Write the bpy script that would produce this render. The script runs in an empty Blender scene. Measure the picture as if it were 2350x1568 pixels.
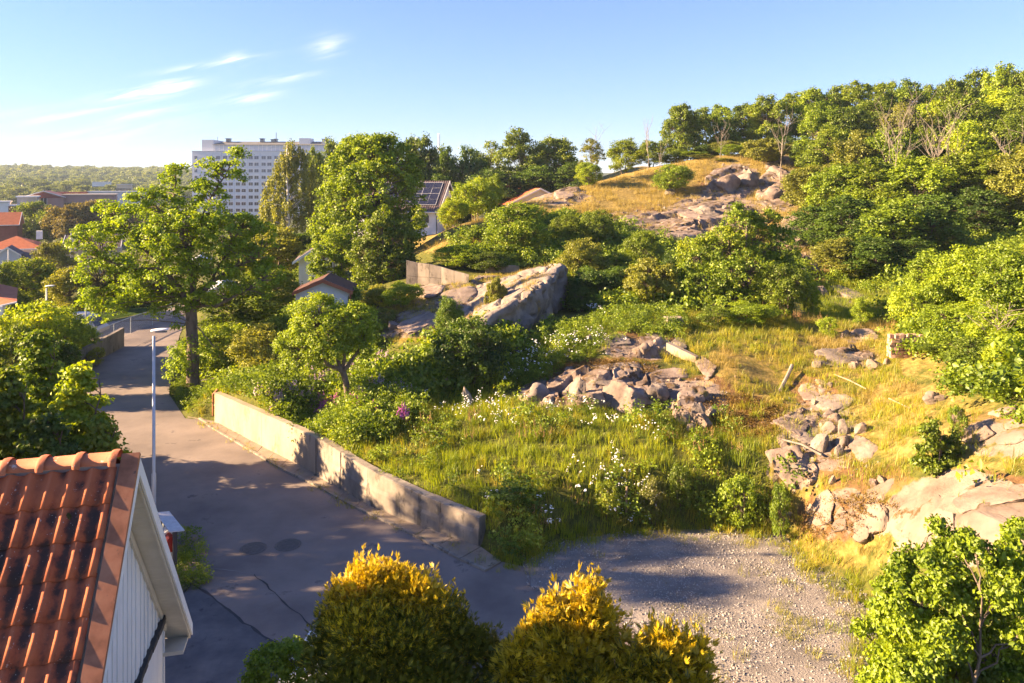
import bpy, math, random
import numpy as np
from mathutils import Vector, Matrix, geometry

sc = bpy.context.scene
COL = sc.collection
# ------------------------------------------------------------------ camera
HC, F, UC, VH = 10.5, 1700.0, 1175.0, 430.0          # eye height, focal length, principal column, horizon row
cam_d = bpy.data.cameras.new("camera")
cam = bpy.data.objects.new("camera", cam_d)
COL.objects.link(cam)
cam.location = (0, 0, HC)
cam.rotation_euler = (math.radians(90), 0, 0)
cam_d.sensor_fit = 'HORIZONTAL'
cam_d.sensor_width = 36
cam_d.lens = 36 * F / 2350
cam_d.shift_y = -(784 - VH) / 2350
cam_d.clip_start = 0.5
cam_d.clip_end = 9000
sc.camera = cam
# ------------------------------------------------------------------ sky and sun
SUN_EL = math.radians(20.5)
SUN_DIR = Vector((-0.9992 * math.cos(SUN_EL), -0.015 * math.cos(SUN_EL), math.sin(SUN_EL)))
world = bpy.data.worlds.new("World")
sc.world = world
world.use_nodes = True
wn, wl = world.node_tree.nodes, world.node_tree.links
for n in list(wn):
    wn.remove(n)
w_out = wn.new("ShaderNodeOutputWorld")
w_bg = wn.new("ShaderNodeBackground")
sky = wn.new("ShaderNodeTexSky")
sky.sky_type = 'NISHITA'
sky.sun_disc = False
sky.sun_elevation = SUN_EL
sky.sun_rotation = math.atan2(SUN_DIR.x, SUN_DIR.y)
sky.altitude = 1400
sky.air_density = 1.0
sky.dust_density = 0.1
sky.ozone_density = 2.5
w_bg.inputs['Strength'].default_value = 0.056
wl.new(w_bg.outputs[0], w_out.inputs[0])
SKY_SOFT = 0.13
# thin cirrus wisps far up in the sky: thickness as a function of direction only
def wmath(op, a, b=None, c=None):
    n = wn.new("ShaderNodeMath"); n.operation = op
    for i, x in enumerate((a, b, c)):
        if x is None: continue
        if isinstance(x, (int, float)): n.inputs[i].default_value = x
        else: wl.new(x, n.inputs[i])
    return n.outputs[0]
tc = wn.new("ShaderNodeTexCoord")
sep = wn.new("ShaderNodeSeparateXYZ"); wl.new(tc.outputs['Generated'], sep.inputs[0])
ysafe = wmath('MAXIMUM', sep.outputs[1], 0.05)
az = wmath('DIVIDE', sep.outputs[0], ysafe)      # tan of azimuth
el = wmath('DIVIDE', sep.outputs[2], ysafe)      # tan of height
comb = wn.new("ShaderNodeCombineXYZ")
skew = wmath('MULTIPLY_ADD', az, -0.22, el)
wl.new(wmath('MULTIPLY', az, 9.0), comb.inputs[0]); wl.new(wmath('MULTIPLY', skew, 85.0), comb.inputs[1])
nz = wn.new("ShaderNodeTexNoise"); nz.inputs['Scale'].default_value = 1.0; nz.inputs['Detail'].default_value = 7; nz.inputs['Roughness'].default_value = 0.62
nz.inputs['Distortion'].default_value = 0.6
wl.new(comb.outputs[0], nz.inputs['Vector'])
total = None
for (u, v, ru, rv, s) in ((330, 212, 90, 13, 1.0), (385, 205, 50, 18, .7), (750, 106, 36, 20, .8), (480, 148, 100, 7, .7), (538, 138, 26, 14, .7),
                          (640, 183, 75, 8, .6), (570, 225, 60, 12, .65), (170, 262, 110, 9, .55), (60, 255, 90, 9, .35), (330, 262, 80, 10, .4), (110, 330, 300, 22, .35)):
    a0, e0 = (u - UC) / F, (VH - v) / F
    dx = wmath('MULTIPLY', wmath('SUBTRACT', az, a0), F / ru)
    dy = wmath('MULTIPLY', wmath('SUBTRACT', wmath('SUBTRACT', el, e0), wmath('MULTIPLY', wmath('SUBTRACT', az, a0), 0.16)), F / rv)
    d2 = wmath('ADD', wmath('MULTIPLY', dx, dx), wmath('MULTIPLY', dy, dy))
    g = wmath('MULTIPLY', wmath('EXPONENT', wmath('MULTIPLY', d2, -0.9)), s)
    total = g if total is None else wmath('ADD', total, g)
cl = wmath('MULTIPLY', total, wmath('MAXIMUM', wmath('MULTIPLY_ADD', nz.outputs['Fac'], 4.5, -1.75), 0.0))
cl = wmath('MINIMUM', wmath('MULTIPLY', cl, 0.75), 0.8)
mixc = wn.new("ShaderNodeMix"); mixc.data_type = 'RGBA'
sep2 = wn.new("ShaderNodeRGBToBW"); wl.new(sky.outputs[0], sep2.inputs[0])
soft = wmath('DIVIDE', 1.0, wmath('MULTIPLY_ADD', sep2.outputs[0], SKY_SOFT, 1.0))      # the film's shoulder on the whole sky alike
scl_ = wn.new("ShaderNodeVectorMath"); scl_.operation = 'SCALE'; wl.new(sky.outputs[0], scl_.inputs[0]); wl.new(soft, scl_.inputs['Scale'])
tint = wn.new("ShaderNodeMix"); tint.data_type = 'RGBA'; tint.blend_type = 'MULTIPLY'; tint.inputs[0].default_value = 1.0
wl.new(scl_.outputs[0], tint.inputs[6]); tint.inputs[7].default_value = (.95, .90, 1.12, 1)
wl.new(cl, mixc.inputs[0]); wl.new(tint.outputs[2], mixc.inputs[6]); mixc.inputs[7].default_value = (4.7, 4.6, 4.6, 1)
wl.new(mixc.outputs[2], w_bg.inputs['Color'])

sun_d = bpy.data.lights.new("sun", 'SUN')
sun_d.energy = 5.0
sun_d.angle = math.radians(0.6)
sun_d.color = (1.0, 0.70, 0.40)
sun = bpy.data.objects.new("sun", sun_d)
COL.objects.link(sun)
sun.location = (-60, 20, 40)
sun.rotation_euler = (-SUN_DIR).to_track_quat('-Z', 'Y').to_euler()
sc.view_settings.view_transform = 'Standard'
sc.view_settings.look = 'None'
sc.view_settings.exposure = 2.6
sc.view_settings.gamma = 1
sc.view_settings.use_curve_mapping = False
sc.cycles.max_bounces = 5
sc.cycles.diffuse_bounces = 3
sc.cycles.glossy_bounces = 2
sc.cycles.transmission_bounces = 3
sc.cycles.transparent_max_bounces = 4
sc.cycles.volume_bounces = 0
sc.cycles.use_denoising = True
sc.cycles.sample_clamp_indirect = 5

rng = np.random.default_rng(11)
# ------------------------------------------------------------------ noise
def _h(ix, iy, iz, seed):
    n = (ix.astype(np.int64) * 374761393 + iy.astype(np.int64) * 668265263 + iz.astype(np.int64) * 2147483647 + seed * 1274126177) & 0xFFFFFFFF
    n = ((n ^ (n >> 13)) * 1274126177) & 0xFFFFFFFF
    n = n ^ (n >> 16)
    return (n & 0xFFFFFF) / float(0xFFFFFF)
def vnoise(x, y, z=None, seed=0):
    x = np.asarray(x, float); y = np.asarray(y, float)
    z = np.zeros_like(x) if z is None else np.asarray(z, float)
    ix, iy, iz = np.floor(x), np.floor(y), np.floor(z)
    fx, fy, fz = x - ix, y - iy, z - iz
    fx, fy, fz = (f * f * (3 - 2 * f) for f in (fx, fy, fz))
    r = 0
    for a in (0, 1):
        for b in (0, 1):
            for c in (0, 1):
                w = (fx if a else 1 - fx) * (fy if b else 1 - fy) * (fz if c else 1 - fz)
                r = r + w * _h(ix + a, iy + b, iz + c, seed)
    return r
def fbm(x, y, z=None, octv=4, seed=0, gain=.5):
    s, a, t = 0, 1.0, 0.0
    x = np.asarray(x, float); y = np.asarray(y, float)
    z = np.zeros_like(x) if z is None else np.asarray(z, float)
    for o in range(octv):
        k = 2.03 ** o
        s = s + a * (vnoise(x * k + 17.3 * o, y * k - 9.1 * o, z * k + 4.7 * o, seed + o) - .5)
        t += a; a *= gain
    return s / t * 2
def sstep(a, b, x):
    t = np.clip((x - a) / (b - a), 0, 1)
    return t * t * (3 - 2 * t)
# ------------------------------------------------------------------ picture point -> place
def at(u, v, Y):
    return np.array([(u - UC) / F * Y, Y, HC - (v - VH) / F * Y])
def at_z(u, v, z):
    return at(u, v, F * (HC - z) / (v - VH))
# ------------------------------------------------------------------ terrain control points
C = []
def c(u, v, Y): C.append(at(u, v, Y))
def w(x, y, z): C.append(np.array([x, y, z], float))
for x, y in ((-22, 8), (-10, 8), (0, 8), (5, 10), (-24, 22), (-22, 33), (-27, 48), (-30, 62), (-25, 74), (0, 20), (-8, 30), (-14, 38), (-22, 50), (-5, 22), (3, 20), (7, 18.5), (0, 14), (-15, 20)):
    w(x, y, 0)
for p in ((-42, 36, -.8), (-45, 58, -1.6), (-42, 90, -2.6), (-45, 118, -3), (-28, 118, -2), (-12, 118, 0.5), (-35, 75, -1.5), (-32, 25, -.3)):
    w(*p)
crest = ((1000, 545, 60), (1060, 515, 66), (1150, 480, 74), (1250, 447, 82), (1350, 425, 86), (1450, 398, 88), (1520, 385, 88), (1600, 366, 90), (1700, 354, 92), (1800, 352, 92))
for u, v, Y in crest:
    c(u, v, Y)
    p = at(u, v, Y)
    w(p[0] * 1.2, Y * 1.22, p[2] - 1.6)
for t in ((1100, 530, 58), (1200, 500, 66), (1350, 470, 74), (1430, 520, 64), (1560, 450, 78), (1650, 470, 74), (1650, 520, 64), (1560, 560, 57), (1740, 430, 80), (1740, 520, 64),
          (1850, 400, 82), (1850, 480, 70), (1850, 560, 57), (1850, 640, 47), (1950, 690, 42.5), (1900, 660, 45), (1450, 640, 48), (1300, 640, 48), (1200, 620, 50), (1080, 620, 49),
          (1000, 650, 46), (935, 657, 45.5), (1075, 655, 44), (1300, 700, 42), (1450, 700, 40), (1600, 720, 37), (1750, 720, 37), (1480, 745, 34), (1380, 770, 32.5), (1250, 800, 32),
          (1200, 810, 32), (1550, 760, 33), (1700, 780, 31.5), (1850, 760, 33.5), (1960, 740, 36), (2000, 710, 40), (2100, 700, 40), (1850, 830, 29.5), (1700, 850, 29), (2000, 830, 29.5),
          (2085, 815, 29.3), (1600, 860, 29), (1480, 850, 29.5), (1350, 930, 27.2), (1500, 950, 26.6), (1250, 930, 28), (1100, 930, 28.6), (950, 930, 29.3), (800, 940, 30), (650, 925, 31.5),
          (1300, 1000, 25.5), (1500, 1000, 25.3), (1700, 1000, 25), (1300, 1080, 23.8), (1500, 1080, 23.6), (1700, 1080, 23.4), (1200, 1150, 22.8), (1450, 1160, 22.6), (1650, 1160, 22.5),
          (1780, 1180, 22), (1800, 1080, 23.2), (1780, 1000, 24.6), (1760, 930, 26.6), (1800, 880, 28.5), (1900, 900, 27.2), (1900, 960, 25.4), (1950, 1040, 23.2), (1900, 1110, 22.2),
          (1870, 1200, 20.5), (1890, 1290, 20.2), (2000, 1120, 21.2), (2050, 1000, 23), (2000, 900, 26), (2100, 880, 25.5), (2200, 930, 22.8), (2100, 1000, 22), (2150, 1080, 20),
          (2250, 1050, 19.5), (2350, 980, 19.5), (2350, 1050, 18.3), (2250, 1130, 18), (2350, 1150, 17), (2100, 1180, 19), (2200, 1200, 17.3), (2300, 1250, 16), (2050, 1270, 18.8),
          (2100, 1320, 17.8), (2040, 1330, 18.8), (2200, 1300, 16.5), (2350, 850, 23), (2250, 850, 24.5), (2150, 800, 27.5), (2200, 720, 33), (2300, 640, 40), (2300, 560, 52), (2200, 600, 48),
          (2350, 700, 33), (1950, 520, 62), (2100, 520, 62), (2100, 420, 80), (2300, 480, 66), (2300, 380, 88), (1950, 400, 86), (2350, 350, 100), (735, 745, 42), (870, 770, 38),
          (930, 760, 37.5), (980, 720, 39.5), (870, 700, 42.5), (900, 850, 33), (1050, 880, 31), (1150, 860, 31), (1230, 790, 32.5), (1215, 762, 34.5), (1275, 722, 38.5), (1315, 680, 43), (1120, 805, 32), (1090, 840, 31.2), (800, 850, 35), (650, 850, 38.5), (560, 890, 36.5), (600, 780, 46),
          (560, 700, 58), (700, 650, 60), (860, 640, 60), (800, 560, 90), (900, 590, 70)):
    c(*t)
for p in ((6, 12, .8), (10, 12, 2.0), (14, 12, 3.0), (15, 16, 3.4), (20, 13, 4), (5, 7, .2), (12, 5, 1.6), (22, 5, 3.5), (25, 25, 6), (35, 40, 9), (45, 60, 12.5), (45, 90, 16), (38, 112, 17),
          (48, 116, 17), (60, 116, 18), (20, 116, 13.5), (60, 80, 16), (55, 40, 12), (45, 20, 8)):
    w(*p)
# retaining wall: foot line on the road side and the height of its top
WALL = [(at_z(492, 968, 0), 1.29), (at_z(600, 1026, 0), 1.36), (at_z(727, 1092, 0), 1.36), (at_z(843, 1160, 0), 1.20), (at_z(930, 1196, 0), 1.05), (at_z(1100, 1256, 0), .84)]
def wall_back(d):
    out = []
    for i, (p, h) in enumerate(WALL):
        a = WALL[max(i - 1, 0)][0]; b = WALL[min(i + 1, len(WALL) - 1)][0]
        t = (b - a)[:2]; t /= np.linalg.norm(t)
        nrm = np.array([-t[1], t[0]])
        if nrm[1] < 0: nrm = -nrm
        out.append((p[:2] + nrm * d, h))
    return out
for p, h in wall_back(.55):
    w(p[0], p[1], h - .07)
C = np.array(C)
_S = 20.0
def _phi(d2):
    return .5 * d2 * np.log(d2 + 1e-9)
def _tps_fit(P, z, lam):
    n = len(P)
    d2 = ((P[:, None] - P[None]) ** 2).sum(-1)
    A = np.zeros((n + 3, n + 3)); A[:n, :n] = _phi(d2) + lam * np.eye(n)
    A[:n, n] = 1; A[:n, n + 1:] = P; A[n, :n] = 1; A[n + 1:, :n] = P.T
    return np.linalg.solve(A, np.r_[z, 0, 0, 0])
_CP = C[:, :2] / _S
_CW = _tps_fit(_CP, C[:, 2], 2e-4)
def tps(x, y):
    out = np.empty(x.size); X = np.stack([x.ravel(), y.ravel()], 1) / _S
    for i in range(0, len(X), 20000):
        q = X[i:i + 20000]
        d2 = ((q[:, None] - _CP[None]) ** 2).sum(-1)
        out[i:i + 20000] = _phi(d2) @ _CW[:-3] + _CW[-3] + q @ _CW[-2:]
    return out.reshape(x.shape)
# flat ground: road, gravel lot and driveway
FLAT = [at_z(560, 640, 0)[:2], at_z(440, 705, 0)[:2], at_z(412, 770, 0)[:2], at_z(395, 850, 0)[:2], at_z(388, 905, 0)[:2], at_z(425, 960, 0)[:2], at_z(492, 966, 0)[:2]] + \
       [p[:2] for p, h in WALL[1:]] + \
       [at_z(u, v, 0)[:2] for u, v in ((1130, 1285), (1200, 1300), (1255, 1270), (1330, 1240), (1450, 1225), (1600, 1216), (1800, 1235), (1860, 1300), (1940, 1360), (2005, 1410), (1995, 1500), (2040, 1700), (2300, 2400))] + \
       [np.array(p, float) for p in ((3, 4), (-22, 3), (-24, 18), (-15.5, 22), (-15.2, 27.5), (-19, 33.7), (-25.3, 42), (-25.8, 49), (-33, 52.6), (-30, 62), (-28, 72))]
FLAT = np.array(FLAT)
def seg_dist(x, y, P, closed=True):
    d = np.full(x.shape, 1e9)
    n = len(P)
    for i in range(n if closed else n - 1):
        a, b = P[i], P[(i + 1) % n]
        ab = b - a
        t = np.clip(((x - a[0]) * ab[0] + (y - a[1]) * ab[1]) / (ab @ ab + 1e-12), 0, 1)
        d = np.minimum(d, np.hypot(x - a[0] - t * ab[0], y - a[1] - t * ab[1]))
    return d
def inside(x, y, P):
    r = np.zeros(np.shape(x), bool)
    n = len(P)
    for i in range(n):
        a, b = P[i], P[(i + 1) % n]
        cnd = ((a[1] > y) != (b[1] > y))
        r ^= cnd & (x < (b[0] - a[0]) * (y - a[1]) / (b[1] - a[1] + 1e-12) + a[0])
    return r
WL = np.array([p[:2] for p, h in WALL])
def far_land(x, y):
    return -3 + 40 * sstep(450, 1350, y) + fbm(x / 260, y / 260, octv=3, seed=5) * 9 * sstep(350, 1100, y) + 4.0 * sstep(0, -1200, x) * sstep(500, 1300, y)
def land(x, y):
    x = np.asarray(x, float); y = np.asarray(y, float)
    x, y = np.broadcast_arrays(x, y)
    cx, cy = np.clip(x, -46, 60), np.clip(y, 5, 118)
    out = np.hypot(x - cx, y - cy)
    z = tps(cx, cy)
    wf = sstep(0, 130, out)
    near = (out < 60)
    f = np.ones(x.shape)
    if near.any():
        xn, yn = x[near], y[near]
        ins = inside(xn, yn, FLAT)
        d = seg_dist(xn, yn, FLAT)
        dw = seg_dist(xn, yn, WL, closed=False)
        g = np.where(dw < d + .05, sstep(.2, .37, dw), sstep(0, 1.3, d))
        f[near] = np.where(ins, 0, g)
        rough = fbm(xn / 1.7, yn / 1.7, octv=4, seed=3) * .16 * sstep(.3, 1.6, np.where(ins, 0, np.minimum(d, dw))) * sstep(0.2, 1.2, z[near])
        z = z.copy(); z[near] = z[near] * f[near] + rough
    return z * (1 - wf) + far_land(x, y) * wf
def hit(u, v, y0=11, y1=230):
    ys = np.arange(y0, y1, .12)
    x = (u - UC) / F * ys
    zr = HC - (v - VH) / F * ys
    zt = land(x, ys)
    k = np.nonzero(zr <= zt)[0]
    if len(k) == 0: return np.array([x[-1], ys[-1], zt[-1]])
    k = k[0]
    return np.array([x[k], ys[k], zt[k]])
def ground(x, y):
    return float(land(np.array([x], float), np.array([y], float))[0])
# ------------------------------------------------------------------ object helpers
def tag(o, label=None, cat=None, group=None, kind=None):
    if label: o['label'] = label
    if cat: o['category'] = cat
    if group: o['group'] = group
    if kind: o['kind'] = kind
    return o
def empty(name, loc=(0, 0, 0), rz=0.0, **k):
    o = bpy.data.objects.new(name, None); COL.objects.link(o)
    o.empty_display_size = .3
    o.location = loc; o.rotation_euler = (0, 0, rz)
    return tag(o, **k)
def link(name, me, parent=None, mat=None, **k):
    o = bpy.data.objects.new(name, me); COL.objects.link(o)
    if parent is not None: o.parent = parent
    if mat is not None:
        if len(me.materials) == 0: me.materials.append(mat)
        elif me.materials[0] != mat:
            o.material_slots[0].link = 'OBJECT'; o.material_slots[0].material = mat
    return tag(o, **k)
def mesh_np(name, V, faces, smooth=False):
    """faces: list of int arrays (m,k)"""
    me = bpy.data.meshes.new(name)
    V = np.asarray(V, np.float32)
    me.vertices.add(len(V)); me.vertices.foreach_set("co", V.ravel())
    faces = [np.asarray(f, np.int32) for f in faces if len(f)]
    loops = np.concatenate([f.ravel() for f in faces])
    cnt = np.concatenate([np.full(len(f), f.shape[1], np.int32) for f in faces])
    me.loops.add(len(loops)); me.loops.foreach_set("vertex_index", loops)
    me.polygons.add(len(cnt))
    st = np.concatenate([[0], np.cumsum(cnt)[:-1]]).astype(np.int32)
    me.polygons.foreach_set("loop_start", st)
    if smooth: me.polygons.foreach_set("use_smooth", np.ones(len(cnt), bool))
    me.update(calc_edges=True)
    me.validate()
    return me
class MB:
    """collects boxes, prisms, tubes and quads of ONE object"""
    def __init__(s): s.v = []; s.f = []; s.m = []
    def add(s, V, Fc, mi=0):
        o = len(s.v); s.v += [tuple(map(float, p)) for p in V]
        s.f += [tuple(i + o for i in f) for f in Fc]; s.m += [mi] * len(Fc); return s
    def box(s, x0, x1, y0, y1, z0, z1, mi=0, M=None):
        V = [Vector(p) for p in ((x0, y0, z0), (x1, y0, z0), (x1, y1, z0), (x0, y1, z0), (x0, y0, z1), (x1, y0, z1), (x1, y1, z1), (x0, y1, z1))]
        if M is not None: V = [M @ p for p in V]
        return s.add(V, [(0, 3, 2, 1), (4, 5, 6, 7), (0, 1, 5, 4), (1, 2, 6, 5), (2, 3, 7, 6), (3, 0, 4, 7)], mi)
    def prism(s, P, d, mi=0):
        """polygon P (3d points) extruded by vector d"""
        n = len(P); P = [Vector(p) for p in P]; d = Vector(d)
        V = P + [p + d for p in P]
        return s.add(V, [tuple(range(n))[::-1], tuple(range(n, 2 * n))] + [(i, (i + 1) % n, n + (i + 1) % n, n + i) for i in range(n)], mi)
    def tube(s, P, R, seg=8, mi=0, cap=True):
        P = [Vector(p) for p in P]
        if not hasattr(R, '__len__'): R = [R] * len(P)
        V = []; n = len(P)
        for i, p in enumerate(P):
            t = (P[min(i + 1, n - 1)] - P[max(i - 1, 0)]).normalized()
            a = t.orthogonal().normalized() if i == 0 else (a - t * a.dot(t)).normalized()
            b = t.cross(a)
            V += [p + (a * math.cos(k * 2 * math.pi / seg) + b * math.sin(k * 2 * math.pi / seg)) * R[i] for k in range(seg)]
        Fc = [(i * seg + k, i * seg + (k + 1) % seg, (i + 1) * seg + (k + 1) % seg, (i + 1) * seg + k) for i in range(n - 1) for k in range(seg)]
        if cap: Fc += [tuple(range(seg))[::-1], tuple(range((n - 1) * seg, n * seg))]
        return s.add(V, Fc, mi)
    def mesh(s, name, mats=(), smooth=False):
        me = bpy.data.meshes.new(name); me.from_pydata(s.v, [], s.f)
        for m in mats: me.materials.append(m)
        if any(s.m): me.polygons.foreach_set("material_index", s.m)
        if smooth: me.polygons.foreach_set("use_smooth", [True] * len(s.f))
        me.update(); return me
    def build(s, name, mats, parent=None, smooth=False, **k):
        if not isinstance(mats, (list, tuple)): mats = [mats]
        return link(name, s.mesh(name, mats, smooth), parent, **k)
# ------------------------------------------------------------------ materials
MAT = {}
def newmat(name):
    m = bpy.data.materials.new(name); m.use_nodes = True
    nt = m.node_tree; b = nt.nodes['Principled BSDF']
    return m, nt, nt.nodes, nt.links, b
def ramp(N, L, fac, cols, pos=None):
    r = N.new("ShaderNodeValToRGB")
    e = r.color_ramp.elements
    n = len(cols)
    pos = pos or [i / (n - 1) for i in range(n)]
    while len(e) < n: e.new(.5)
    for i in range(n):
        e[i].position = pos[i]; e[i].color = (*cols[i], 1)
    L.new(fac, r.inputs[0])
    return r.outputs[0]
def noise(N, L, vec, scale, detail=5, rough=.6, dist=0.0):
    n = N.new("ShaderNodeTexNoise"); n.inputs['Scale'].default_value = scale; n.inputs['Detail'].default_value = detail
    n.inputs['Roughness'].default_value = rough; n.inputs['Distortion'].default_value = dist
    L.new(vec, n.inputs['Vector']); return n.outputs['Fac']
def mixc_(N, L, fac, a, b, blend='MIX'):
    m = N.new("ShaderNodeMix"); m.data_type = 'RGBA'; m.blend_type = blend
    for s, x in ((0, fac), (6, a), (7, b)):
        if isinstance(x, (int, float)): m.inputs[s].default_value = x
        elif isinstance(x, tuple): m.inputs[s].default_value = (*x[:3], 1)
        else: L.new(x, m.inputs[s])
    return m.outputs[2]
def mth(N, L, op, a, b=0.0, c=None):
    n = N.new("ShaderNodeMath"); n.operation = op
    for i, x in enumerate((a, b, c)):
        if x is None: continue
        if isinstance(x, (int, float)): n.inputs[i].default_value = x
        else: L.new(x, n.inputs[i])
    return n.outputs[0]
def bump(N, L, b, h, strength=.4, dist=.05):
    n = N.new("ShaderNodeBump"); n.inputs['Strength'].default_value = strength; n.inputs['Distance'].default_value = dist
    L.new(h, n.inputs['Height']); L.new(n.outputs[0], b.inputs['Normal'])
def surf(name, cols, scale=3.0, rough=.8, bs=.3, bd=.02, bscale=None, coord='Object', pos=None, spec=.3, metal=0.0, stain=None, stretch=None, detail=6):
    """solid surface: colours blended by noise, fine relief, optional (colour, scale, threshold) stains"""
    m, nt, N, L, b = newmat(name)
    t = N.new("ShaderNodeTexCoord") if coord != 'World' else N.new("ShaderNodeNewGeometry")
    vec = t.outputs[coord] if coord != 'World' else t.outputs['Position']
    if stretch:
        mp = N.new("ShaderNodeMapping"); mp.inputs['Scale'].default_value = stretch; L.new(vec, mp.inputs[0]); vec = mp.outputs[0]
    f = noise(N, L, vec, scale, detail)
    if pos is None: pos = [0.3 + .4 * i / max(1, len(cols) - 1) for i in range(len(cols))]
    col = ramp(N, L, f, cols, pos) if len(cols) > 1 else None
    if stain:
        for (sc_, ss, th) in stain:
            sf = noise(N, L, vec, ss, 7, .7)
            k = mth(N, L, 'MULTIPLY', mth(N, L, 'SUBTRACT', sf, th), 14.0)
            cl_ = N.new("ShaderNodeClamp"); L.new(k, cl_.inputs[0])
            col = mixc_(N, L, cl_.outputs[0], col if col is not None else cols[0], sc_)
    if col is not None: L.new(col, b.inputs['Base Color'])
    else: b.inputs['Base Color'].default_value = (*cols[0], 1)
    b.inputs['Roughness'].default_value = rough
    b.inputs['Metallic'].default_value = metal
    b.inputs['Specular IOR Level'].default_value = spec
    if bs: bump(N, L, b, noise(N, L, vec, bscale or scale * 6, 5), bs, bd)
    MAT[name] = m
    return m
def leafmat(name, dark, light, hue=None, trans=.38, nscale=.35, rough=.5):
    """foliage: per-leaf and per-branch variation of colour, light comes through the leaf"""
    m, nt, N, L, b = newmat(name)
    at_ = N.new("ShaderNodeAttribute"); at_.attribute_name = 'rnd'
    g = N.new("ShaderNodeNewGeometry"); oi = N.new("ShaderNodeObjectInfo")
    f1 = noise(N, L, g.outputs['Position'], nscale, 3)
    f = mth(N, L, 'ADD', mth(N, L, 'MULTIPLY', at_.outputs['Fac'], .55), mth(N, L, 'MULTIPLY_ADD', f1, 1.1, -.33))
    f = mth(N, L, 'ADD', f, mth(N, L, 'MULTIPLY_ADD', oi.outputs['Random'], .36, -.18))
    col = ramp(N, L, f, [dark, light] if hue is None else [dark, light, hue], [.12, .95] if hue is None else [.1, .72, 1.0])
    N.remove(b)
    d = N.new("ShaderNodeBsdfDiffuse"); t = N.new("ShaderNodeBsdfTranslucent"); gl = N.new("ShaderNodeBsdfGlossy")
    gl.inputs['Roughness'].default_value = rough; gl.inputs['Color'].default_value = (.9, .9, .85, 1)
    L.new(col, d.inputs[0])
    tcol = mixc_(N, L, 1.0, col, (1.6, 1.45, .35), 'MULTIPLY')
    L.new(tcol, t.inputs[0])
    m1 = N.new("ShaderNodeMixShader"); m1.inputs[0].default_value = trans
    L.new(d.outputs[0], m1.inputs[1]); L.new(t.outputs[0], m1.inputs[2])
    m2 = N.new("ShaderNodeMixShader"); m2.inputs[0].default_value = .03
    L.new(m1.outputs[0], m2.inputs[1]); L.new(gl.outputs[0], m2.inputs[2])
    L.new(m2.outputs[0], N['Material Output'].inputs[0])
    MAT[name] = m
    return m
HAZE = 0.00016
# ------------------------------------------------------------------ surface materials
M = MAT
surf('asphalt', [(.135, .112, .102), (.195, .16, .14), (.25, .205, .178)], scale=.45, rough=.85, bs=.4, bd=.01, bscale=60, coord='World', stain=[((.10, .086, .08), .9, .60), ((.25, .21, .18), 3.0, .66), ((.08, .07, .068), 9.0, .72)], spec=.25)
surf('old_asphalt', [(.06, .06, .066), (.095, .093, .098), (.14, .13, .13)], scale=1.3, rough=.8, bs=.5, bd=.012, bscale=30, coord='World', stain=[((.04, .04, .045), 2.0, .6)])
surf('pavement', [(.20, .155, .115), (.30, .24, .18)], scale=2.2, rough=.9, bs=.5, bd=.01, coord='World', stain=[((.12, .10, .06), 3.0, .58)])
surf('concrete_pale', [(.23, .18, .135), (.31, .25, .185), (.38, .31, .235)], scale=1.1, rough=.85, bs=.35, bd=.01, bscale=14, coord='World', stain=[((.22, .17, .12), 1.7, .56), ((.13, .115, .09), 4.0, .64), ((.10, .09, .05), 1.1, .66)], stretch=(1, 1, .45))
surf('concrete_grey', [(.15, .13, .11), (.24, .205, .17), (.32, .28, .23)], scale=1.6, rough=.9, bs=.5, bd=.015, bscale=16, coord='World', stain=[((.12, .105, .085), 2.3, .54), ((.08, .08, .05), 1.2, .62), ((.07, .065, .055), 7.0, .66)], stretch=(1, 1, .5))
surf('concrete_dark', [(.13, .115, .10), (.22, .19, .165)], scale=1.6, rough=.9, bs=.5, bd=.015, bscale=12, coord='World', stretch=(1, 1, .35), stain=[((.07, .07, .05), 2.3, .55)])
surf('rock_grey', [(.09, .074, .066), (.175, .145, .126), (.265, .222, .19)], scale=1.3, rough=.9, bs=.8, bd=.06, bscale=5, coord='World', stain=[((.10, .095, .085), 3.2, .60), ((.20, .17, .07), 1.3, .66)])
surf('rock_warm', [(.12, .09, .072), (.21, .16, .13), (.30, .235, .19)], scale=1.3, rough=.9, bs=.8, bd=.05, bscale=5, coord='World', stain=[((.15, .115, .08), 3.0, .60), ((.24, .17, .05), 1.2, .66)])
surf('rock_pale', [(.12, .09, .07), (.19, .148, .12), (.25, .20, .168)], scale=.9, rough=.85, bs=.6, bd=.03, bscale=7, coord='World', stain=[((.22, .15, .09), 2.6, .66), ((.16, .10, .05), 1.0, .68)])
surf('bark', [(.075, .055, .04), (.14, .11, .085), (.20, .165, .13)], scale=5, rough=.95, bs=.9, bd=.05, bscale=9, stretch=(1, 1, .25))
surf('bark_birch', [(.10, .09, .08), (.55, .52, .47), (.66, .63, .58)], scale=2, rough=.9, bs=.4, bd=.02, stretch=(1, 1, 3))
surf('felt_roof', [(.10, .10, .105), (.15, .15, .155)], scale=.3, rough=.9, bs=0)
surf('bark_dead', [(.17, .145, .12), (.28, .245, .21)], scale=5, rough=.95, bs=.5, stretch=(1, 1, .3))
m, nt, N, L, b = newmat('clay_tile')
tco = N.new("ShaderNodeTexCoord"); sp_ = N.new("ShaderNodeSeparateXYZ"); L.new(tco.outputs['Object'], sp_.inputs[0]); g_ = N.new("ShaderNodeNewGeometry")
tr_ = mth(N, L, 'SINE', mth(N, L, 'MULTIPLY_ADD', sp_.outputs[0], 2 * math.pi / .215, -3.0))
nn_ = noise(N, L, g_.outputs['Position'], 3.2, 6, .7); n3_ = noise(N, L, g_.outputs['Position'], 30, 4, .7); n4_ = noise(N, L, g_.outputs['Position'], 1.2, 3)
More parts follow.
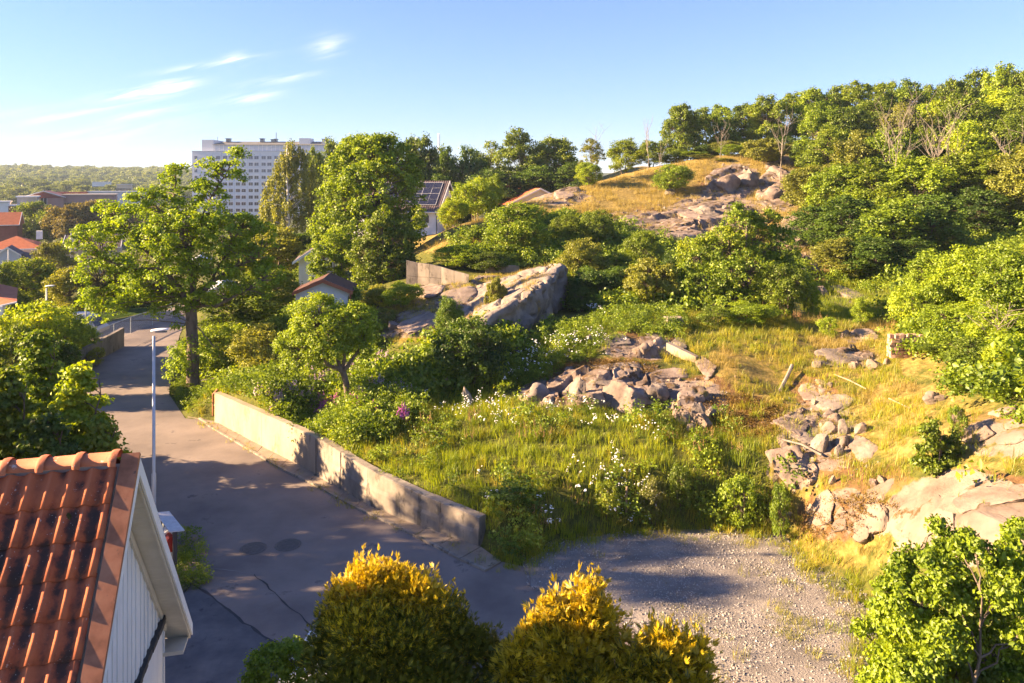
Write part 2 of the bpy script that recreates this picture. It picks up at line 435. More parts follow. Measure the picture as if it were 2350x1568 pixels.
f_ = mth(N, L, 'ADD', mth(N, L, 'MULTIPLY', tr_, .22), mth(N, L, 'ADD', mth(N, L, 'MULTIPLY_ADD', nn_, 1.6, -.62), mth(N, L, 'MULTIPLY_ADD', n4_, 1.6, -.62)))
c1_ = ramp(N, L, f_, [(.42, .125, .055), (.30, .085, .042), (.075, .040, .032), (.045, .032, .03)], [.15, .42, .62, .85])
k_ = mth(N, L, 'GREATER_THAN', mth(N, L, 'ADD', n3_, mth(N, L, 'MULTIPLY', nn_, .35)), .86)
L.new(mixc_(N, L, k_, c1_, (.50, .43, .38)), b.inputs['Base Color']); b.inputs['Roughness'].default_value = .85; b.inputs['Specular IOR Level'].default_value = .2
bump(N, L, b, n3_, .4, .006); M['clay_tile'] = m
surf('ridge_tile', [(.36, .11, .05), (.52, .18, .085)], scale=2.5, rough=.75, bs=.35, bd=.006, bscale=40, coord='World', stain=[((.16, .07, .04), 3.2, .60), ((.60, .52, .45), 7.0, .62)])
surf('verge_metal', [(.20, .075, .035), (.33, .13, .065), (.38, .17, .09)], scale=4, rough=.55, bs=.2, bd=.004, coord='World', stain=[((.10, .06, .04), 6.0, .63), ((.48, .42, .36), 10.0, .72)])
surf('white_paint', [(.66, .66, .65), (.78, .78, .76)], scale=3, rough=.6, bs=.15, bd=.004, coord='World', stain=[((.42, .41, .39), 9.0, .66), ((.20, .19, .18), 14.0, .74)], stretch=(1, 1, .3))
surf('cream_paint', [(.52, .47, .38), (.62, .57, .47)], scale=3, rough=.65, bs=.1, bd=.004, coord='World')
surf('dark_flashing', [(.035, .035, .035), (.07, .065, .06)], scale=6, rough=.8, bs=.5, bd=.01)
surf('galvanised', [(.36, .40, .43), (.46, .50, .53)], scale=2, rough=.45, bs=0, metal=.35)
surf('lamp_white', [(.7, .71, .72)], rough=.4, bs=0)
surf('dark_metal', [(.05, .05, .055)], rough=.6, bs=0)
surf('weathered_board', [(.42, .42, .43), (.56, .56, .57)], scale=8, rough=.8, bs=.4, bd=.004)
surf('red_plastic', [(.35, .03, .02)], rough=.4, bs=0)
surf('iron', [(.085, .078, .074), (.13, .12, .112)], scale=9, rough=.7, bs=.8, bd=.01, bscale=40)
surf('moss', [(.05, .05, .015), (.12, .10, .02)], scale=12, rough=1, bs=1, bd=.03)
surf('gravel_bed', [(.13, .115, .105), (.205, .182, .165), (.27, .24, .215)], scale=.8, rough=.95, bs=1, bd=.03, bscale=22, coord='World', stain=[((.16, .13, .09), 1.2, .6)])
surf('stone_brown', [(.20, .15, .12)], rough=.9, bs=0); surf('stone_dark', [(.12, .10, .09)], rough=.9, bs=0)
surf('stone_a', [(.31, .29, .27)], rough=.9, bs=0); surf('stone_b', [(.19, .178, .17)], rough=.9, bs=0); surf('stone_c', [(.46, .44, .42)], rough=.9, bs=0)
surf('red_roof', [(.33, .095, .04), (.45, .14, .06)], scale=2, rough=.8, bs=.5, bd=.03, bscale=6)
surf('dark_roof', [(.07, .05, .055), (.105, .08, .085)], scale=2, rough=.8, bs=.5, bd=.03, bscale=6)
surf('brown_roof', [(.06, .03, .022), (.12, .06, .04)], scale=5, rough=.75, bs=.5, bd=.02)
surf('roof_rust', [(.30, .11, .06), (.38, .15, .085)], scale=5, rough=.6, bs=.3, bd=.01)
surf('render_white', [(.62, .62, .62), (.74, .74, .73)], scale=1, rough=.85, bs=.1)
surf('render_blue_white', [(.60, .64, .68), (.68, .71, .74)], scale=1.5, rough=.85, bs=.2, bd=.01)
surf('facade_white', [(.62, .61, .61), (.72, .71, .71)], scale=.06, rough=.8, bs=0)
surf('facade_panel', [(.42, .45, .50), (.50, .53, .58)], scale=.3, rough=.5, bs=0)
surf('brick_red', [(.20, .065, .05), (.29, .10, .075)], scale=.8, rough=.85, bs=.2)
surf('brick_pink', [(.34, .20, .17), (.42, .26, .22)], scale=.4, rough=.85, bs=.2)
surf('plaster_sand', [(.42, .35, .28), (.52, .44, .35)], scale=.6, rough=.85, bs=.1)
surf('window_dark', [(.03, .035, .045)], rough=.12, bs=0, spec=.6)
surf('window_grey', [(.13, .14, .17)], rough=.25, bs=0, spec=.5)
surf('solar_cell', [(.012, .014, .03), (.02, .022, .045)], scale=2, rough=.25, bs=0, spec=.5)
surf('aluminium', [(.65, .66, .68)], rough=.4, bs=0, metal=.3)
surf('grass_lawn', [(.16, .15, .03), (.26, .22, .05)], scale=1.5, rough=1, bs=.6, bd=.03, coord='World')
surf('van_paint', [(.45, .43, .42)], rough=.4, bs=0)
surf('car_paint', [(.78, .79, .80)], rough=.25, bs=0, spec=.5)
surf('old_wood', [(.26, .17, .11), (.40, .28, .19)], scale=7, rough=.9, bs=.6, bd=.01, stretch=(1, 1, .2))
surf('brick_old', [(.33, .20, .14), (.46, .31, .23)], scale=4, rough=.9, bs=.5, bd=.01, stain=[((.20, .12, .08), 8, .6)])
surf('petal_white', [(.78, .77, .72)], rough=.8, bs=0); surf('petal_pink', [(.50, .14, .38)], rough=.8, bs=0); surf('petal_lilac', [(.58, .42, .52)], rough=.8, bs=0); surf('seed_brown', [(.30, .17, .08)], rough=.9, bs=0)

leafmat('leaf_oak', (.062, .118, .008), (.225, .33, .013), (.38, .46, .02), nscale=.5)
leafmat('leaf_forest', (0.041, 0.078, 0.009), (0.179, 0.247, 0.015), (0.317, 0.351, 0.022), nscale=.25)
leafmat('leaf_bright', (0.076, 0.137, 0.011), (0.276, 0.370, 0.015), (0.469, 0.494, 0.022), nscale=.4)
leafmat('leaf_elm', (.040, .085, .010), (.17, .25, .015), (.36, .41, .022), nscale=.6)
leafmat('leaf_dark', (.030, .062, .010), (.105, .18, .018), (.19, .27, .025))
leafmat('leaf_olive', (.085, .10, .02), (.25, .275, .035), (.36, .35, .05))
leafmat('leaf_brown', (.075, .068, .022), (.18, .155, .04), (.26, .205, .06))
leafmat('leaf_birch', (.13, .15, .03), (.30, .33, .06), (.42, .41, .08), trans=.35)
leafmat('leaf_thuja', (0.048, 0.068, 0.008), (0.187, 0.190, 0.014), (0.418, 0.320, 0.019), trans=.15, nscale=.9)
leafmat('leaf_gold', (.26, .21, .010), (.66, .50, .022), (.80, .62, .035), trans=.35, nscale=.9)
leafmat('leaf_far', (0.062, 0.098, 0.028), (0.179, 0.221, 0.050), (0.248, 0.273, 0.055), nscale=.02)
leafmat('grass_green', (0.103, 0.163, 0.011), (0.304, 0.364, 0.018), (0.524, 0.494, 0.033), nscale=.35, trans=.45)
leafmat('grass_dry', (.19, .15, .042), (.38, .305, .09), (.52, .43, .15), nscale=.4, trans=.4)
leafmat('grass_mixed', (0.138, 0.167, 0.016), (0.345, 0.322, 0.030), (0.529, 0.437, 0.060), nscale=.5, trans=.4)
leafmat('weed', (0.062, 0.117, 0.011), (0.221, 0.305, 0.020), (0.373, 0.416, 0.028), nscale=.8)
leafmat('moss_tuft', (.09, .055, .012), (.20, .125, .022), (.27, .18, .03), nscale=1.0, trans=.2)

# ground: soil, green growth, dry straw, moss-brown earth and bare rock, blended by vertex masks and broken up by noise
def ground_mat():
    m, nt, N, L, b = newmat('ground_mat')
    g = N.new("ShaderNodeNewGeometry"); P = g.outputs['Position']
    def att(n):
        a = N.new("ShaderNodeAttribute"); a.attribute_name = n; return a.outputs['Fac']
    n1 = noise(N, L, P, .9, 7, .65); n2 = noise(N, L, P, 4.5, 6, .65); n3 = noise(N, L, P, .12, 4)
    green = ramp(N, L, n2, [(.05, .058, .014), (.10, .105, .02), (.15, .135, .03)], [.3, .55, .75])
    dry = ramp(N, L, n2, [(.13, .095, .03), (.24, .175, .05), (.34, .25, .08)], [.3, .5, .7])
    dirt = ramp(N, L, n2, [(.07, .040, .020), (.15, .085, .038), (.23, .14, .055)], [.3, .5, .72])
    rk1 = ramp(N, L, n1, [(.11, .085, .068), (.20, .155, .125), (.30, .24, .195)], [.3, .5, .7])
    def mask(a, sharp=7.0, na=.8):
        f = mth(N, L, 'ADD', a, mth(N, L, 'MULTIPLY_ADD', n1, na, -na * .5))
        f = mth(N, L, 'ADD', f, mth(N, L, 'MULTIPLY_ADD', n2, .5, -.25))
        f = mth(N, L, 'MULTIPLY', mth(N, L, 'SUBTRACT', f, .5), sharp)
        f = mth(N, L, 'ADD', f, .5)
        cl_ = N.new("ShaderNodeClamp"); L.new(f, cl_.inputs[0]); return cl_.outputs[0]
    n5 = noise(N, L, P, 1.7, 5, .7); col = mixc_(N, L, mask(mth(N, L, 'MULTIPLY_ADD', n5, -1.1, mth(N, L, 'ADD', att('dry'), .35)), 3), green, dry)
    col = mixc_(N, L, mask(att('dirt'), 6), col, dirt)
    col = mixc_(N, L, mask(att('rock'), 9, 1.1), col, rk1)
    faru = mixc_(N, L, n3, (.045, .06, .022), (.09, .10, .035))
    col = mixc_(N, L, att('far'), col, faru)
    L.new(col, b.inputs['Base Color']); b.inputs['Roughness'].default_value = .95; b.inputs['Specular IOR Level'].default_value = .15
    bump(N, L, b, mth(N, L, 'ADD', n1, mth(N, L, 'MULTIPLY', noise(N, L, P, 14, 5, .7), .35)), .8, .12)
    MAT['ground_mat'] = m
ground_mat()

# ------------------------------------------------------------------ ground sheet
def axis(lo, hi, step, far_lo, far_hi, k=1.13):
    a = list(np.arange(lo, hi, step))
    s, x = step, a[-1]
    while x < far_hi: s *= k; x += s; a.append(x)
    s, x = step, a[0]; pre = []
    while x > far_lo: s *= k; x -= s; pre.append(x)
    return np.array(pre[::-1] + a)
GX = axis(-28, 30, .22, -2600, 2600)
ys1 = list(np.arange(11, 52, .22)); x = ys1[-1]; s = .22
while x < 118: s = min(s * 1.03, .6); x += s; ys1.append(x)
while x < 4200: s *= 1.12; x += s; ys1.append(x)
pre = []; x, s = 11, .22
while x > -200: s *= 1.2; x -= s; pre.append(x)
GY = np.array(pre[::-1] + ys1)
gx, gy = np.meshgrid(GX, GY)
gz = land(gx, gy)
def px_of(x, y, z):
    yy = np.maximum(y, 1.0)
    return UC + F * x / yy, VH - F * (z - HC) / yy
gu, gv = px_of(gx, gy, gz)
def blobs(u, v, L_):
    r = np.zeros(np.shape(u))
    for (cu, cv, ru, rv, a) in L_:
        r = np.maximum(r, a * (1 - sstep(.55, 1.15, np.hypot((u - cu) / ru, (v - cv) / rv))))
    return r
DRY = [(1050, 540, 160, 60, 1), (930, 560, 90, 40, .7), (1450, 440, 470, 95, 1), (1130, 520, 190, 60, 1), (1700, 380, 190, 45, 1), (1600, 520, 260, 80, .9), (1820, 480, 120, 160, .8), (1980, 790, 330, 110, .85), (1780, 860, 220, 110, .85), (2080, 960, 260, 130, .8),
       (1640, 900, 120, 60, .7), (1950, 1180, 260, 180, .75), (2250, 1010, 200, 120, .75), (1480, 800, 160, 60, .5), (940, 740, 150, 60, .85), (1010, 690, 120, 60, .8), (1200, 640, 140, 30, .9), (1480, 990, 300, 50, .35), (1100, 1020, 300, 45, .4),
       (1880, 570, 60, 130, .8), (1950, 1330, 120, 60, .4)]
ROCKM = [(1650, 490, 130, 70, .7), (1690, 410, 70, 45, .7), (1500, 520, 110, 50, .62), (1280, 455, 110, 22, .55), (1560, 560, 90, 35, .75), (1790, 440, 60, 60, .65), (1840, 560, 50, 80, .65), (1010, 690, 90, 40, .5),
         (1400, 880, 200, 60, .72), (1470, 800, 120, 35, .62), (1600, 920, 100, 60, .6), (1950, 825, 90, 25, .7), (1980, 775, 70, 18, .6), (1880, 1000, 130, 120, .55), (1940, 1190, 120, 90, .55),
         (2200, 1190, 220, 130, .85), (2300, 1010, 130, 60, .6), (1820, 1080, 80, 60, .6), (1950, 690, 60, 30, .6), (2290, 600, 90, 60, .6), (940, 755, 80, 30, .45)]
DIRTM = [(1380, 880, 190, 70, .8), (1700, 950, 130, 50, 1), (1620, 900, 90, 50, .75), (1890, 1060, 120, 90, .6), (1930, 1190, 130, 70, .95), (2250, 1130, 200, 60, .85), (1870, 900, 80, 60, .65), (1470, 790, 110, 50, .7),
         (1540, 510, 180, 60, .6), (1660, 430, 90, 60, .6), (2010, 1100, 120, 50, .6), (2280, 990, 140, 70, .5), (1850, 620, 40, 90, .6), (2200, 590, 200, 60, .9), (1110, 780, 60, 60, .4)]
hasv = (gy > 8) & (gy < 135)
def masks(u, v):
    return blobs(u, v, DRY), blobs(u, v, ROCKM), blobs(u, v, DIRTM)
a_dry, a_rock, a_dirt = masks(gu, gv)
for a in (a_dry, a_rock, a_dirt): a[~hasv] = 0
# rocky ground steps in ledges
led = (np.abs(fbm(gx / 1.3 + gy * .25, gy / .8, octv=4, seed=21)) * .9 - .15) * a_rock * .38
gz = gz + np.where(hasv, led, 0)
inF = inside(gx, gy, FLAT)
gz = np.where(inF, -.06, gz)
V = np.stack([gx.ravel(), gy.ravel(), gz.ravel()], 1)
ny, nx = gx.shape
idx = np.arange(ny * nx).reshape(ny, nx)
Q = np.stack([idx[:-1, :-1], idx[:-1, 1:], idx[1:, 1:], idx[1:, :-1]], -1).reshape(-1, 4)
me = mesh_np('ground', V, [Q], smooth=True)
for nme, a in (('dry', a_dry), ('rock', a_rock), ('dirt', a_dirt), ('far', sstep(120, 220, np.hypot(gx * .9, gy - 20)))):
    t = me.attributes.new(nme, 'FLOAT', 'POINT'); t.data.foreach_set('value', a.ravel().astype(np.float32))
link('ground', me, mat=M['ground_mat'], kind='structure', label='rough rocky ground rising from the road to a hill')

def flat_sheet(name, P2, z, mat, **k):
    P = [Vector((float(p[0]), float(p[1]), z)) for p in P2]
    tri = geometry.tessellate_polygon([P])
    me = bpy.data.meshes.new(name); me.from_pydata([tuple(p) for p in P], [], [tuple(t) for t in tri]); me.update()
    # face up
    if me.polygons[0].normal.z < 0: me.flip_normals()
    return link(name, me, mat=mat, **k)
EDGE = [(1228, 1300), (1238, 1345), (1300, 1368), (1380, 1402), (1470, 1440), (1560, 1490), (1640, 1540), (1720, 1610), (1850, 1760), (1990, 2000), (2100, 2400)]
iw = 7 + len(WALL) - 1
_e = np.array([at_z(u, v, 0)[:2] for u, v in EDGE]); _f = []
for _a, _b in zip(_e[:-1], _e[1:]):
    _n = max(2, int(np.linalg.norm(_b - _a) / .13)); _f += [_a + (_b - _a) * i / _n for i in range(_n)]
_f.append(_e[-1]); _f = np.array(_f)
_j = fbm(_f[:, 0] * 1.1, _f[:, 1] * 1.1, octv=4, seed=88) * .34 * np.minimum(1, np.minimum(np.arange(len(_f)), np.arange(len(_f))[::-1]) / 3)
EDGEW = np.stack([_f[:, 0] + _j * .7, _f[:, 1] + _j * .7], 1)
road_poly = list(FLAT[:iw]) + [FLAT[iw], FLAT[iw + 1]] + list(EDGEW) + list(FLAT[-11:])
flat_sheet('road', road_poly, 0.0, M['asphalt'], kind='structure', label='worn asphalt road curving away past the retaining wall')
drive = [at_z(u, v, 0)[:2] for u, v in ((300, 1420), (420, 1330), (470, 1350), (520, 1400), (590, 1450), (640, 1490), (680, 1520), (730, 1580), (800, 1700), (900, 2000), (300, 2000))]
flat_sheet('driveway', drive, 0.004, M['old_asphalt'], kind='structure', label='darker patched asphalt driveway beside the white house')
# tar-filled cracks and old trench edge in the asphalt
def crack(pts, wd, mat, name='road_crack'):
    P = [at_z(u, v, 0.0) for u, v in pts]; L_, R_ = [], []
    fine = []
    for a, b in zip(P[:-1], P[1:]):
        n = max(2, int(np.linalg.norm(b - a) / .12))
        for i in range(n): fine.append(a + (b - a) * i / n)
    fine.append(P[-1]); fine = np.array(fine)
    j = fbm(fine[:, 0] * 2.3, fine[:, 1] * 2.3, octv=3, seed=9) * .09
    mb = MB(); Vv = []
    for i, p in enumerate(fine):
        t = fine[min(i + 1, len(fine) - 1)] - fine[max(i - 1, 0)]; t = t[:2] / (np.linalg.norm(t[:2]) + 1e-9); n = np.array([-t[1], t[0]])
        ww = wd * (.5 + vnoise(np.array([i * .4]), np.array([3.]), seed=4)[0])
        Vv += [(*(p[:2] + n * (j[i] + ww)), .0075), (*(p[:2] + n * (j[i] - ww)), .0075)]
    mb.add(Vv, [(2 * i, 2 * i + 1, 2 * i + 3, 2 * i + 2) for i in range(len(fine) - 1)])
    return mb.build(name, mat, kind='structure')
surf('tar', [(.035, .033, .036)], rough=.7, bs=0)
surf('seam', [(.24, .22, .21), (.16, .15, .145)], scale=5, rough=.8, bs=0)
crack([(585, 1318), (640, 1375), (700, 1425), (725, 1442)], .018, M['tar'])
crack([(465, 1280), (590, 1262)], .010, M['seam'])
crack([(470, 1300), (585, 1318)], .012, M['seam'])
crack([(390, 1400), (440, 1340), (520, 1395), (560, 1430), (620, 1470), (680, 1512)], .03, M['tar'])
crack([(300, 800), (360, 775), (330, 790)], .02, M['tar'])
# gravel lot: bumpy sheet of its own
gp = list(EDGEW[::-1]) + list(FLAT[iw + 1:len(FLAT) - 10])
gp = np.array(gp)
xs = np.arange(gp[:, 0].min(), min(gp[:, 0].max(), 16), .10); ysg = np.arange(max(gp[:, 1].min(), 7), gp[:, 1].max(), .10)
qx, qy = np.meshgrid(xs, ysg)
ins = inside(qx, qy, gp); dd = seg_dist(qx, qy, gp)
ins2 = ins | (dd < .35)
hz = np.where(ins, np.minimum(dd / .5, 1), -np.minimum(dd, .35) * .12)
qz = .012 + hz * .02 + (fbm(qx / .9, qy / .9, octv=4, seed=31) * .5 + .3) * .07 * np.clip(hz, 0, 1)
idx = np.arange(qx.size).reshape(qx.shape)
Q = np.stack([idx[:-1, :-1], idx[:-1, 1:], idx[1:, 1:], idx[1:, :-1]], -1).reshape(-1, 4)
Q = Q[ins2.ravel()[Q].all(1)]
me = mesh_np('gravel_lot', np.stack([qx.ravel(), qy.ravel(), qz.ravel()], 1), [Q], smooth=True)
link('gravel_lot', me, mat=M['gravel_bed'], kind='structure', label='open gravel lot at the roadside below the rocks')

# ------------------------------------------------------------------ instancing of stuff nobody could count
def leaf_rnd(me, n_per, n, r=None):
    a = me.attributes.new('rnd', 'FLOAT', 'FACE')
    a.data.foreach_set('value', np.repeat((rng.random(n) if r is None else r).astype(np.float32), n_per))
def scatter(name, pts, protos, smin, smax, mat_label, tilt=.12, nrm=None):
    """one object: many small copies of the proto meshes standing on the given points"""
    pts = np.asarray(pts, float)
    n = len(pts)
    pc = bpy.data.collections.new(name + '_kinds')          # never linked to the scene
    for i, me in enumerate(protos):
        o = bpy.data.objects.new(f"{name}_kind", me); pc.objects.link(o)
    me = bpy.data.meshes.new(name)
    me.vertices.add(n); me.vertices.foreach_set('co', pts.astype(np.float32).ravel())
    rot = np.stack([rng.normal(0, tilt, n), rng.normal(0, tilt, n), rng.random(n) * 6.283], 1)
    sc_ = (smin + (smax - smin) * rng.random(n) ** 1.5)
    s3 = np.stack([sc_ * rng.uniform(.8, 1.2, n), sc_ * rng.uniform(.8, 1.2, n), sc_ * rng.uniform(.75, 1.25, n)], 1)
    for nm, ar, ty in (('rot', rot, 'FLOAT_VECTOR'), ('scl', s3, 'FLOAT_VECTOR')):
        a = me.attributes.new(nm, ty, 'POINT'); a.data.foreach_set('vector', ar.astype(np.float32).ravel())
    a = me.attributes.new('idx', 'INT', 'POINT'); a.data.foreach_set('value', rng.integers(0, len(protos), n).astype(np.int32))
    o = link(name, me, kind='stuff', label=mat_label)
    ng = bpy.data.node_groups.new(name + '_nodes', 'GeometryNodeTree')
    ng.interface.new_socket('Geometry', in_out='INPUT', socket_type='NodeSocketGeometry')
    ng.interface.new_socket('Geometry', in_out='OUTPUT', socket_type='NodeSocketGeometry')
    N, L = ng.nodes, ng.links
    gi, go = N.new('NodeGroupInput'), N.new('NodeGroupOutput')
    ip = N.new('GeometryNodeInstanceOnPoints'); ci = N.new('GeometryNodeCollectionInfo')
    ci.inputs['Collection'].default_value = pc; ci.inputs['Separate Children'].default_value = True; ci.inputs['Reset Children'].default_value = True
    def na(nm, ty):
        x = N.new('GeometryNodeInputNamedAttribute'); x.data_type = ty; x.inputs['Name'].default_value = nm; return x
    r, s_, ix = na('rot', 'FLOAT_VECTOR'), na('scl', 'FLOAT_VECTOR'), na('idx', 'INT')
    L.new(gi.outputs[0], ip.inputs['Points']); L.new(ci.outputs[0], ip.inputs['Instance'])
    ip.inputs['Pick Instance'].default_value = True
    L.new(ix.outputs['Attribute'], ip.inputs['Instance Index'])
    L.new(r.outputs['Attribute'], ip.inputs['Rotation']); L.new(s_.outputs['Attribute'], ip.inputs['Scale'])
    L.new(ip.outputs[0], go.inputs[0])
    md = o.modifiers.new('copies', 'NODES'); md.node_group = ng
    return o
def grass_proto(n, h, spread, lean, wd, mat, seeds=None):
    """tuft of bent blades, 3 triangles each; optional seed heads on some"""
    r = rng
    ang = r.random(n) * 6.283; d = spread * np.sqrt(r.random(n)); b = np.stack([np.cos(ang) * d, np.sin(ang) * d, np.zeros(n) - .02], 1)
    la = r.random(n) * 6.283; hh = h * r.uniform(.45, 1.1, n); ln = lean * r.random(n) * hh
    dirv = np.stack([np.cos(la), np.sin(la), np.zeros(n)], 1); sd = np.stack([-np.sin(la + .6), np.cos(la + .6), np.zeros(n)], 1) * (wd * r.uniform(.6, 1.2, n))[:, None]
    mid = b + dirv * (ln * .35)[:, None] + np.array([0, 0, 1]) * (hh * .6)[:, None]
    tip = b + dirv * ln[:, None] + np.array([0, 0, 1]) * (hh * (1 - .25 * ln / hh))[:, None]
    V = np.stack([b - sd * .5, b + sd * .5, mid + sd * .4, mid - sd * .4, tip], 1).reshape(-1, 3)
    k = np.arange(n)[:, None] * 5
    Fq = k + np.array([[0, 1, 2, 3]]); Ft = k + np.array([[3, 2, 4]])
    me = mesh_np('tuft', V, [Fq, Ft]); rr = r.random(n)
    a = me.attributes.new('rnd', 'FLOAT', 'FACE'); a.data.foreach_set('value', np.r_[rr, rr].astype(np.float32))
    me.materials.append(mat); return me
def flower_proto(nst, h, head, mat_petal, mat_stem, kind='disc', spread=.12):
    mb = MB()
    for i in range(nst):
        a = rng.random() * 6.28; d = spread * math.sqrt(rng.random()); x, y = math.cos(a) * d, math.sin(a) * d; hh = h * rng.uniform(.7, 1.15)
        x2, y2 = x + rng.normal(0, .05) * h, y + rng.normal(0, .05) * h
        mb.add([(x - .004, y, -.02), (x + .004, y, -.02), (x2 + .003, y2, hh), (x2 - .003, y2, hh)], [(0, 1, 2, 3)], 1)
        if kind == 'disc':
            r = head * rng.uniform(.7, 1.2); tx, ty = rng.normal(0, .35), rng.normal(0, .35)
            ring = [(x2 + r * math.cos(k * 1.2566), y2 + r * math.sin(k * 1.2566), hh + tx * r * math.cos(k * 1.2566) + ty * r * math.sin(k * 1.2566)) for k in range(5)]
            mb.add(ring + [(x2, y2, hh + r * .55), (x2, y2, hh - r * .5)], [(k, (k + 1) % 5, 5) for k in range(5)] + [((k + 1) % 5, k, 6) for k in range(5)], 0)
        else:
            for j in range(9):
                t = j / 9; zz = hh * (.55 + .45 * t); r = head * (1.15 - t); aa = rng.random() * 6.28
                cx, cy = x2 + math.cos(aa) * r, y2 + math.sin(aa) * r; q = head * .8 * (1.1 - t * .6)
                mb.add([(cx - q, cy, zz), (cx, cy - q, zz), (cx + q, cy, zz), (cx, cy + q, zz), (cx, cy, zz + q), (cx, cy, zz - q)],
                       [(0, 1, 4), (1, 2, 4), (2, 3, 4), (3, 0, 4), (1, 0, 5), (2, 1, 5), (3, 2, 5), (0, 3, 5)], 0)
    return mb.mesh('flower', [mat_petal, mat_stem])
# ------------------------------------------------------------------ trees: wood (tapered tubes) and crown (thousands of folded leaves)
def unit(a): return a / (np.linalg.norm(a, axis=-1, keepdims=True) + 1e-9)
def tubes_np(paths, seg=6):
    """paths: list of (points (n,3), radii (n)) -> one mesh"""
    Vs, Fs, o = [], [], 0
    cs = np.stack([np.cos(np.arange(seg) * 2 * np.pi / seg), np.sin(np.arange(seg) * 2 * np.pi / seg)], 1)
    for P, R in paths:
        P = np.asarray(P, float); n = len(P)
        T = unit(np.gradient(P, axis=0))
        up = np.where(np.abs(T[:, 2:3]) > .9, np.array([[1., 0, 0]]), np.array([[0, 0, 1.]]))
        A = unit(np.cross(T, up)); B = np.cross(T, A)
        Vs.append((P[:, None] + (A[:, None] * cs[None, :, :1] + B[:, None] * cs[None, :, 1:]) * np.asarray(R)[:, None, None]).reshape(-1, 3))
        i, k = np.meshgrid(np.arange(n - 1), np.arange(seg), indexing='ij'); k2 = (k + 1) % seg
        Fs.append((o + np.stack([i * seg + k, i * seg + k2, (i + 1) * seg + k2, (i + 1) * seg + k], -1)).reshape(-1, 4))
        o += n * seg
    return np.concatenate(Vs), np.concatenate(Fs)
def curve(a, b, sag=0.0, wob=.06, n=6, r0=.1, r1=.02, r=rng):
    t = np.linspace(0, 1, n)[:, None]; L_ = np.linalg.norm(b - a)
    P = a + (b - a) * t + np.array([0, 0, 1.]) * (np.sin(t * np.pi) * sag * L_)
    P[1:-1] += r.normal(0, wob * L_, (n - 2, 3)) * .6
    return P, r0 + (r1 - r0) * t[:, 0] ** .8
def leaves(centers, outw, cr, per, size, flat=.6, up=.55, droop=0.0, long=1.0, quad=False, r=rng, squash=(1, 1, .7)):
    """leaf cards round cluster centres: centers (n,3), outw (n,3) outward direction, cr (n) cluster radius"""
    n = len(centers); k = per
    c_ = np.repeat(centers, k, 0); o_ = np.repeat(outw, k, 0); R = np.repeat(cr, k)[:, None]
    off = r.normal(0, .5, (n * k, 3)); off = off / np.maximum(1, np.linalg.norm(off, axis=1, keepdims=True) / 1.15)
    off *= np.array(squash) * R
    if droop: off[:, 2] -= np.abs(r.normal(0, droop, n * k)) * R[:, 0]
    p = c_ + off
    nrm = unit(unit(off) * .45 + o_ * .35 + np.array([0, 0, up]) + r.normal(0, flat, (n * k, 3)))
    t = unit(np.cross(nrm, r.normal(0, 1, (n * k, 3))))
    t = unit(t + unit(off) * .5 - np.array([0, 0, .25 + droop])); nrm = unit(nrm - t * (nrm * t).sum(1, keepdims=True))
    s = np.cross(t, nrm)
    L_ = (size * r.uniform(.6, 1.25, n * k))[:, None] * long; W = L_ / long * .42
    b = p - t * L_ * .5; tip = p + t * L_ * .5 - nrm * L_ * .12
    fold = nrm * W * .35
    V = np.stack([b, p + s * W + fold, tip, p - s * W + fold], 1).reshape(-1, 3)
    i = np.arange(n * k)[:, None] * 4
    return V, np.concatenate([i + np.array([[0, 1, 2]]), i + np.array([[0, 2, 3]])])
def leaf_mesh(name, V, Fc, mat, per=24):
    me = mesh_np(name, V, [Fc]); n = len(Fc) // 2
    rr = (rng.random(n) * .55 + np.repeat(rng.random(n // per + 1), per)[:n] * .45).astype(np.float32)
    a = me.attributes.new('rnd', 'FLOAT', 'FACE'); a.data.foreach_set('value', np.r_[rr, rr])
    me.materials.append(mat); return me
def lobe_points(lobes, n, inner=.55, top=.35, r=rng):
    """points near the surface of a union of ellipsoids, with outward directions"""
    L_ = np.array(lobes, float); A = (L_[:, 3] * L_[:, 4] * L_[:, 5]) ** (2 / 3); A /= A.sum(); A = A + .0022; A /= A.sum()
    P, O, I = [], [], []
    while sum(len(x) for x in P) < n:
        k = r.choice(len(L_), n * 2, p=A); d = unit(r.normal(0, 1, (n * 2, 3)) + np.array([0, 0, top]))
        rad = 1 - (1 - inner) * r.random(n * 2) ** 2.2
        p = L_[k, :3] + d * rad[:, None] * L_[k, 3:]
        q = np.min([np.where(k == j, 9, (((p - L_[j, :3]) / L_[j, 3:]) ** 2).sum(1)) for j in range(len(L_))], axis=0) if len(L_) > 1 else np.full(len(p), 9.)
        ok = q > .45
        P.append(p[ok]); O.append(d[ok]); I.append(k[ok])
    return np.concatenate(P)[:n], np.concatenate(O)[:n], np.concatenate(I)[:n]
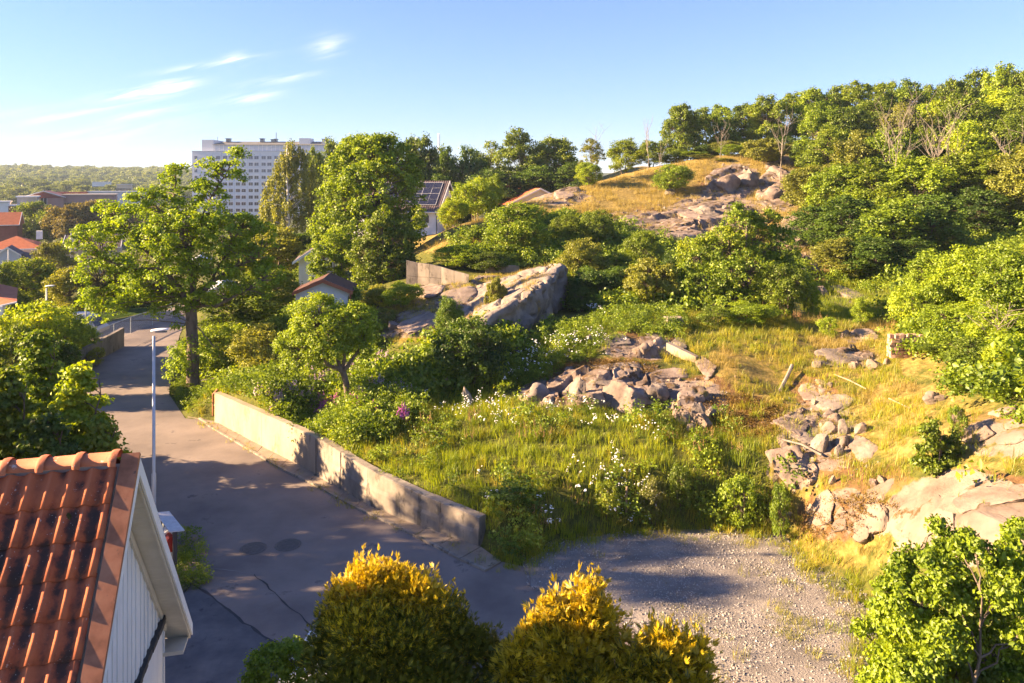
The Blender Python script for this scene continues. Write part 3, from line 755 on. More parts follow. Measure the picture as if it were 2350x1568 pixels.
def round_lobes(H, R, zb, n, r=rng, k=.42, top=1.0):
    """an uneven crown between heights zb and H, radius R"""
    zc = (H + zb) / 2; hz = (H - zb) / 2
    L_ = [(0, 0, zc, R * .72, R * .72, hz * .8)]
    for i in range(n):
        a = i * 2.4 + r.random() * .9; zz = r.uniform(-.75, .8); rr = math.sqrt(max(.05, 1 - zz * zz * .8))
        q = R * r.uniform(k * .75, k * 1.15)
        L_.append((math.cos(a) * (R * rr - q * .8), math.sin(a) * (R * rr - q * .8), zc + zz * (hz - q * .5), q, q, q * r.uniform(.7, .95)))
    L_.append((r.normal(0, .12) * R, r.normal(0, .12) * R, H - R * .38 * top, R * .42, R * .42, R * .4 * top))
    for i in range(9):                              # leading shoots that break the outline
        a = r.random() * 6.28; rr = R * math.sqrt(r.random()) * .85; zt = zc + hz * .95 * math.sqrt(max(.05, 1 - (rr / R) ** 2))
        q = R * r.uniform(.06, .11); L_.append((math.cos(a) * rr, math.sin(a) * rr, zt, q, q, hz * r.uniform(.12, .24)))
    return L_
def build_plant(name, lobes, H, trunk_r, ncl, per, leaf, cr, wood, leafm, trunk_top=.75, lean=(0, 0), limbs=True, twigs=1.0, stems=1, inner=.55, **kw):
    P, O, I = lobe_points(lobes, ncl, inner)
    crs = cr * rng.uniform(.6, 1.35, ncl)
    V, Fc = leaves(P, O, crs, per, leaf, **kw)
    crown = leaf_mesh(name + '_crown', V, Fc, leafm)
    paths = []
    top = np.array([lean[0], lean[1], H * trunk_top])
    tr = []
    for s in range(stems):
        a = s * 2.4; b0 = np.array([math.cos(a), math.sin(a), 0]) * (trunk_r * 1.5 if stems > 1 else 0)
        t1 = top + (np.array([math.cos(a), math.sin(a), 0]) * H * .14 if stems > 1 else 0)
        T = curve(b0 + [0, 0, -.25], t1, n=9, wob=.012, r0=trunk_r, r1=trunk_r * .22)
        T[1][0] *= 1.35; paths.append(T); tr.append(T[0])
    allT = np.concatenate(tr)
    L_ = np.array(lobes)
    ends = []
    for j in range(len(L_)):
        cc = L_[j, :3]
        cand = allT[(allT[:, 2] < cc[2] - .08 * H) | (allT[:, 2] < allT[:, 2].max() * .45)]
        d = np.linalg.norm(cand - cc, axis=1) + np.abs(cand[:, 2] - (cc[2] - .25 * H)) * .5
        a0 = cand[d.argmin()]
        r0 = trunk_r * (.42 if j else .5) * (1.1 - .5 * a0[2] / H)
        Pq = curve(a0, cc, sag=.06, n=6, wob=.05, r0=r0, r1=r0 * .35); paths.append(Pq); ends.append(Pq[0])
    nt = int(ncl * twigs)
    for q in range(nt):
        e = ends[I[q]]; d = np.linalg.norm(e - P[q], axis=1); a0 = e[max(1, d.argmin() - (1 if d.argmin() > 1 else 0))]
        paths.append(curve(a0, P[q], sag=.03, n=4, wob=.06, r0=trunk_r * .11, r1=trunk_r * .03))
    Vw, Fw = tubes_np(paths[:1 + 0], 10) if not limbs else tubes_np(paths, 5)
    tm = mesh_np(name + '_trunk', Vw, [Fw], smooth=True); tm.materials.append(wood)
    return tm, crown
def conifer_sprays(name, cones, n, size, leafm, goldm=None, gold_fn=None, rag=.3, lo=.6):
    """thuja/juniper: fans of thin upright feathery sprays on cone-like masses"""
    P, O, I = lobe_points(cones, n, lo, top=.5)
    j_ = rng.normal(0, 1, P.shape) * rag * .1; P = P + j_; O = O + np.array([0, 0, .55]); m = len(P)
    P, O = [P], [O]
    P, O = np.concatenate(P), unit(np.concatenate(O)); m = len(P)
    k = 9
    c_ = np.repeat(P, k, 0); o_ = np.repeat(unit(O + rng.normal(0, .25, O.shape)), k, 0)
    side = unit(np.cross(o_, rng.normal(0, 1, (m, 3)).repeat(k, 0))); j = np.tile(np.arange(k), m)
    fan = (j - (k - 1) / 2) / (k / 2)
    d = unit(o_ + side * fan[:, None] * .9 + rng.normal(0, .12, (m * k, 3))); s = np.repeat(size * rng.uniform(.6, 1.3, m), k) * (1 - .35 * np.abs(fan))
    b = c_ + o_ * (s * .25 * (1 - np.abs(fan)))[:, None]
    w_ = unit(np.cross(d, np.cross(o_, side) + rng.normal(0, .3, (m * k, 3)))) * (s * .085)[:, None]
    tip = b + d * s[:, None]
    mid = b + d * (s * .5)[:, None]
    V = np.stack([b, mid + w_, tip, mid - w_], 1).reshape(-1, 3)
    i = np.arange(m * k)[:, None] * 4
    Fc = np.concatenate([i + np.array([[0, 1, 2]]), i + np.array([[0, 2, 3]])])
    me = mesh_np(name, V, [Fc])
    rr = np.repeat(rng.random(m), k) * .6 + rng.random(m * k) * .4
    a = me.attributes.new('rnd', 'FLOAT', 'FACE'); a.data.foreach_set('value', np.r_[rr, rr].astype(np.float32))
    me.materials.append(leafm)
    if goldm is not None:
        me.materials.append(goldm); g = gold_fn(c_)
        me.polygons.foreach_set('material_index', np.r_[g, g].astype(np.int32))
    return me

# prototypes: (wood mesh, crown mesh, height, radius)
PROTO = {}
def proto(key, H, R, zb, nl, tr, ncl, per, leaf, cr, leafm, wood='bark', lobes=None, **kw):
    L_ = lobes or round_lobes(H, R, zb, nl)
    t, c_ = build_plant(key, L_, H, tr, ncl, per, leaf, cr, M[wood], M[leafm], **kw)
    PROTO[key] = (t, c_, H, R)
proto('forest_a', 10, 4.0, .7, 13, .22, 380, 44, .27, .60, 'leaf_forest')
proto('forest_b', 10, 3.6, .5, 15, .20, 380, 44, .27, .58, 'leaf_forest')
proto('forest_c', 10, 3.3, .9, 12, .18, 290, 46, .25, .58, 'leaf_forest')
proto('forest_thin', 10, 3.0, 1.8, 11, .16, 150, 34, .24, .55, 'leaf_forest', inner=.3)
proto('bush_a', 3, 1.6, .15, 11, .06, 300, 44, .105, .26, 'leaf_bright', stems=4, trunk_top=.5)
proto('bush_b', 3, 1.5, .1, 13, .06, 300, 44, .10, .25, 'leaf_bright', stems=4, trunk_top=.5)
proto('bush_tall', 4, 1.5, .2, 12, .07, 330, 44, .11, .28, 'leaf_bright', stems=3, trunk_top=.6)
proto('bush_small', 1.2, .7, .0, 7, .025, 110, 34, .06, .14, 'leaf_bright', stems=3, trunk_top=.5)
proto('round_town', 10, 5.4, .3, 12, .25, 280, 44, .40, .85, 'leaf_far')
proto('willow', 3.2, 1.9, .1, 12, .06, 330, 44, .10, .24, 'leaf_olive', stems=5, trunk_top=.5, long=1.9, up=.2)
SHARED_N = {}
def plant(kind, name, x, y, H, W, label, cat='tree', group=None, leafm=None, rz=None, z=None, crown_name='crown', trunk_name='trunk'):
    t, c_, h0, r0 = PROTO[kind]
    z = ground(x, y) if z is None else z
    e = empty(name, (x, y, z - .05), rng.random() * 6.28 if rz is None else rz, label=label, cat=cat, group=group)
    s = (W / 2 / r0, W / 2 / r0, H / h0)
    e.scale = s
    link(trunk_name, t, e)
    o = link(crown_name, c_, e, mat=M[leafm] if leafm else None)
    return e
def plant_px(kind, name, u, Y, vtop, wpx, label, cat='tree', group=None, leafm=None, **k):
    x = (u - UC) / F * Y; z = ground(x, Y); top = HC - (vtop - VH) / F * Y
    return plant(kind, name, x, Y, max(.3, top - z) * .95, wpx / F * Y * 1.02, label, cat, group, leafm, z=z, **k)

# ---- the big maple by the road bend, built for itself
def big_tree():
    x, y, _ = at_z(440, 886, .15)
    s = y / F                                     # metres per picture column at its distance
    z0 = ground(x, y)
    def L_(u, v, dy, ru, rv, ry=None): return ((u - 440) * s, dy, HC - (v - VH) * s - z0, ru * s, (ry or ru) * s, rv * s)
    lobes = [L_(300, 575, .4, 92, 62), L_(235, 560, -.6, 62, 46), L_(215, 640, .5, 48, 46), L_(260, 690, -1.0, 55, 42), L_(325, 665, .8, 75, 52), L_(390, 620, -.8, 85, 62), L_(460, 560, 1.0, 85, 65),
             L_(530, 530, -.4, 66, 52), L_(505, 610, .6, 75, 60), L_(560, 600, 0, 55, 60), L_(330, 505, -.5, 70, 36), L_(250, 485, .6, 48, 26), L_(410, 500, .2, 62, 45), L_(385, 430, .3, 40, 34),
             L_(345, 455, -.5, 34, 20), L_(405, 390, .1, 26, 16), L_(480, 450, -.3, 48, 42), L_(480, 385, .2, 28, 26), L_(525, 400, .3, 33, 30), L_(545, 358, 0, 20, 16), L_(490, 655, -.3, 65, 40),
             L_(440, 690, .5, 50, 30), L_(355, 700, -.7, 36, 32), L_(212, 700, .5, 22, 20), L_(590, 545, .3, 40, 35), L_(600, 640, .5, 45, 45), L_(290, 620, 1.6, 70, 50), L_(440, 530, -1.6, 70, 50), L_(400, 580, 2.0, 80, 60)]
    P, O, I = lobe_points(lobes, 1050, .5)
    crs = rng.uniform(.19, .42, len(P))
    V, Fc = leaves(P, O, crs, 46, .135, squash=(1, 1, .6))
    # low shoots on the trunk
    P2 = np.array([[rng.normal(0, .35), rng.normal(0, .3), zz] for zz in np.r_[rng.uniform(.9, 3.0, 26)]]); P2[:, 0] -= .25
    extra = np.array([((u - 440) * s, -.3 + rng.normal(0, .3), HC - (v - VH) * s - z0) for u, v in ((410, 800), (400, 815), (420, 790), (395, 825), (425, 810), (460, 800), (410, 745), (418, 720), (392, 840), (405, 836), (430, 835), (475, 780))])
    P2 = np.concatenate([P2, extra, extra + rng.normal(0, .3, extra.shape)])
    V2, F2 = leaves(P2, unit(P2 * [1, 1, 0] + [0, 0, .1]), np.full(len(P2), .3), 34, .13)
    crown = leaf_mesh('maple_crown', np.concatenate([V, V2]), np.concatenate([np.r_[Fc[:len(Fc) // 2], F2[:len(F2) // 2] + len(V)], np.r_[Fc[len(Fc) // 2:], F2[len(F2) // 2:] + len(V)]]), M['leaf_oak'])
    def W_(u, v, dy=0): return np.array([(u - 440) * s, dy, HC - (v - VH) * s - z0])
    paths = []
    def poly(pts, r0, r1, n=5, wob=.015):
        pts = [np.array(p, float) for p in pts]; Q = []
        for a, b in zip(pts[:-1], pts[1:]):
            for i in range(n): Q.append(a + (b - a) * i / n + rng.normal(0, wob, 3))
        Q.append(pts[-1]); Q = np.array(Q); t = np.linspace(0, 1, len(Q))
        paths.append((Q, r0 + (r1 - r0) * t ** .8)); return Q
    tr = poly([W_(443, 892), W_(443, 870), W_(442, 800), W_(440, 740), W_(437, 690)], .36, .27)
    paths[-1][1][:3] *= np.array([1.35, 1.18, 1.06])
    limbs = [poly([W_(438, 712), W_(418, 660, -.2), W_(380, 615, -.4), W_(330, 560, -.3), W_(260, 500, 0)], .17, .045),
             poly([W_(440, 700), W_(440, 640, .2), W_(428, 585, .2), W_(410, 520, .2), W_(398, 450, .1), W_(405, 395, 0)], .20, .03),
             poly([W_(442, 700), W_(475, 655, .2), W_(520, 620, .3), W_(590, 590, .3)], .17, .04),
             poly([W_(428, 590, .2), W_(450, 530, 0), W_(480, 470, -.2), W_(505, 420, 0), W_(545, 355, 0)], .13, .025),
             poly([W_(436, 705), W_(400, 680, .5), W_(350, 665, .8), W_(280, 650, .5), W_(215, 650, .4)], .14, .03),
             poly([W_(440, 740), W_(470, 760, -.3), W_(500, 790, -.5)], .05, .02),
             poly([W_(444, 702), W_(500, 700, -.2), W_(560, 670, 0), W_(600, 640, .3)], .12, .03),
             poly([W_(380, 615, -.4), W_(320, 610, -1), W_(250, 590, -.8)], .09, .03),
             poly([W_(475, 655, .2), W_(500, 590, 1), W_(540, 530, .6)], .09, .03),
             poly([W_(410, 520, .2), W_(360, 470, -.3), W_(335, 450, -.5)], .06, .02)]
    LP = np.concatenate([l[2:] for l in limbs])
    for q in range(len(P)):
        d = np.linalg.norm(LP - P[q], axis=1); k = np.argmin(d + np.maximum(0, LP[:, 2] - P[q][2]) * 1.5)
        paths.append(curve(LP[k], P[q], sag=.05, n=5, wob=.05, r0=.035, r1=.008))
    Vw, Fw = tubes_np(paths, 7)
    tm = mesh_np('maple_trunk', Vw, [Fw], smooth=True); tm.materials.append(M['bark'])
    e = empty('maple_tree', (x, y, z0), label='big spreading maple at the road bend, its thick trunk beside the asphalt', cat='tree')
    link('trunk', tm, e); link('crown', crown, e)
big_tree()

def bare_twigs(name, u, Y, vtop, wpx, label, n=9, vbase=None, r0=.05, grp=None):
    x = (u - UC) / F * Y; z = ground(x, Y); H = HC - (vtop - VH) / F * Y - z; W_ = wpx / F * Y
    paths = [curve(np.array([0, 0, -.2]), np.array([rng.normal(0, .1) * W_, 0, H * .7]), n=7, wob=.02, r0=r0, r1=r0 * .35)]
    T = paths[0][0]
    for i in range(n):
        a0 = T[rng.integers(3, 7)]; a = rng.random() * 6.28
        b = np.array([math.cos(a) * W_ * .5 * rng.uniform(.4, 1), math.sin(a) * W_ * .4, min(H, a0[2] + H * rng.uniform(.2, .5))])
        paths.append(curve(a0, b, sag=-.08, n=5, wob=.05, r0=r0 * .5, r1=r0 * .15))
        for j in range(3):
            m_ = paths[-1][0] if j == 0 else m_
            s0 = m_[rng.integers(2, 5)]; paths.append(curve(s0, s0 + np.array([rng.normal(0, .18) * W_, rng.normal(0, .18) * W_, rng.uniform(.05, .2) * H]), n=4, wob=.05, r0=r0 * .25, r1=r0 * .1))
    V_, F_ = tubes_np(paths, 5)
    e = empty('dead_tree', (x, Y, z), label=label, cat='dead tree', group=grp)
    tm = mesh_np('dead_trunk', V_, [F_], smooth=True)
    link('trunk', tm, e, mat=M['bark_dead'])

# ---- birch with hanging twigs
def birch():
    Y = 90; u0 = 672; s = Y / F; x = (u0 - UC) * s; z0 = ground(x, Y)
    H = HC - (330 - VH) * s - z0
    def L_(u, v, dy, ru, rv): return ((u - u0) * s, dy, HC - (v - VH) * s - z0, ru * s, ru * s * .9, rv * s)
    lobes = [L_(668, 350, 0, 22, 22), L_(662, 385, 0, 32, 36), L_(690, 390, .5, 30, 40), L_(640, 430, 0, 34, 36), L_(690, 440, .4, 38, 50), L_(625, 470, .5, 30, 40), L_(655, 490, -.5, 40, 40), L_(700, 490, 0, 28, 45), L_(612, 500, 0, 20, 30), L_(640, 515, 0, 30, 24)]
    P, O, I = lobe_points(lobes, 470, .35)
    V, Fc = leaves(P, O, rng.uniform(.35, .6, len(P)), 34, .20, squash=(.5, .5, 1.5), droop=.9, long=1.6, up=.1)
    crown = leaf_mesh('birch_crown', V, Fc, M['leaf_birch'])
    T = curve(np.array([0, -1.3, -.3]), np.array([-.5, -.8, H * .93]), n=12, wob=.004, r0=.30, r1=.05); paths = [T]
    for q in range(0, len(P), 5):
        d = np.abs(T[0][:, 2] - (P[q][2] - 1.2)); paths.append(curve(T[0][d.argmin()], P[q], sag=.18, n=6, wob=.03, r0=.05, r1=.012))
    V_, F_ = tubes_np(paths, 6)
    e = empty('birch_tree', (x, Y, z0), label='yellowish weeping birch with a white trunk in front of the white tower', cat='tree')
    link('trunk', mesh_np('birch_trunk', V_, [F_], smooth=True), e, mat=M['bark_birch']); link('crown', crown, e)
birch()

# ---- apple tree in the garden above the wall
def apple():
    Y = 29.9; u0 = 803; s = Y / F; x = (u0 - UC) * s; z0 = ground(x, Y)
    def L_(u, v, dy, ru, rv): return ((u - u0) * s, dy, HC - (v - VH) * s - z0, ru * s, ru * s, rv * s)
    lobes = [L_(745, 760, 0, 75, 58), L_(690, 770, .2, 42, 50), L_(720, 715, .3, 55, 36), L_(800, 745, .1, 55, 50), L_(830, 790, 0, 28, 30), L_(700, 820, -.3, 50, 26), L_(760, 722, .2, 30, 18), L_(735, 702, 0, 8, 14), L_(790, 724, .4, 26, 16), L_(655, 800, 0, 25, 26), L_(760, 790, -.7, 50, 34), L_(845, 730, .2, 16, 18)]
    P, O, I = lobe_points(lobes, 560, .5)
    V, Fc = leaves(P, O, rng.uniform(.13, .26, len(P)), 46, .085)
    def W_(u, v, dy=0): return np.array([(u - u0) * s, dy, HC - (v - VH) * s - z0])
    T = (np.array([W_(803, 945), W_(800, 915), W_(795, 880), W_(788, 855), W_(778, 842)]), np.array([.20, .15, .13, .13, .12])); paths = [T]
    limbs = [(W_(780, 846), W_(755, 835, -.2), W_(720, 790, 0)), (W_(780, 844), W_(770, 815, .2), W_(745, 750, 0)), (W_(785, 850), W_(795, 800, 0), W_(805, 740, 0)), (W_(755, 835, -.2), W_(750, 820, -.3), W_(700, 815, -.2)), (W_(790, 850), W_(820, 810, .1), W_(830, 780, 0))]
    LP = []
    for l in limbs:
        Q = np.concatenate([np.linspace(a, b, 5) for a, b in zip(l[:-1], l[1:])]); Q += rng.normal(0, .015, Q.shape); paths.append((Q, np.linspace(.09, .025, len(Q)))); LP.append(Q)
    LP = np.concatenate(LP)
    for q in range(len(P)):
        paths.append(curve(LP[np.linalg.norm(LP - P[q], axis=1).argmin()], P[q], n=4, wob=.05, r0=.02, r1=.005))
    V_, F_ = tubes_np(paths, 7)
    e = empty('apple_tree', (x, Y, z0), label='old apple tree with a bent brown trunk among the garden flowers', cat='tree')
    link('trunk', mesh_np('apple_trunk', V_, [F_], smooth=True), e, mat=M['bark']); link('crown', leaf_mesh('apple_crown', V, Fc, M['leaf_bright']), e)
apple()

# ---- custom tall tree in the middle
def custom_tree(name, u0, Y, lobes_px, ncl, per, leaf, cr, leafm, label, tr=.2, stems=1, cat='tree', top=.8, wood='bark', **kw):
    s = Y / F; x = (u0 - UC) * s; z0 = ground(x, Y)
    lobes = [((u - u0) * s, dy, HC - (v - VH) * s - z0, ru * s, ru * s * .95, rv * s) for (u, v, dy, ru, rv) in lobes_px]
    H = max(l[2] + l[5] for l in lobes)
    t, c_ = build_plant(name, lobes, H, tr, ncl, per, leaf, cr, M[wood], M[leafm], trunk_top=top, stems=stems, **kw)
    e = empty(name, (x, Y, z0), label=label, cat=cat)
    link('trunk', t, e); link('crown', c_, e)
custom_tree('linden_tree', 860, 60, [(850, 360, 0, 62, 50), (800, 400, .5, 58, 60), (905, 390, .5, 55, 60), (870, 430, -1, 80, 70), (790, 470, 0, 66, 60), (920, 460, 0, 52, 60), (770, 530, .5, 60, 55), (850, 520, -.5, 75, 60), (930, 530, .8, 42, 50),
            (760, 590, 0, 50, 40), (905, 590, .5, 55, 60), (820, 340, .3, 35, 28), (895, 340, 0, 28, 30), (960, 400, .5, 18, 30), (735, 560, 0, 22, 35)], 900, 46, .21, .42, 'leaf_bright', 'tall dense linden with a wide crown standing between the birch and the solar roof', tr=.35)
custom_tree('ash_tree', 880, 50, [(870, 540, 0, 40, 50), (850, 590, 0, 48, 50), (915, 560, .3, 42, 50), (890, 610, 0, 56, 50), (925, 620, .3, 36, 40), (845, 640, 0, 34, 36), (960, 505, 1, 12, 30), (880, 495, 0, 18, 22)],
            420, 46, .15, .30, 'leaf_forest', 'bushy ash tree above the grey concrete wall, in front of the tall linden', tr=.16, stems=3)
custom_tree('young_ash_tree', 770, 52, [(775, 560, 0, 32, 40), (740, 590, 0, 34, 34), (790, 600, .2, 30, 34), (730, 630, 0, 24, 28), (770, 640, 0, 30, 24)],
            240, 40, .15, .28, 'leaf_bright', 'light open tree with thin dark stems behind the white shed', tr=.08, stems=4, inner=.3)
custom_tree('elm_tree', 1700, 38, [(1700, 520, 0, 40, 45), (1740, 560, .4, 62, 55), (1660, 570, 0, 55, 50), (1600, 590, .3, 46, 45), (1790, 570, 0, 46, 45), (1700, 620, -.6, 80, 55), (1800, 640, 0, 52, 50), (1610, 650, -.3, 52, 45), (1670, 690, -.8, 70, 40), (1750, 700, -.4, 60, 35), (1690, 490, 0, 18, 22), (1770, 505, 0, 22, 24), (1580, 620, 0, 22, 24), (1730, 590, 1.4, 70, 60)],
            900, 46, .11, .24, 'leaf_elm', 'large leafy tree in the middle of the slope behind the concrete block', tr=.16, stems=3)
# ------------------------------------------------------------------ planting: woods, bushes, shrubs
FT = 'leaf_forest'
# far tree row behind the houses
for i, (u, Y, vt, w_, k, lm, lb) in enumerate((
    (760, 112, 318, 80, 'forest_b', 'leaf_forest', 'green tree right beside the roof edge of the white tower'),
    (805, 108, 306, 120, 'forest_a', 'leaf_bright', 'tall rounded tree behind the linden, left end of the tree row'),
    (870, 112, 312, 110, 'forest_b', 'leaf_forest', 'rounded tree crown behind the top of the linden'),
    (955, 110, 306, 130, 'forest_a', 'leaf_forest', 'broad tree behind the solar roof house, left of the thin mast'),
    (1020, 116, 338, 90, 'forest_c', 'leaf_dark', 'dark low tree behind the solar roof gable, under the mast'),
    (1075, 112, 336, 100, 'forest_b', 'leaf_dark', 'dark tree behind the solar roof house, right of the mast'),
    (1125, 118, 316, 90, 'forest_thin', 'leaf_forest', 'thin tree with sky showing through its crown'),
    (1195, 114, 296, 110, 'forest_c', 'leaf_forest', 'tallest pointed tree of the row behind the small white gable'),
    (1275, 116, 312, 120, 'forest_a', 'leaf_forest', 'wide tree of the row behind the left end of the dry hill'),
    (1240, 120, 335, 90, 'forest_b', 'leaf_dark', 'dark tree filling the gap behind the small white gable'),
    (1010, 104, 400, 100, 'forest_b', 'leaf_dark', 'dark undergrowth tree beside the gable of the solar roof house'),
    (1130, 104, 385, 130, 'forest_a', 'leaf_dark', 'shaded tree filling the wood between the two far houses'),
    (1230, 106, 380, 130, 'forest_b', 'leaf_dark', 'shaded tree directly above the small white gable roof'),
    (1310, 104, 372, 100, 'forest_c', 'leaf_dark', 'shaded tree at the edge where the dry hill begins'),
    (725, 100, 340, 60, 'forest_c', 'leaf_forest', 'slim dark tree between the birch and the linden'))):
    plant_px(k, 'park_tree', u, Y, vt, w_, lb, group='row of trees behind the far houses', leafm=lm)
# wood on the hill crest
cr = ((1560, 96, 236, 95), (1612, 100, 246, 90), (1655, 98, 240, 80), (1705, 102, 236, 90), (1760, 98, 218, 100), (1815, 102, 212, 95), (1865, 98, 200, 100), (1920, 102, 196, 105), (1975, 96, 186, 100), (2030, 100, 184, 100), (2085, 96, 182, 100),
      (2140, 98, 196, 90), (2190, 92, 178, 105), (2245, 94, 160, 110), (2305, 90, 150, 115), (2355, 88, 152, 110))
crl = ('leftmost tree of the hill wood, standing against the sky', 'second tree from the left in the hill wood', 'third tree from the left in the hill wood', 'dark tree just behind the dead tree on the crest', 'tree behind the olive dome shrub on the crest',
       'rounded tree above the right edge of the dry crest', 'tree at the start of the dense hill wood', 'bushy tree on the wood skyline left of the pale bare branches', 'tree on the wood skyline above the first pale bare branches', 'skyline tree with a bare twig above it',
       'skyline tree over the middle of the dense wood', 'lower skyline tree in the dip of the wood', 'skyline tree right of the dip in the wood', 'tall skyline tree near the right end of the wood', 'tallest skyline tree of the hill wood', 'last skyline tree at the right edge of the hill wood')
for i, (u, Y, vt, w_) in enumerate(cr):
    plant_px(('forest_a', 'forest_b', 'forest_c')[i % 3], 'hill_tree', u, Y, vt, w_, crl[i], group='trees of the wood on the hill', leafm=('leaf_forest', 'leaf_forest', 'leaf_bright', 'leaf_forest')[i % 4])
mid = ((1880, 84, 235, 120), (1950, 82, 240, 120), (2010, 86, 225, 120), (2075, 80, 238, 130), (2140, 82, 230, 120), (2210, 78, 215, 130), (2290, 80, 205, 130), (2355, 76, 215, 120),
       (1900, 76, 290, 120), (1975, 72, 300, 130), (2050, 70, 290, 140), (2130, 70, 295, 130), (2210, 68, 275, 150), (2300, 68, 265, 150), (2370, 64, 260, 130),
       (1860, 66, 380, 130), (1930, 62, 375, 150), (2010, 60, 365, 160), (2100, 58, 360, 170), (2190, 60, 350, 170), (2280, 58, 345, 170), (2360, 54, 330, 150),
       (1880, 54, 470, 150), (1960, 51, 450, 170), (2050, 49, 455, 170), (2140, 50, 440, 160), (2250, 54, 430, 150), (1930, 47, 545, 130), (2010, 46, 540, 150), (2085, 46, 545, 110))
lm = ('leaf_bright', 'leaf_forest', 'leaf_forest', 'leaf_olive', 'leaf_bright', 'leaf_forest')
for i, (u, Y, vt, w_) in enumerate(mid):
    row = 'upper' if i < 8 else 'second' if i < 15 else 'third' if i < 22 else 'lowest'
    j = i - (0, 8, 15, 22)[('upper', 'second', 'third', 'lowest').index(row)]
    tot = {'upper': 8, 'second': 7, 'third': 7, 'lowest': 8}[row]
    plant_px(('forest_b', 'forest_a', 'forest_c')[i % 3], 'hill_tree', u, Y, vt, w_, f"broad-leaved tree, {('first', 'second', 'third', 'fourth', 'fifth', 'sixth', 'seventh', 'eighth')[j]} from the left in the {row} tier of the hill wood",
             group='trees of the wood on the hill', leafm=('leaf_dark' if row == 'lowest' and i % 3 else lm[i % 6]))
# bare trees
bare_twigs('dead', 1365, 84, 292, 60, 'bare twisted dead tree on the crest, left one against the sky', 7)
bare_twigs('dead', 1487, 88, 268, 45, 'bare twiggy dead tree with thin upright branches on the crest', 9)
bare_twigs('dead', 1517, 80, 315, 30, 'thin bare grey trunk beside the leftmost hill wood tree', 4)
bare_twigs('dead', 1653, 88, 285, 60, 'small bare tree standing in front of the hill wood', 9)
bare_twigs('dead', 2060, 66, 240, 105, 'pale bare branches rising from the middle of the hill wood', 20, r0=.055)
bare_twigs('dead', 2160, 60, 250, 105, 'largest pale bare branches in the right part of the hill wood', 22, r0=.06)
bare_twigs('dead', 1790, 80, 270, 80, 'faint bare branches behind the olive dome shrub', 10, r0=.06)
bare_twigs('dead', 2320, 56, 300, 90, 'bare crooked branches near the right edge of the wood', 10, r0=.06)
bare_twigs('dead', 2290, 25, 700, 100, 'light bare stems inside the bright bushes at the right', 12, r0=.04)
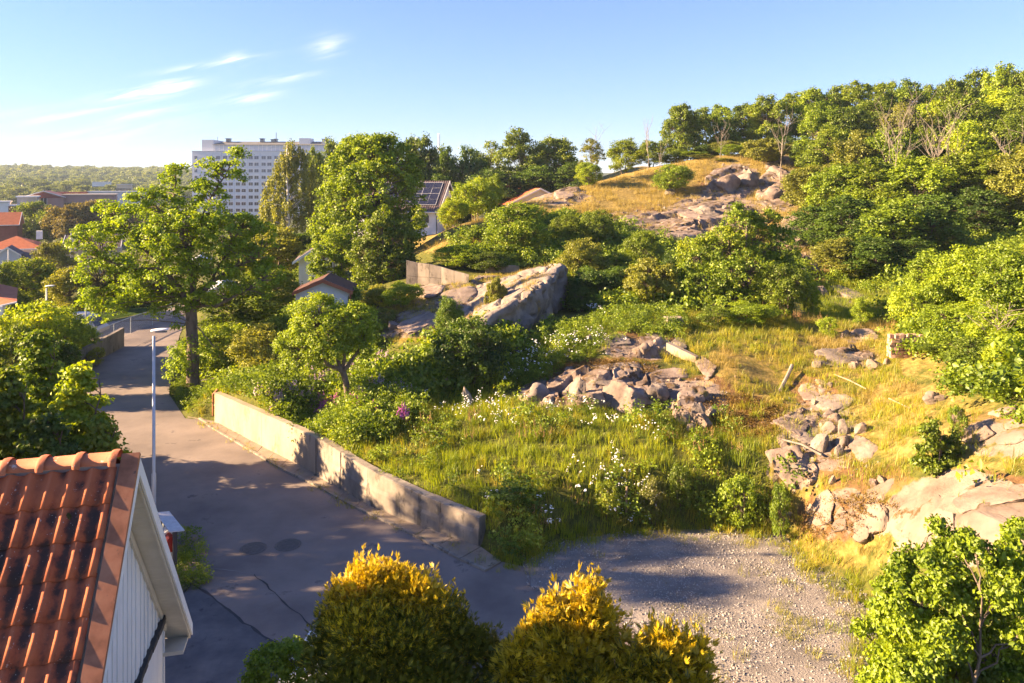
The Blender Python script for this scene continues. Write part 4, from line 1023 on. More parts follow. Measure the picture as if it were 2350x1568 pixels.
# crest and slope bushes
S = (
    ('forest_thin', 'tree', 1357, 84, 312, 60, 'leaf_olive', 'thin small tree beside the left dead tree on the crest'),
    ('bush_b', 'bush', 1350, 82, 370, 60, 'leaf_bright', 'round bush at the foot of the left dead tree'),
    ('bush_tall', 'tree', 1432, 93, 318, 78, 'leaf_forest', 'open small tree between the two dead trees on the crest'),
    ('bush_tall', 'tree', 1494, 92, 322, 66, 'leaf_forest', 'open small tree around the twiggy dead tree'),
    ('bush_a', 'bush', 1545, 79, 375, 92, 'leaf_bright', 'single round green bush on the dry hill slope'),
    ('bush_a', 'bush', 1612, 90, 352, 55, 'leaf_olive', 'low bush left of the dead tree before the hill wood'),
    ('bush_b', 'bush', 1680, 90, 330, 60, 'leaf_bright', 'green bush right of the dead tree before the hill wood'),
    ('willow', 'shrub', 1757, 86, 316, 104, 'leaf_olive', 'olive dome shaped shrub on top of the dry crest'),
    ('bush_b', 'bush', 1850, 84, 325, 80, 'leaf_bright', 'bush below the wood edge right of the olive dome shrub'),
    ('bush_a', 'bush', 1660, 88, 362, 40, 'leaf_olive', 'small bush on the upper dry slope above the jagged rock'),
    ('bush_tall', 'bush', 1835, 72, 440, 70, 'leaf_bright', 'bush beside the cracked boulder right of the jagged rock'),
    ('bush_a', 'bush', 1090, 72, 405, 100, 'leaf_bright', 'tall bright bush right of the solar roof house'),
    ('bush_tall', 'bush', 1132, 74, 400, 44, 'leaf_bright', 'upright bush with a pointed top right of the solar roof house'),
    ('bush_b', 'bush', 1042, 66, 455, 70, 'leaf_bright', 'bush hiding the lower gable corner of the solar roof house'),
    ('willow', 'shrub', 1030, 70, 450, 40, 'leaf_olive', 'grey green shrub touching the gable of the solar roof house'),
    ('bush_a', 'bush', 1185, 54, 462, 150, 'leaf_bright', 'largest round bush on the slope behind the grey concrete wall'),
    ('bush_b', 'bush', 1300, 57, 490, 70, 'leaf_forest', 'bush on the slope left of the upper right round bush'),
    ('bush_a', 'bush', 1375, 55, 480, 92, 'leaf_forest', 'dark round bush under the dry hill rocks'),
    ('bush_b', 'bush', 1050, 50, 560, 105, 'leaf_bright', 'low wide bush above the grey concrete wall'),
    ('bush_a', 'bush', 1120, 49, 575, 90, 'leaf_forest', 'bush between the concrete wall and the largest round bush'),
    ('bush_tall', 'bush', 1335, 45, 548, 112, 'leaf_olive', 'yellow green bush behind the top of the big rock'),
    ('bush_a', 'bush', 1410, 46, 575, 95, 'leaf_forest', 'shaded bush right of the yellow green bush behind the big rock'),
    ('bush_b', 'bush', 1478, 49, 528, 95, 'leaf_forest', 'bush at the foot of the dry hill beside the elm'),
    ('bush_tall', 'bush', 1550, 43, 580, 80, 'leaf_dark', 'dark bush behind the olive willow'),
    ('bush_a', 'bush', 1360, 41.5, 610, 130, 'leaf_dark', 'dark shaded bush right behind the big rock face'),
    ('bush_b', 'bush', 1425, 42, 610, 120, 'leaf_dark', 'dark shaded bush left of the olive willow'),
    ('bush_a', 'bush', 1335, 40, 655, 60, 'leaf_dark', 'low dark bush at the foot of the big rock face'),
    ('willow', 'shrub', 1495, 38.5, 588, 125, 'leaf_olive', 'olive green willow shrub left of the concrete block'),
    ('bush_b', 'bush', 1800, 36, 600, 110, 'leaf_forest', 'shaded bush at the right foot of the elm'),
    ('bush_a', 'bush', 1720, 34.5, 690, 130, 'leaf_bright', 'low bush in the grass right of the concrete block'),
    ('bush_small', 'bush', 1640, 33.5, 700, 80, 'leaf_forest', 'small leafy bush touching the concrete block'),
    ('bush_tall', 'bush', 1860, 37, 640, 50, 'leaf_bright', 'thin light sapling bush below the stepped rocks'),
    ('bush_tall', 'sapling', 1977, 34.5, 680, 42, 'leaf_bright', 'small bright sapling standing alone beside the path'),
    ('bush_tall', 'bush', 2075, 36, 655, 90, 'leaf_forest', 'leftmost bush of the bright thicket at the right'),
    ('bush_tall', 'bush', 2150, 33, 575, 130, 'leaf_bright', 'tall bush of the bright thicket beside the path'),
    ('bush_a', 'bush', 2120, 31, 640, 130, 'leaf_bright', 'bush behind the brick pile'),
    ('bush_tall', 'bush', 2230, 31, 565, 150, 'leaf_bright', 'highest bush of the bright thicket at the right'),
    ('bush_tall', 'bush', 2320, 27, 570, 160, 'leaf_bright', 'yellow green bush at the right picture edge'),
    ('bush_a', 'bush', 2200, 28, 690, 150, 'leaf_bright', 'bush in the middle of the bright thicket'),
    ('bush_a', 'bush', 2290, 25.5, 700, 150, 'leaf_bright', 'bush with pale stems in the bright thicket'),
    ('bush_b', 'bush', 2185, 26.5, 780, 130, 'leaf_forest', 'darker bush spreading in front of the brick pile'),
    ('bush_a', 'bush', 2240, 24.5, 770, 140, 'leaf_forest', 'darker bush below the bright thicket'),
    ('bush_b', 'bush', 2330, 23.5, 760, 140, 'leaf_bright', 'bush at the right edge under the yellow green bush'),
    ('bush_small', 'bush', 2285, 22, 880, 90, 'leaf_bright', 'round small bush in front of the thicket near the right edge'),
    ('bush_small', 'bush', 2195, 20.6, 925, 45, 'leaf_bright', 'small plant climbing the upright stone'),
    ('bush_small', 'bush', 1697, 22.6, 1086, 92, 'leaf_bright', 'round green bush at the meadow corner left of the yellow bush'),
    ('bush_small', 'bush', 1792, 21.9, 1103, 50, 'leaf_bright', 'small bright yellow green bush below the flat stones'),
    ('bush_small', 'bush', 1900, 33, 725, 50, 'leaf_bright', 'light tuft bush in the grass below the sapling'),
    ('bush_small', 'bush', 1625, 24.8, 1010, 60, 'leaf_forest', 'green weed bush at the foot of the broken stones'),
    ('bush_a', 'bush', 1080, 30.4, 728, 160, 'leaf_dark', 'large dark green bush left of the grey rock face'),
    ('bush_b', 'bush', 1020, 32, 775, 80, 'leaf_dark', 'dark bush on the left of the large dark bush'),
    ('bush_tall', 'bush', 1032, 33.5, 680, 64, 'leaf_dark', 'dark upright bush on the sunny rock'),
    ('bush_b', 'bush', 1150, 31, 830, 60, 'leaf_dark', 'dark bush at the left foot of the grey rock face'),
    ('bush_a', 'bush', 925, 41, 643, 88, 'leaf_bright', 'round bush on the sunny rock below the grey concrete wall'),
    ('willow', 'shrub', 868, 42, 650, 80, 'leaf_olive', 'pale olive shrub right of the white shed'),
    ('bush_small', 'bush', 870, 39, 705, 90, 'leaf_olive', 'low yellow bush on the slope right of the shed'),
    ('willow', 'shrub', 1138, 37.2, 632, 50, 'leaf_olive', 'sparse wiry shrub on top of the big rock'),
    ('bush_small', 'bush', 930, 33, 860, 110, 'leaf_dark', 'low dark bush under the apple tree'),
    ('bush_small', 'bush', 1000, 31.5, 870, 110, 'leaf_dark', 'low dark bush left of the tree stump'),
    ('bush_small', 'bush', 985, 33, 830, 120, 'leaf_dark', 'shaded bush between the apple tree and the dark bushes'),
    ('bush_small', 'bush', 890, 34, 830, 110, 'leaf_forest', 'shaded bush right of the apple tree crown'),
    ('bush_tall', 'bush', 590, 36, 745, 125, 'leaf_olive', 'tall olive bush between the maple and the apple tree'),
    ('forest_b', 'tree', 545, 45, 650, 190, 'leaf_forest', 'dark tree behind the trunk of the big maple'),
    ('forest_a', 'tree', 620, 50, 610, 170, 'leaf_forest', 'dark tree left of the white shed'),
    ('bush_a', 'bush', 500, 41, 740, 150, 'leaf_bright', 'leafy bush right behind the maple trunk'),
    ('bush_b', 'bush', 460, 43, 760, 90, 'leaf_bright', 'light bush hanging over the road behind the maple trunk'),
    ('bush_b', 'bush', 640, 40, 720, 120, 'leaf_forest', 'shaded bush below the shed'),
    ('bush_a', 'bush', 700, 43, 690, 110, 'leaf_dark', 'dark bush at the left wall of the shed'),
    ('forest_b', 'tree', 640, 62, 520, 150, 'leaf_olive', 'yellow green tree below the birch'),
    ('forest_a', 'tree', 575, 66, 500, 130, 'leaf_forest', 'dark tree behind the right side of the maple crown'),
    ('forest_a', 'tree', 690, 64, 530, 110, 'leaf_dark', 'dark tree under the right side of the birch'),
    ('forest_b', 'tree', 720, 58, 560, 90, 'leaf_forest', 'tree left of the multi stemmed open tree'),
    ('bush_small', 'bush', 1175, 22.6, 1105, 110, 'leaf_dark', 'dark bush over the near end of the retaining wall'),
    ('bush_small', 'bush', 1120, 22.8, 1120, 60, 'leaf_forest', 'low bush on the near end of the retaining wall'),
    ('bush_small', 'bush', 1255, 23.6, 1075, 70, 'leaf_olive', 'pale seedy weed bush in the meadow'),
    ('bush_small', 'bush', 1390, 22.8, 1100, 60, 'leaf_forest', 'green weed bush amid the white meadow flowers'),
    ('bush_small', 'bush', 1500, 22.8, 1090, 60, 'leaf_olive', 'tall weed bush right of the white meadow flowers'),
    ('bush_small', 'bush', 1560, 23.2, 1060, 60, 'leaf_forest', 'green weed bush in the right part of the meadow'),
    ('bush_small', 'bush', 540, 34.6, 878, 90, 'leaf_bright', 'leafy garden bush at the far corner of the retaining wall'),
    ('bush_small', 'bush', 610, 32.8, 895, 100, 'leaf_bright', 'leafy garden bush hanging over the retaining wall'),
    ('bush_small', 'bush', 690, 30.5, 945, 80, 'leaf_bright', 'garden bush right behind the wall beside the lilac flowers'),
    ('bush_small', 'bush', 770, 28.8, 972, 100, 'leaf_bright', 'light green garden bush in front of the apple trunk'),
    ('bush_small', 'bush', 850, 28.4, 982, 90, 'leaf_forest', 'dark green garden bush right of the apple trunk'),
    ('bush_small', 'bush', 660, 31.2, 918, 70, 'leaf_forest', 'garden bush behind the white flowers on the wall'),
    ('bush_small', 'bush', 420, 37.5, 880, 70, 'leaf_forest', 'weedy bush at the foot of the big maple'),
    # left side
    ('bush_a', 'bush', 75, 41, 690, 190, 'leaf_bright', 'sunlit bush below the nearest red roofed house'),
    ('bush_b', 'bush', 150, 44, 700, 110, 'leaf_bright', 'sunlit bush under the far street lamp'),
    ('bush_a', 'bush', 30, 36, 740, 150, 'leaf_forest', 'shaded bush at the left edge below the red roofed house'),
    ('bush_a', 'bush', 185, 45, 738, 74, 'leaf_bright', 'round clipped bush beside the left road wall'),
    ('bush_b', 'bush', 110, 36, 770, 130, 'leaf_dark', 'dark bush behind the near maple saplings'),
    ('bush_small', 'bush', 222, 43.5, 795, 40, 'leaf_olive', 'small yellow bush leaning on the left road wall'),
    ('bush_a', 'hedge', 260, 62, 735, 110, 'leaf_dark', 'dark hedge behind the chain link fence'),
    ('bush_b', 'hedge', 340, 66, 712, 110, 'leaf_dark', 'dark hedge at the far bend of the fence'),
    ('forest_a', 'tree', 60, 76, 590, 150, 'leaf_forest', 'wide dark tree behind the nearest red roofed house'),
    ('forest_b', 'tree', 160, 66, 612, 110, 'leaf_olive', 'olive tree behind the far street lamp'),
    ('forest_a', 'tree', 120, 92, 552, 100, 'leaf_olive', 'tree between the flag pole and the dark roofed house'),
    ('forest_b', 'tree', 10, 70, 600, 90, 'leaf_forest', 'tree at the left edge above the nearest red roof'),
    ('forest_a', 'tree', 230, 70, 650, 120, 'leaf_dark', 'dark tree above the parked van'),
    ('forest_b', 'tree', 330, 72, 640, 140, 'leaf_dark', 'dark tree behind the left half of the maple crown'),
)
UW = ((1545, 95, 338), (1580, 92, 345), (1625, 94, 330), (1665, 93, 322), (1702, 96, 318), (1735, 94, 322), (1800, 92, 312), (1835, 90, 320), (1880, 88, 318), (1915, 84, 330), (1870, 78, 360), (1905, 74, 372), (1845, 76, 382), (1960, 78, 330))
for i, (u, Y, vt) in enumerate(UW):
    plant_px(('bush_a', 'bush_b')[i % 2], 'wood_edge_bush', u, Y, vt, 72, 'underwood bush at the wood edge, number %s counted from the left end of the crest' % ('one two three four five six seven eight nine ten eleven twelve thirteen fourteen'.split()[i]), cat='bush', group='underwood bushes along the edge of the hill wood', leafm=('leaf_forest', 'leaf_bright', 'leaf_dark', 'leaf_olive')[i % 4])
for (x_, y_, H_, W_, lb) in ((-21, 19.4, 10, 5.2, 'tall tree standing beside the road beyond the left picture edge'), (-28, 21.0, 12.5, 5.2, 'tallest tree left of the road beyond the picture edge'), (-16.2, 16.4, 6.6, 6.2, 'small round tree in the yard beyond the left picture edge'), (-25, 16.5, 8.5, 4.5, 'tree behind the yard beyond the left picture edge'), (-19.6, 17.8, 7.4, 5.5, 'dense round tree between the tall ones beyond the left picture edge')):
    plant('forest_thin' if H_ > 9.5 else 'forest_b', 'yard_tree', x_, y_, H_, W_, lb, z=0)
for (k, cat, u, Y, vt, w_, lmn, lb) in S:
    nm = {'tree': 'slope_tree', 'bush': 'slope_bush', 'shrub': 'willow_shrub', 'sapling': 'sapling', 'hedge': 'hedge'}[cat]
    plant_px(k, nm, u, Y, vt, w_, lb, cat=cat, leafm=lmn)
# trees of the town
T = ((26, 210, 496, 110, 'leaf_far', 'dark round tree at the left edge above the red roofs'), (85, 180, 458, 100, 'leaf_forest', 'dark green round tree in front of the red school'), (112, 170, 480, 60, 'leaf_forest', 'smaller round green tree leaning on the dark green one'),
     (168, 165, 462, 112, 'leaf_brown', 'brownish round tree in front of the red school'), (225, 168, 455, 80, 'leaf_brown', 'brown tree half hidden by the maple crown'), (55, 175, 510, 70, 'leaf_forest', 'low tree above the bright red roof'),
     (30, 420, 448, 44, 'leaf_far', 'small round tree beside the school wing'), (10, 520, 425, 90, 'leaf_far', 'far bluish tree at the left edge'), (50, 480, 428, 90, 'leaf_far', 'far round tree left of the school roof'), (95, 560, 412, 70, 'leaf_far', 'far sunlit tree above the school roof, left of the pair'),
     (110, 470, 425, 70, 'leaf_far', 'far round tree right behind the school roof'), (150, 520, 414, 80, 'leaf_far', 'far wide tree behind the school roof'), (200, 470, 424, 76, 'leaf_far', 'far dark tree behind the long school wing'), (255, 500, 422, 90, 'leaf_far', 'far tree right end of the school wing'),
     (180, 620, 408, 60, 'leaf_far', 'small distant tree below the hills'), (320, 520, 430, 90, 'leaf_far', 'far tree behind the maple crown, left part'), (400, 500, 432, 90, 'leaf_far', 'far tree at the left foot of the white tower'), (340, 240, 470, 90, 'leaf_brown', 'brown town tree behind the maple crown'),
     (60, 640, 405, 80, 'leaf_far', 'distant tree on the first rise of the hills'), (270, 640, 412, 70, 'leaf_far', 'distant tree right of the middle of the hills'))
for (u, Y, vt, w_, lmn, lb) in T:
    plant_px('round_town', 'town_tree', u, Y, vt, w_, lb, group='round trees of the town', leafm=lmn)
# far wood on the hills
cl = []
for i in range(2):
    P, O, I = lobe_points(round_lobes(7, 4.5, -1, 7), 60, .8)
    V, Fc = leaves(P, O, np.full(60, 1.1), 9, 1.0); cl.append(leaf_mesh('far_crown', V, Fc, M['leaf_far']))
n = 5200
fy = rng.uniform(560, 1500, n) ; fx = (rng.uniform(-60, 1350, n) - UC) / F * fy
fz = land(fx, fy) - .5
scatter('far_wood', np.stack([fx, fy, fz], 1), cl, .8, 1.7, 'continuous wood covering the distant hills')
# ------------------------------------------------------------------ the white house with the clay tile roof (lower left)
def house():
    TN = 1.15; th = math.atan(TN); ZR = 7.2; cs, sn = math.cos(th), math.sin(th)
    e = empty('white_house', (-4.55, 9.0, 0), math.atan2(-.236, -.97), label='white timber house with a mossy red clay tile roof in the lower left corner', cat='house')
    L_ = 6.5; HS = 3.5; OV = .33; WY = 3.05; ZE = 3.71
    zr = lambda y: ZR - TN * abs(y)
    # roof deck
    mb = MB()
    for sg in (1, -1):
        P = [(.0, 0, ZR - .04), (.0, sg * HS, zr(HS) - .04), (.0, sg * HS, zr(HS) - .16), (.0, 0, ZR - .16)]
        mb.prism(P, (L_, 0, 0))
    mb.build('roof_deck', M['cream_paint'], e)
    # one pantile
    W, LN, EX = .215, .43, .388
    n = 17; xs_ = np.linspace(0, W * 1.12, n)
    prof = .066 * np.clip(np.cos((xs_ / W - .22) * 2 * np.pi) * .5 + .5, 0, 1) ** 1.5 + .004
    V = [(xs_[i], 0, prof[i]) for i in range(n)] + [(xs_[i], LN * .5, prof[i] + .010) for i in range(n)] + [(xs_[i], LN, prof[i] + .026) for i in range(n)] + [(xs_[i], LN, prof[i] + .004) for i in range(n)]
    Fq = [(j * n + i, j * n + i + 1, (j + 1) * n + i + 1, (j + 1) * n + i) for j in range(3) for i in range(n - 1)]
    tile = MB().add(V, Fq).mesh('pantile', [M['clay_tile']], smooth=True)
    tile.polygons.foreach_set('use_smooth', [True] * (2 * (n - 1)) + [False] * (n - 1))
    R3 = Matrix(((1, 0, 0), (0, cs, sn), (0, -sn, cs)))
    cols = 26; rows = 9
    for r in range(rows):
        for c_ in range(cols):
            if r * cols + c_ >= 300: break
            x = .20 + c_ * W; d = .10 + r * EX
            o = bpy.data.objects.new('roof_tile', tile); COL.objects.link(o); o.parent = e
            base = Vector((x, d * cs, ZR - d * sn)) + Vector((0, sn, cs)) * (.012 + random.uniform(-.003, .004))
            Rm = R3 @ Matrix.Rotation(random.gauss(0, .012), 3, 'Z') @ Matrix.Rotation(random.gauss(0, .008), 3, 'Y')
            o.matrix_local = Matrix.Translation(base) @ Rm.to_4x4()
    # far slope: its tiles stay one mesh, it faces away from the camera
    mb = MB()
    for r in range(9):
        for c_ in range(30):
            x = -.01 + c_ * W; d = .10 + r * EX
            P = [Vector((x + v[0], -(d + v[1]) * cs, ZR - (d + v[1]) * sn)) + Vector((0, -sn, cs)) * (v[2] + .012) for v in V[:n] + V[2 * n:]]
            mb.add(P, [(j * n + i, (j + 1) * n + i, (j + 1) * n + i + 1, j * n + i + 1) for j in range(2) for i in range(n - 1)])
    mb.build('far_roof_tiles', M['clay_tile'], e, kind='stuff')
    # ridge tiles
    seg = 9
    RV = []
    for (xx, r_) in ((0, .155), (.05, .165), (.085, .150), (.10, .128), (.42, .118)):
        for k in range(seg + 1):
            a = -.15 + (math.pi + .3) * k / seg
            RV.append((xx, math.cos(a) * r_ * 1.05, math.sin(a) * r_ * .78))
    rt = MB().add(RV, [(j * (seg + 1) + i, (j + 1) * (seg + 1) + i, (j + 1) * (seg + 1) + i + 1, j * (seg + 1) + i + 1) for j in range(4) for i in range(seg)]).mesh('ridge_tile', [M['ridge_tile']], smooth=True)
    for k in range(15):
        o = bpy.data.objects.new('ridge_tile', rt); COL.objects.link(o); o.parent = e
        o.location = (.20 + k * .385, 0, ZR + .0 + random.uniform(-.006, .006)); o.rotation_euler = (0, random.gauss(0, .01) - .02, 0)
    # moss cushions on the tiles
    for (x, d) in ((.62, .62), (1.55, .95), (1.15, 3.0), (.45, 2.6)):
        V_, F_ = rock_shape(int(x * 100), 6, .25, 2)
        me = mesh_np('moss', V_ * np.array([.05, .075, .04]), [F_], smooth=True); me.materials.append(M['moss'])
        o = bpy.data.objects.new('moss_cushion', me); COL.objects.link(o); o.parent = e
        o.matrix_local = Matrix.Translation(Vector((x, d * cs, ZR - d * sn)) + Vector((0, sn, cs)) * .03) @ R3.to_4x4()
    # verge cap and bargeboards
    for sg, nm in ((1, 'verge_cap'),):
        mb = MB()
        A = [(0, 0), (HS * cs / cs, 0)]
        def sl(x, y, off): return Vector((x, sg * y, ZR - TN * y)) + Vector((0, sg * sn, cs)) * off
        Vv = [sl(-.035, -.03, .085), sl(.165, -.03, .085), sl(.165, HS, .085), sl(-.035, HS, .085), sl(-.035, -.03, .02), sl(.165, -.03, .0), sl(.165, HS, .0), sl(-.035, HS, .02)]
        mb.add(Vv, [(0, 1, 2, 3), (0, 4, 5, 1), (1, 5, 6, 2), (2, 6, 7, 3), (3, 7, 4, 0)]); mb.build(nm, M['verge_metal'], e)
    for sg in (1, -1):
        mb = MB()
        P = [(-.028, 0, ZR + .03), (-.028, sg * (HS + .02), zr(HS + .02) + .03), (-.028, sg * (HS + .02), zr(HS + .02) - .16), (-.028, 0, ZR - .19)]
        mb.prism(P, (.026, 0, 0)); mb.build('bargeboard', M['white_paint'], e)
        mb = MB()
        P = [(.006, 0, ZR - .17), (.006, sg * HS, zr(HS) - .17), (.006, sg * HS, zr(HS) - .22), (.006, 0, ZR - .22)]
        mb.prism(P, (.03, 0, 0)); mb.build('inner_bargeboard', M['cream_paint'], e)
    # soffit: narrow boards
    mb = MB()
    nb = 44
    for i in range(nb):
        for sg in (1, -1):
            y0, y1 = HS * i / nb + .004, HS * (i + 1) / nb - .004
            mb.prism([(0.04, sg * y0, ZR - .165 - TN * y0), (0.04, sg * y1, ZR - .165 - TN * y1), (0.04, sg * y1, ZR - .180 - TN * y1), (0.04, sg * y0, ZR - .180 - TN * y0)], (OV - .01, 0, 0))
    mb.build('soffit_boards', M['cream_paint'], e, kind='stuff')
    mb = MB(); mb.prism([(.036, -HS, zr(HS) - .17), (.036, -WY, zr(HS) - .17 + .02), (.036, -WY, zr(HS) - .21), (.036, -HS, zr(HS) - .21)], (OV + 6, 0, 0)); mb.build('eave_soffit', M['cream_paint'], e)
    # gable wall core and boards
    mb = MB(); mb.prism([(OV + .03, -WY, 0), (OV + .03, WY, 0), (OV + .03, WY, zr(WY) - .2), (OV + .03, 0, ZR - .2), (OV + .03, -WY, zr(WY) - .2)], (L_ - OV - .1, 0, 0)); mb.build('wall', M['render_white'], e)
    y = -WY; i = 0
    while y < WY - .05:
        w_ = .105 if i % 7 else .17
        y2 = min(y + w_, WY)
        mb = MB(); dx = -.002 if i % 2 else -.016
        ym = (y + y2) / 2
        P = [(OV + dx, y + .004, ZE + .03), (OV + dx, y2 - .004, ZE + .03), (OV + dx, y2 - .004, zr(y2) - .2), (OV + dx, ym, (zr(ym) - .2)), (OV + dx, y + .004, zr(y) - .2)]
        P = [p for p in P]
        if min(zr(y), zr(y2)) - .2 > ZE + .05:
            mb.prism(P, (.03 - dx, 0, 0)); mb.build('siding_board', M['white_paint'], e)
        y = y2; i += 1
    for i in range(50):
        y0 = -WY + i * .122
        MB().box(OV + .012, OV + .029, y0 + .004, y0 + .118, .25, ZE - .06).build('lower_siding_board', M['white_paint'], e)
    for sg in (1, -1):
        mb = MB(); P = [(OV - .045, 0, ZR - .2), (OV - .045, sg * WY, zr(WY) - .2), (OV - .045, sg * WY, zr(WY) - .32), (OV - .045, 0, ZR - .34)]
        mb.prism(P, (.035, 0, 0)); mb.build('gable_moulding', M['cream_paint'], e)
    mb = MB(); N_ = 40
    for i in range(N_):
        y0, y1 = -WY - .05 + i * (2 * WY + .1) / N_, -WY - .05 + (i + 1) * (2 * WY + .1) / N_
        k0 = random.uniform(0, .025)
        mb.box(OV - .085 + k0, OV + .02, y0, y1, ZE - .055 - random.random() * .02, ZE + .028)
    mb.build('flashing', M['dark_flashing'], e)
    MB().box(OV - .012, OV + .05, -WY - .05, -WY, .1, ZE + .2).build('corner_board', M['white_paint'], e)
    MB().box(OV + .0, OV + .05, -WY, WY, 0, .22).build('foundation', M['concrete_grey'], e)

# ------------------------------------------------------------------ rocks
_ico = {}
def ico(n):
    if n not in _ico:
        import bmesh
        bm = bmesh.new(); bmesh.ops.create_icosphere(bm, subdivisions=n, radius=1)
        _ico[n] = (np.array([v.co[:] for v in bm.verts]), np.array([[v.index for v in f.verts] for f in bm.faces])); bm.free()
    return _ico[n]
def rock_shape(seed, planes=14, rough=.12, sub=4, flat=0.0):
    """sphere cut by random planes into facets, then roughened; about unit size"""
    r = np.random.default_rng(seed + 100); D, Fc = ico(sub)
    if flat:
        n = unit(r.normal(0, 1, (planes - 3, 3)) * np.array([1, 1, .22])); d = r.uniform(.5, .95, planes - 3)
        n = np.concatenate([n, unit(np.stack([r.normal(0, .22, 3), r.normal(0, .22, 3), np.ones(3)], 1))]); d = np.r_[d, flat * r.uniform(.8, 1.25, 3)]
    else:
        n = unit(r.normal(0, 1, (planes, 3)) * np.array([1, 1, .9])); d = r.uniform(.45, .88, planes)
    dot = D @ n.T
    q = np.where(dot > .05, d[None] / np.maximum(dot, .05), 9)
    q = np.concatenate([q, np.full((len(D), 1), 1.05)], 1)
    k = 60.0
    rad = -np.log(np.exp(-k * np.minimum(q, 1.6)).sum(1)) / k
    p = D * rad[:, None]
    s = seed * 3.1
    nz_ = fbm(p[:, 0] * 1.8 + s, p[:, 1] * 1.8, p[:, 2] * 1.8, octv=5, seed=seed % 50, gain=.6)
    cr1 = np.abs(fbm(p[:, 0] * 1.5 + s, p[:, 1] * 1.5 + p[:, 2], p[:, 2] * 1.2, octv=3, seed=seed % 40 + 7))
    lay = np.abs(fbm(p[:, 0] * .9 + s, p[:, 1] * .9, p[:, 2] * 4.5, octv=2, seed=seed % 40 + 9))
    p = p * (1 + rough * nz_ * 1.2 - rough * 5 * np.clip(.07 - cr1, 0, .07) * 2.2 - rough * 3 * np.clip(.06 - lay, 0, .06) * 2)[:, None]
    return p, Fc
RSEED = [0]
def rock(u, v, w_, h_, kind, label, mat='rock_warm', rz=None, thick=None, sub=4, planes=11, rough=.15, cat='rock', name='boulder', lift=0.0, asp=None, tiltx=None):
    RSEED[0] += 1; sd = RSEED[0]
    r = np.random.default_rng(sd)
    if kind == 'slab':
        p = hit(u, v); s = p[1] / F
        dx = w_ * s / 2 * 1.08; dy = min(h_ * s * p[1] / max(3, HC - p[2]) / 2 * .85, dx * 2.2); dz = thick or max(.10, .30 * min(dx, dy))
        V_, F_ = rock_shape(sd, planes, rough, sub, flat=.55)
        e_ = .5; gxs = (ground(p[0] + e_, p[1]) - ground(p[0] - e_, p[1])) / (2 * e_); gys = (ground(p[0], p[1] + e_) - ground(p[0], p[1] - e_)) / (2 * e_)
        nrm = Vector((-gxs, -gys, 1)).normalized()
        loc = Vector((p[0], p[1], ground(p[0], p[1]) + dz * (.12 + lift)))
        q = Vector((0, 0, 1)).rotation_difference(nrm) @ __import__('mathutils').Quaternion((0, 0, 1), rz if rz is not None else r.uniform(-.25, .25))
    else:
        p = hit(u, v + h_ * .38); s = p[1] / F
        dx = w_ * s / 2 * 1.06; dz = h_ * s * (.70 if v > 600 else .60); dy = dx * (asp or r.uniform(.7, 1.0))
        V_, F_ = rock_shape(sd, planes, rough, sub)
        loc = Vector((p[0], p[1] + dy * .5, ground(p[0], p[1] + dy * .4) + dz * (.15 + lift)))
        q = __import__('mathutils').Euler((tiltx or r.normal(0, .08), r.normal(0, .08), rz if rz is not None else r.uniform(-.3, .3))).to_quaternion()
    me = mesh_np(name, V_ * np.array([dx, dy, dz]), [F_], smooth=True)
    try: me.set_sharp_from_angle(angle=math.radians(38))
    except Exception: pass
    o = link(name, me, mat=M[mat], label=label, cat=cat)
    o.location = loc; o.rotation_mode = 'QUATERNION'; o.rotation_quaternion = q
    return o
house()
B, SL = 'block', 'slab'
G, Wm, P_ = 'rock_grey', 'rock_warm', 'rock_pale'
